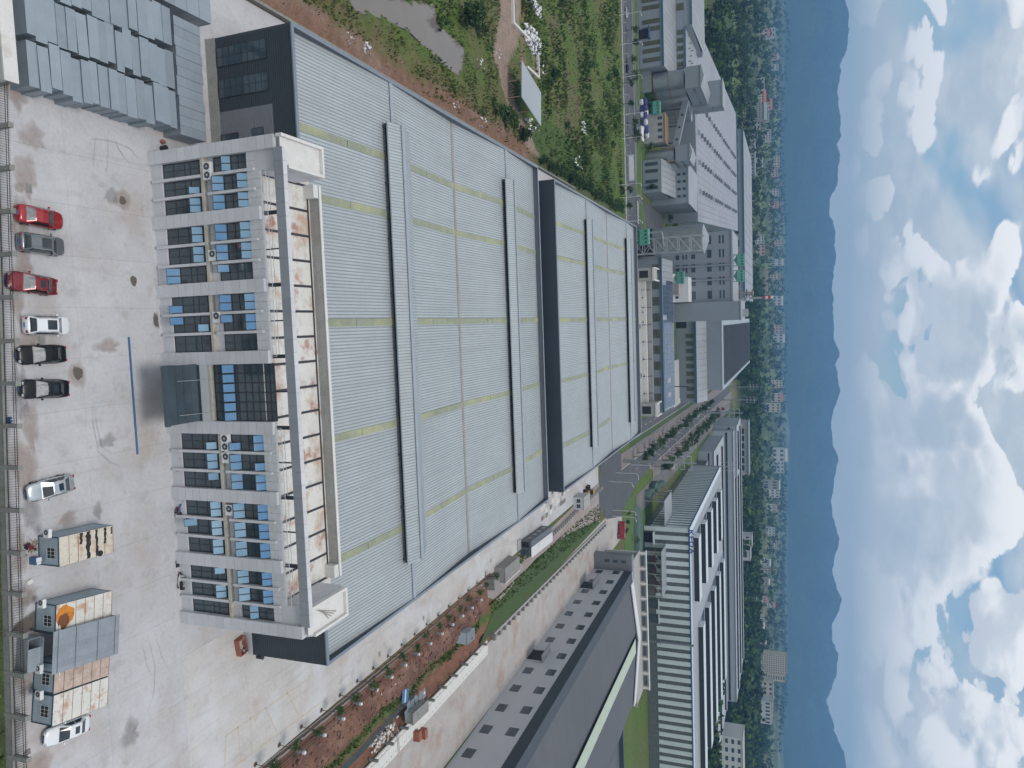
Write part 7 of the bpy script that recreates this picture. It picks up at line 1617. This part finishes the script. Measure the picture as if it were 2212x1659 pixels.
def house(label, x, y, w_, d_, h_, wall, roof, flat=True, rz=0.0, floors=2, bays=3, group='village houses beyond the plants'):
    t = thing('house', label, 'house', (x, y, height(x, y)), rz, group); M = TR(x, y, height(x, y), rz); wl = box('wall', -w_/2, w_/2, -d_/2, d_/2, -1, h_, wall, t, M)
    if flat: box('roof', -w_/2-.4, w_/2+.4, -d_/2-.4, d_/2+.4, h_, h_+.5, roof, t, M)
    else: b = MB(); b.extr([(-d_/2-.7, h_), (d_/2+.7, h_), (0, h_+d_*.28)], 'x', -w_/2-.7, w_/2+.7, roof); b.build('roof', t, M)
    for i in range(bays):
        for j in range(floors):
            a = -w_/2+w_*(i+.25)/bays; c = -w_/2+w_*(i+.75)/bays; z0 = h_*(j+.3)/floors; z1 = h_*(j+.75)/floors; box('window', a, c, -d_/2-.12, -d_/2-.02, z0, z1, 'glass', wl, M)
    HOUSES.append((x, y, max(w_, d_)*.6)); return t
mk('plaster_cream', (.52, .47, .37), .8, var=.06); mk('plaster_white', (.50, .50, .485), .8, var=.06); mk('plaster_pink', (.48, .38, .34), .8); mk('roof_red', (.34, .10, .07), .8); mk('roof_slate', (.20, .21, .23), .7); mk('tower_beige', (.50, .45, .37), .8, var=.05)
def pxhouse(label, X0, X1, Y0_, Y1_, dist, wall, roof, flat=True, floors=2, bays=3, depth=10, rz=0.0):
    """a house seen between picture rows Y0_..Y1_, its foot near picture column X0"""
    if not depth == 16: dist = min(3600, max(700, G(X0-2, (Y0_+Y1_)/2, 3).y))
    a, c = FW*CF+RT*(Y0_-829.5)+UP*(X0-1106), FW*CF+RT*(Y1_-829.5)+UP*(X0-1106); xa, xb = a.x*dist/a.y, c.x*dist/c.y
    top = FW*CF+RT*((Y0_+Y1_)/2-829.5)+UP*(X1-1106); h_ = CH+top.z*dist/top.y
    x = (xa+xb)/2; return house(label, x, dist+depth/2, abs(xb-xa), max(depth, abs(xb-xa)*.6), max(4, h_-height(x, dist)), wall, roof, flat, rz, floors, bays)
pxhouse('white village house with a dark tree before it, top of the left village', 1631, 1650, 170, 198, 980, 'plaster_white', 'concrete', True, 3, 3); pxhouse('cream village house with arched windows', 1632, 1650, 196, 226, 960, 'plaster_cream', 'roof_red', False, 3, 5); pxhouse('cream village house with a red roof', 1648, 1665, 215, 238, 1040, 'plaster_cream', 'roof_red', False, 3, 3); pxhouse('long grey apartment house in the left village', 1625, 1650, 226, 262, 900, 'concrete', 'roof_slate', False, 4, 8)
pxhouse('white panelled house at the right of the left village', 1626, 1642, 262, 280, 905, 'plaster_white', 'roof_slate', True, 2, 2); pxhouse('yellow house behind the white panelled one', 1645, 1660, 245, 264, 1050, 'plaster_cream', 'concrete', True, 3, 4); pxhouse('white house with balconies below the grove', 1648, 1665, 283, 306, 1060, 'plaster_white', 'concrete', True, 3, 5)
pxhouse('long low grey workshop beside the plant with many windows', 1613, 1630, 295, 380, 880, 'concrete', 'roof_slate', True, 2, 12); pxhouse('small white house behind the workshop', 1630, 1645, 342, 362, 930, 'plaster_white', 'roof_slate', False, 1, 2)
pxhouse('cream flats on the far edge of the left village', 1668, 1684, 338, 362, 1350, 'plaster_cream', 'concrete', True, 4, 4); pxhouse('pinkish terrace on the far edge of the left village', 1664, 1680, 362, 382, 1300, 'plaster_pink', 'roof_red', True, 3, 5); pxhouse('white house among dark trees at the far left', 1660, 1674, 62, 82, 1250, 'plaster_white', 'concrete', True, 3, 2); pxhouse('red-brown house at the far left', 1645, 1660, 65, 80, 1150, 'plaster_pink', 'roof_red', False, 2, 2)
pxhouse('white house behind the plant tower', 1632, 1650, 508, 526, 1000, 'plaster_white', 'concrete', True, 3, 3); pxhouse('pale house left of the tower at the village end', 1635, 1652, 530, 552, 1010, 'plaster_pink', 'roof_red', True, 2, 3); pxhouse('pink tower house beyond the chimney', 1672, 1692, 520, 532, 1500, 'plaster_pink', 'roof_red', True, 5, 2)
for k, (X0, X1, Y0_, Y1_, d, wa) in enumerate(((1674, 1690, 702, 720, 1500, 'plaster_pink'), (1678, 1692, 722, 740, 1600, 'plaster_white'), (1672, 1690, 822, 838, 1500, 'plaster_cream'), (1670, 1688, 850, 868, 1450, 'plaster_cream'), (1665, 1686, 872, 890, 1350, 'plaster_cream'), (1672, 1696, 968, 996, 1600, 'plaster_white'), (1680, 1694, 996, 1020, 1700, 'plaster_white'), (1655, 1682, 1038, 1056, 1200, 'concrete'), (1660, 1684, 1056, 1074, 1250, 'plaster_white'), (1662, 1676, 1090, 1104, 1300, 'plaster_white'), (1658, 1674, 1140, 1156, 1250, 'plaster_white'), (1650, 1662, 1208, 1222, 1150, 'plaster_white'), (1652, 1664, 1225, 1240, 1180, 'concrete'), (1648, 1660, 1250, 1262, 1150, 'plaster_pink'), (1640, 1652, 1270, 1282, 1050, 'roof_slate'), (1646, 1656, 1290, 1302, 1120, 'plaster_white'), (1638, 1650, 1330, 1344, 1000, 'plaster_white'), (1634, 1648, 1345, 1358, 980, 'plaster_pink'), (1632, 1646, 1362, 1375, 960, 'plaster_white'), (1640, 1652, 1380, 1392, 1050, 'plaster_cream'), (1632, 1645, 1392, 1402, 960, 'plaster_white'), (1660, 1672, 1300, 1312, 1300, 'plaster_white'), (1668, 1678, 1170, 1184, 1500, 'plaster_white'), (1676, 1690, 560, 574, 1700, 'plaster_white'), (1672, 1686, 590, 604, 1600, 'plaster_pink'), (1676, 1688, 640, 660, 1700, 'plaster_white'), (1670, 1682, 410, 424, 1500, 'plaster_white'), (1668, 1680, 436, 450, 1450, 'plaster_pink'), (1672, 1682, 140, 152, 1550, 'plaster_white'), (1668, 1680, 118, 130, 1400, 'plaster_pink'))):
    pxhouse('small far village house, %s counted from the left along the valley' % nth(k), X0-4, X1, Y0_, Y1_, d, wa, 'roof_red' if k % 3 == 0 else 'concrete', k % 2 == 0, 3 if k % 2 == 0 else 2, 3)
# beige tower blocks and white grid building at the right
def slab_block(label, X0, X1, Y0_, Y1_, dist, wall, floors, bays, depth=16, m='glass'):
    t = pxhouse(label, X0, X1, Y0_, Y1_, dist, wall, 'concrete', True, floors, bays, depth); t.name = 'apartment_block'; t['category'] = 'apartments'; t['group'] = 'pale blocks at the right'; return t
slab_block('left beige tower block with dense dark windows', 1646, 1700, 1412, 1432, 1150, 'tower_beige', 16, 5); slab_block('middle beige tower block, slightly set back', 1650, 1700, 1433, 1452, 1180, 'tower_beige', 16, 4); slab_block('blank beige end of the tower blocks', 1648, 1696, 1453, 1468, 1190, 'tower_beige', 14, 1); slab_block('lower cream office block right of the towers', 1638, 1670, 1470, 1510, 1050, 'tower_beige', 5, 4); slab_block('white shed-like block with a dark facade right of the cream office', 1636, 1668, 1512, 1560, 1000, 'plaster_white', 3, 6)
slab_block('white concrete grid building at the lower right edge', 1545, 1604, 1582, 1675, 620, 'plaster_white', 5, 5); slab_block('white corner building behind the grey halls', 1600, 1623, 1157, 1182, 800, 'plaster_white', 3, 4); slab_block('blank white end of the corner building', 1600, 1620, 1183, 1210, 795, 'plaster_white', 2, 1)
b = MB()
wood('dense dark wood on the slope behind the left plant', [(-380, 420), (-175, 455), (-140, 520), (-160, 760), (-235, 930), (-520, 980), (-560, 560)], 620, 9, 15, 1)
wood('dark trees between the left village houses', [(-420, 930), (-160, 880), (-150, 1000), (-60, 1010), (-60, 1300), (-300, 1500), (-620, 1400), (-640, 1000)], 420, 9, 15, 2)
wood('tall dark wood behind the big hall', [(-60, 980), (40, 830), (75, 900), (110, 1000), (160, 1400), (-60, 1400)], 420, 12, 20, 3, ('wood_a', 'wood_a', 'wood_b')); wood('green hillside trees behind the grey halls', [(100, 860), (200, 780), (350, 770), (420, 900), (330, 1250), (150, 1300)], 520, 11, 19, 4, ('wood_b', 'wood_c', 'wood_a'))
wood('dark wood right of the grey halls', [(215, 775), (345, 780), (345, 690), (420, 640), (540, 760), (520, 1010), (260, 1010)], 760, 15, 24, 5, ('wood_a', 'wood_a', 'wood_b')); wood('wood above the striped hall at the right', [(245, 400), (330, 430), (420, 540), (345, 555), (250, 520)], 200, 11, 18, 6, ('wood_a', 'wood_b'))
wood('hill wood at the far right edge', [(420, 800), (640, 880), (800, 1300), (620, 1500), (430, 1100)], 420, 12, 20, 7, ('wood_a',)); wood('tree rows in the far valley', [(-900, 1500), (900, 1450), (1300, 2600), (-1300, 2600)], 1500, 9, 16, 8, ('wood_a', 'wood_b', 'wood_a', 'wood_c'), 1.5, 20); wood('tree rows farther up the valley', [(-1500, 2600), (1500, 2600), (2300, 4600), (-2300, 4600)], 1500, 12, 22, 9, ('wood_a', 'wood_b'), 2.2, 12)
wood('shrubs behind the crossing road plant wall', [(-260, 430), (-176, 430), (-180, 460), (-260, 470)], 60, 5, 9, 12)
# ------------------------------------------------------------------ mountains
RID = []
for oy, P in ((0, [(800, 0), (817, 100), (815, 190), (805, 260), (795, 330), (757, 425), (767, 460), (745, 580), (750, 640), (740, 680), (757, 760), (757, 880), (735, 945), (757, 1010), (745, 1100), (740, 1180), (697, 1300), (693, 1400), (715, 1440), (732, 1530), (727, 1640)]),
              (1000, [(727, 60), (697, 240), (730, 350), (715, 470), (720, 560), (767, 645), (735, 720), (755, 830), (768, 900), (735, 980), (697, 1110), (720, 1250), (755, 1340), (735, 1440), (705, 1600)]),
              (2000, [(715, 0), (727, 60), (765, 200), (740, 290), (707, 430), (776, 605), (707, 760), (720, 880), (750, 960), (740, 1090), (672, 1250), (700, 1340), (720, 1450), (760, 1550), (795, 1640)])):
    for x, y in P: RID.append(((oy+y/1.659)*.54861, (2850+x/1.659)*.54861))
RID.sort()
def ridge_z(Y, dist):
    if Y <= RID[0][0]: X = RID[0][1]+14*math.sin((RID[0][0]-Y)*.012)
    elif Y >= RID[-1][0]: X = RID[-1][1]+14*math.sin((Y-RID[-1][0])*.012)
    else:
        for a, c in zip(RID[:-1], RID[1:]):
            if a[0] <= Y <= c[0]: t_ = (Y-a[0])/max(1e-6, c[0]-a[0]); X = a[1]+(c[1]-a[1])*t_; break
    X += (fbm(Y*.03, 1.5, 120, 6)-.5)*15+(fbm(Y*.16, 4.5, 122, 4)-.5)*5
    d = FW*CF+RT*(Y-829.5)+UP*(X-1106); hd = math.hypot(d.x, d.y); return CH+d.z/hd*dist, d.x/hd, d.y/hd
mv = []; NI, NJ = 520, 26
for i in range(NI+1):
    Y = -700+(1659+1400)*i/NI
    for j in range(NJ+1):
        f = j/NJ; dist = 5300+f*2700
        zr_, ux, uy = ridge_z(Y, 7500)
        k = min(1, (dist-5300)/2200); pr_ = k**1.35
        z = zr_*pr_*(1+.55*(fbm(Y*.018+dist*.0011, dist*.0016, 130, 5)-.5)*math.sin(math.pi*min(1, k))*1.4)
        if dist > 7500: z = zr_*(1-(dist-7500)/900)
        mv.append((ux*dist, uy*dist, max(z, -8) if j else -8))
mf = [(i*(NJ+1)+j, (i+1)*(NJ+1)+j, (i+1)*(NJ+1)+j+1, i*(NJ+1)+j+1) for i in range(NI) for j in range(NJ)]
mk('mountain', (.032, .052, .028), .95, var=.35, scale=.004, fine=.3, fscale=.02, spec=.05)
me_ = bpy.data.meshes.new('mountains'); me_.from_pydata(mv, [], mf); me_.materials.append(MT['mountain']); o = place(bpy.data.objects.new('mountains', me_), Matrix()); tag(o, 'wooded blue mountain range closing the valley', None, kind='structure')
# ------------------------------------------------------------------ air
hm = bpy.data.materials.new('haze'); hm.use_nodes = True; ht = hm.node_tree; ht.nodes.clear(); ho = ht.nodes.new('ShaderNodeOutputMaterial'); pv = ht.nodes.new('ShaderNodeVolumePrincipled')
pv.inputs['Color'].default_value = (.27, .57, 1.0, 1); pv.inputs['Density'].default_value = .00015; pv.inputs['Anisotropy'].default_value = 0.0
ht.links.new(pv.outputs[0], ho.inputs['Volume'])
b = MB(); b.box(-9050, 9050, -950, 8950, -60, 640); MT[''] = hm; o = b.build('haze'); tag(o, 'thin blue haze filling the valley', None, kind='stuff')
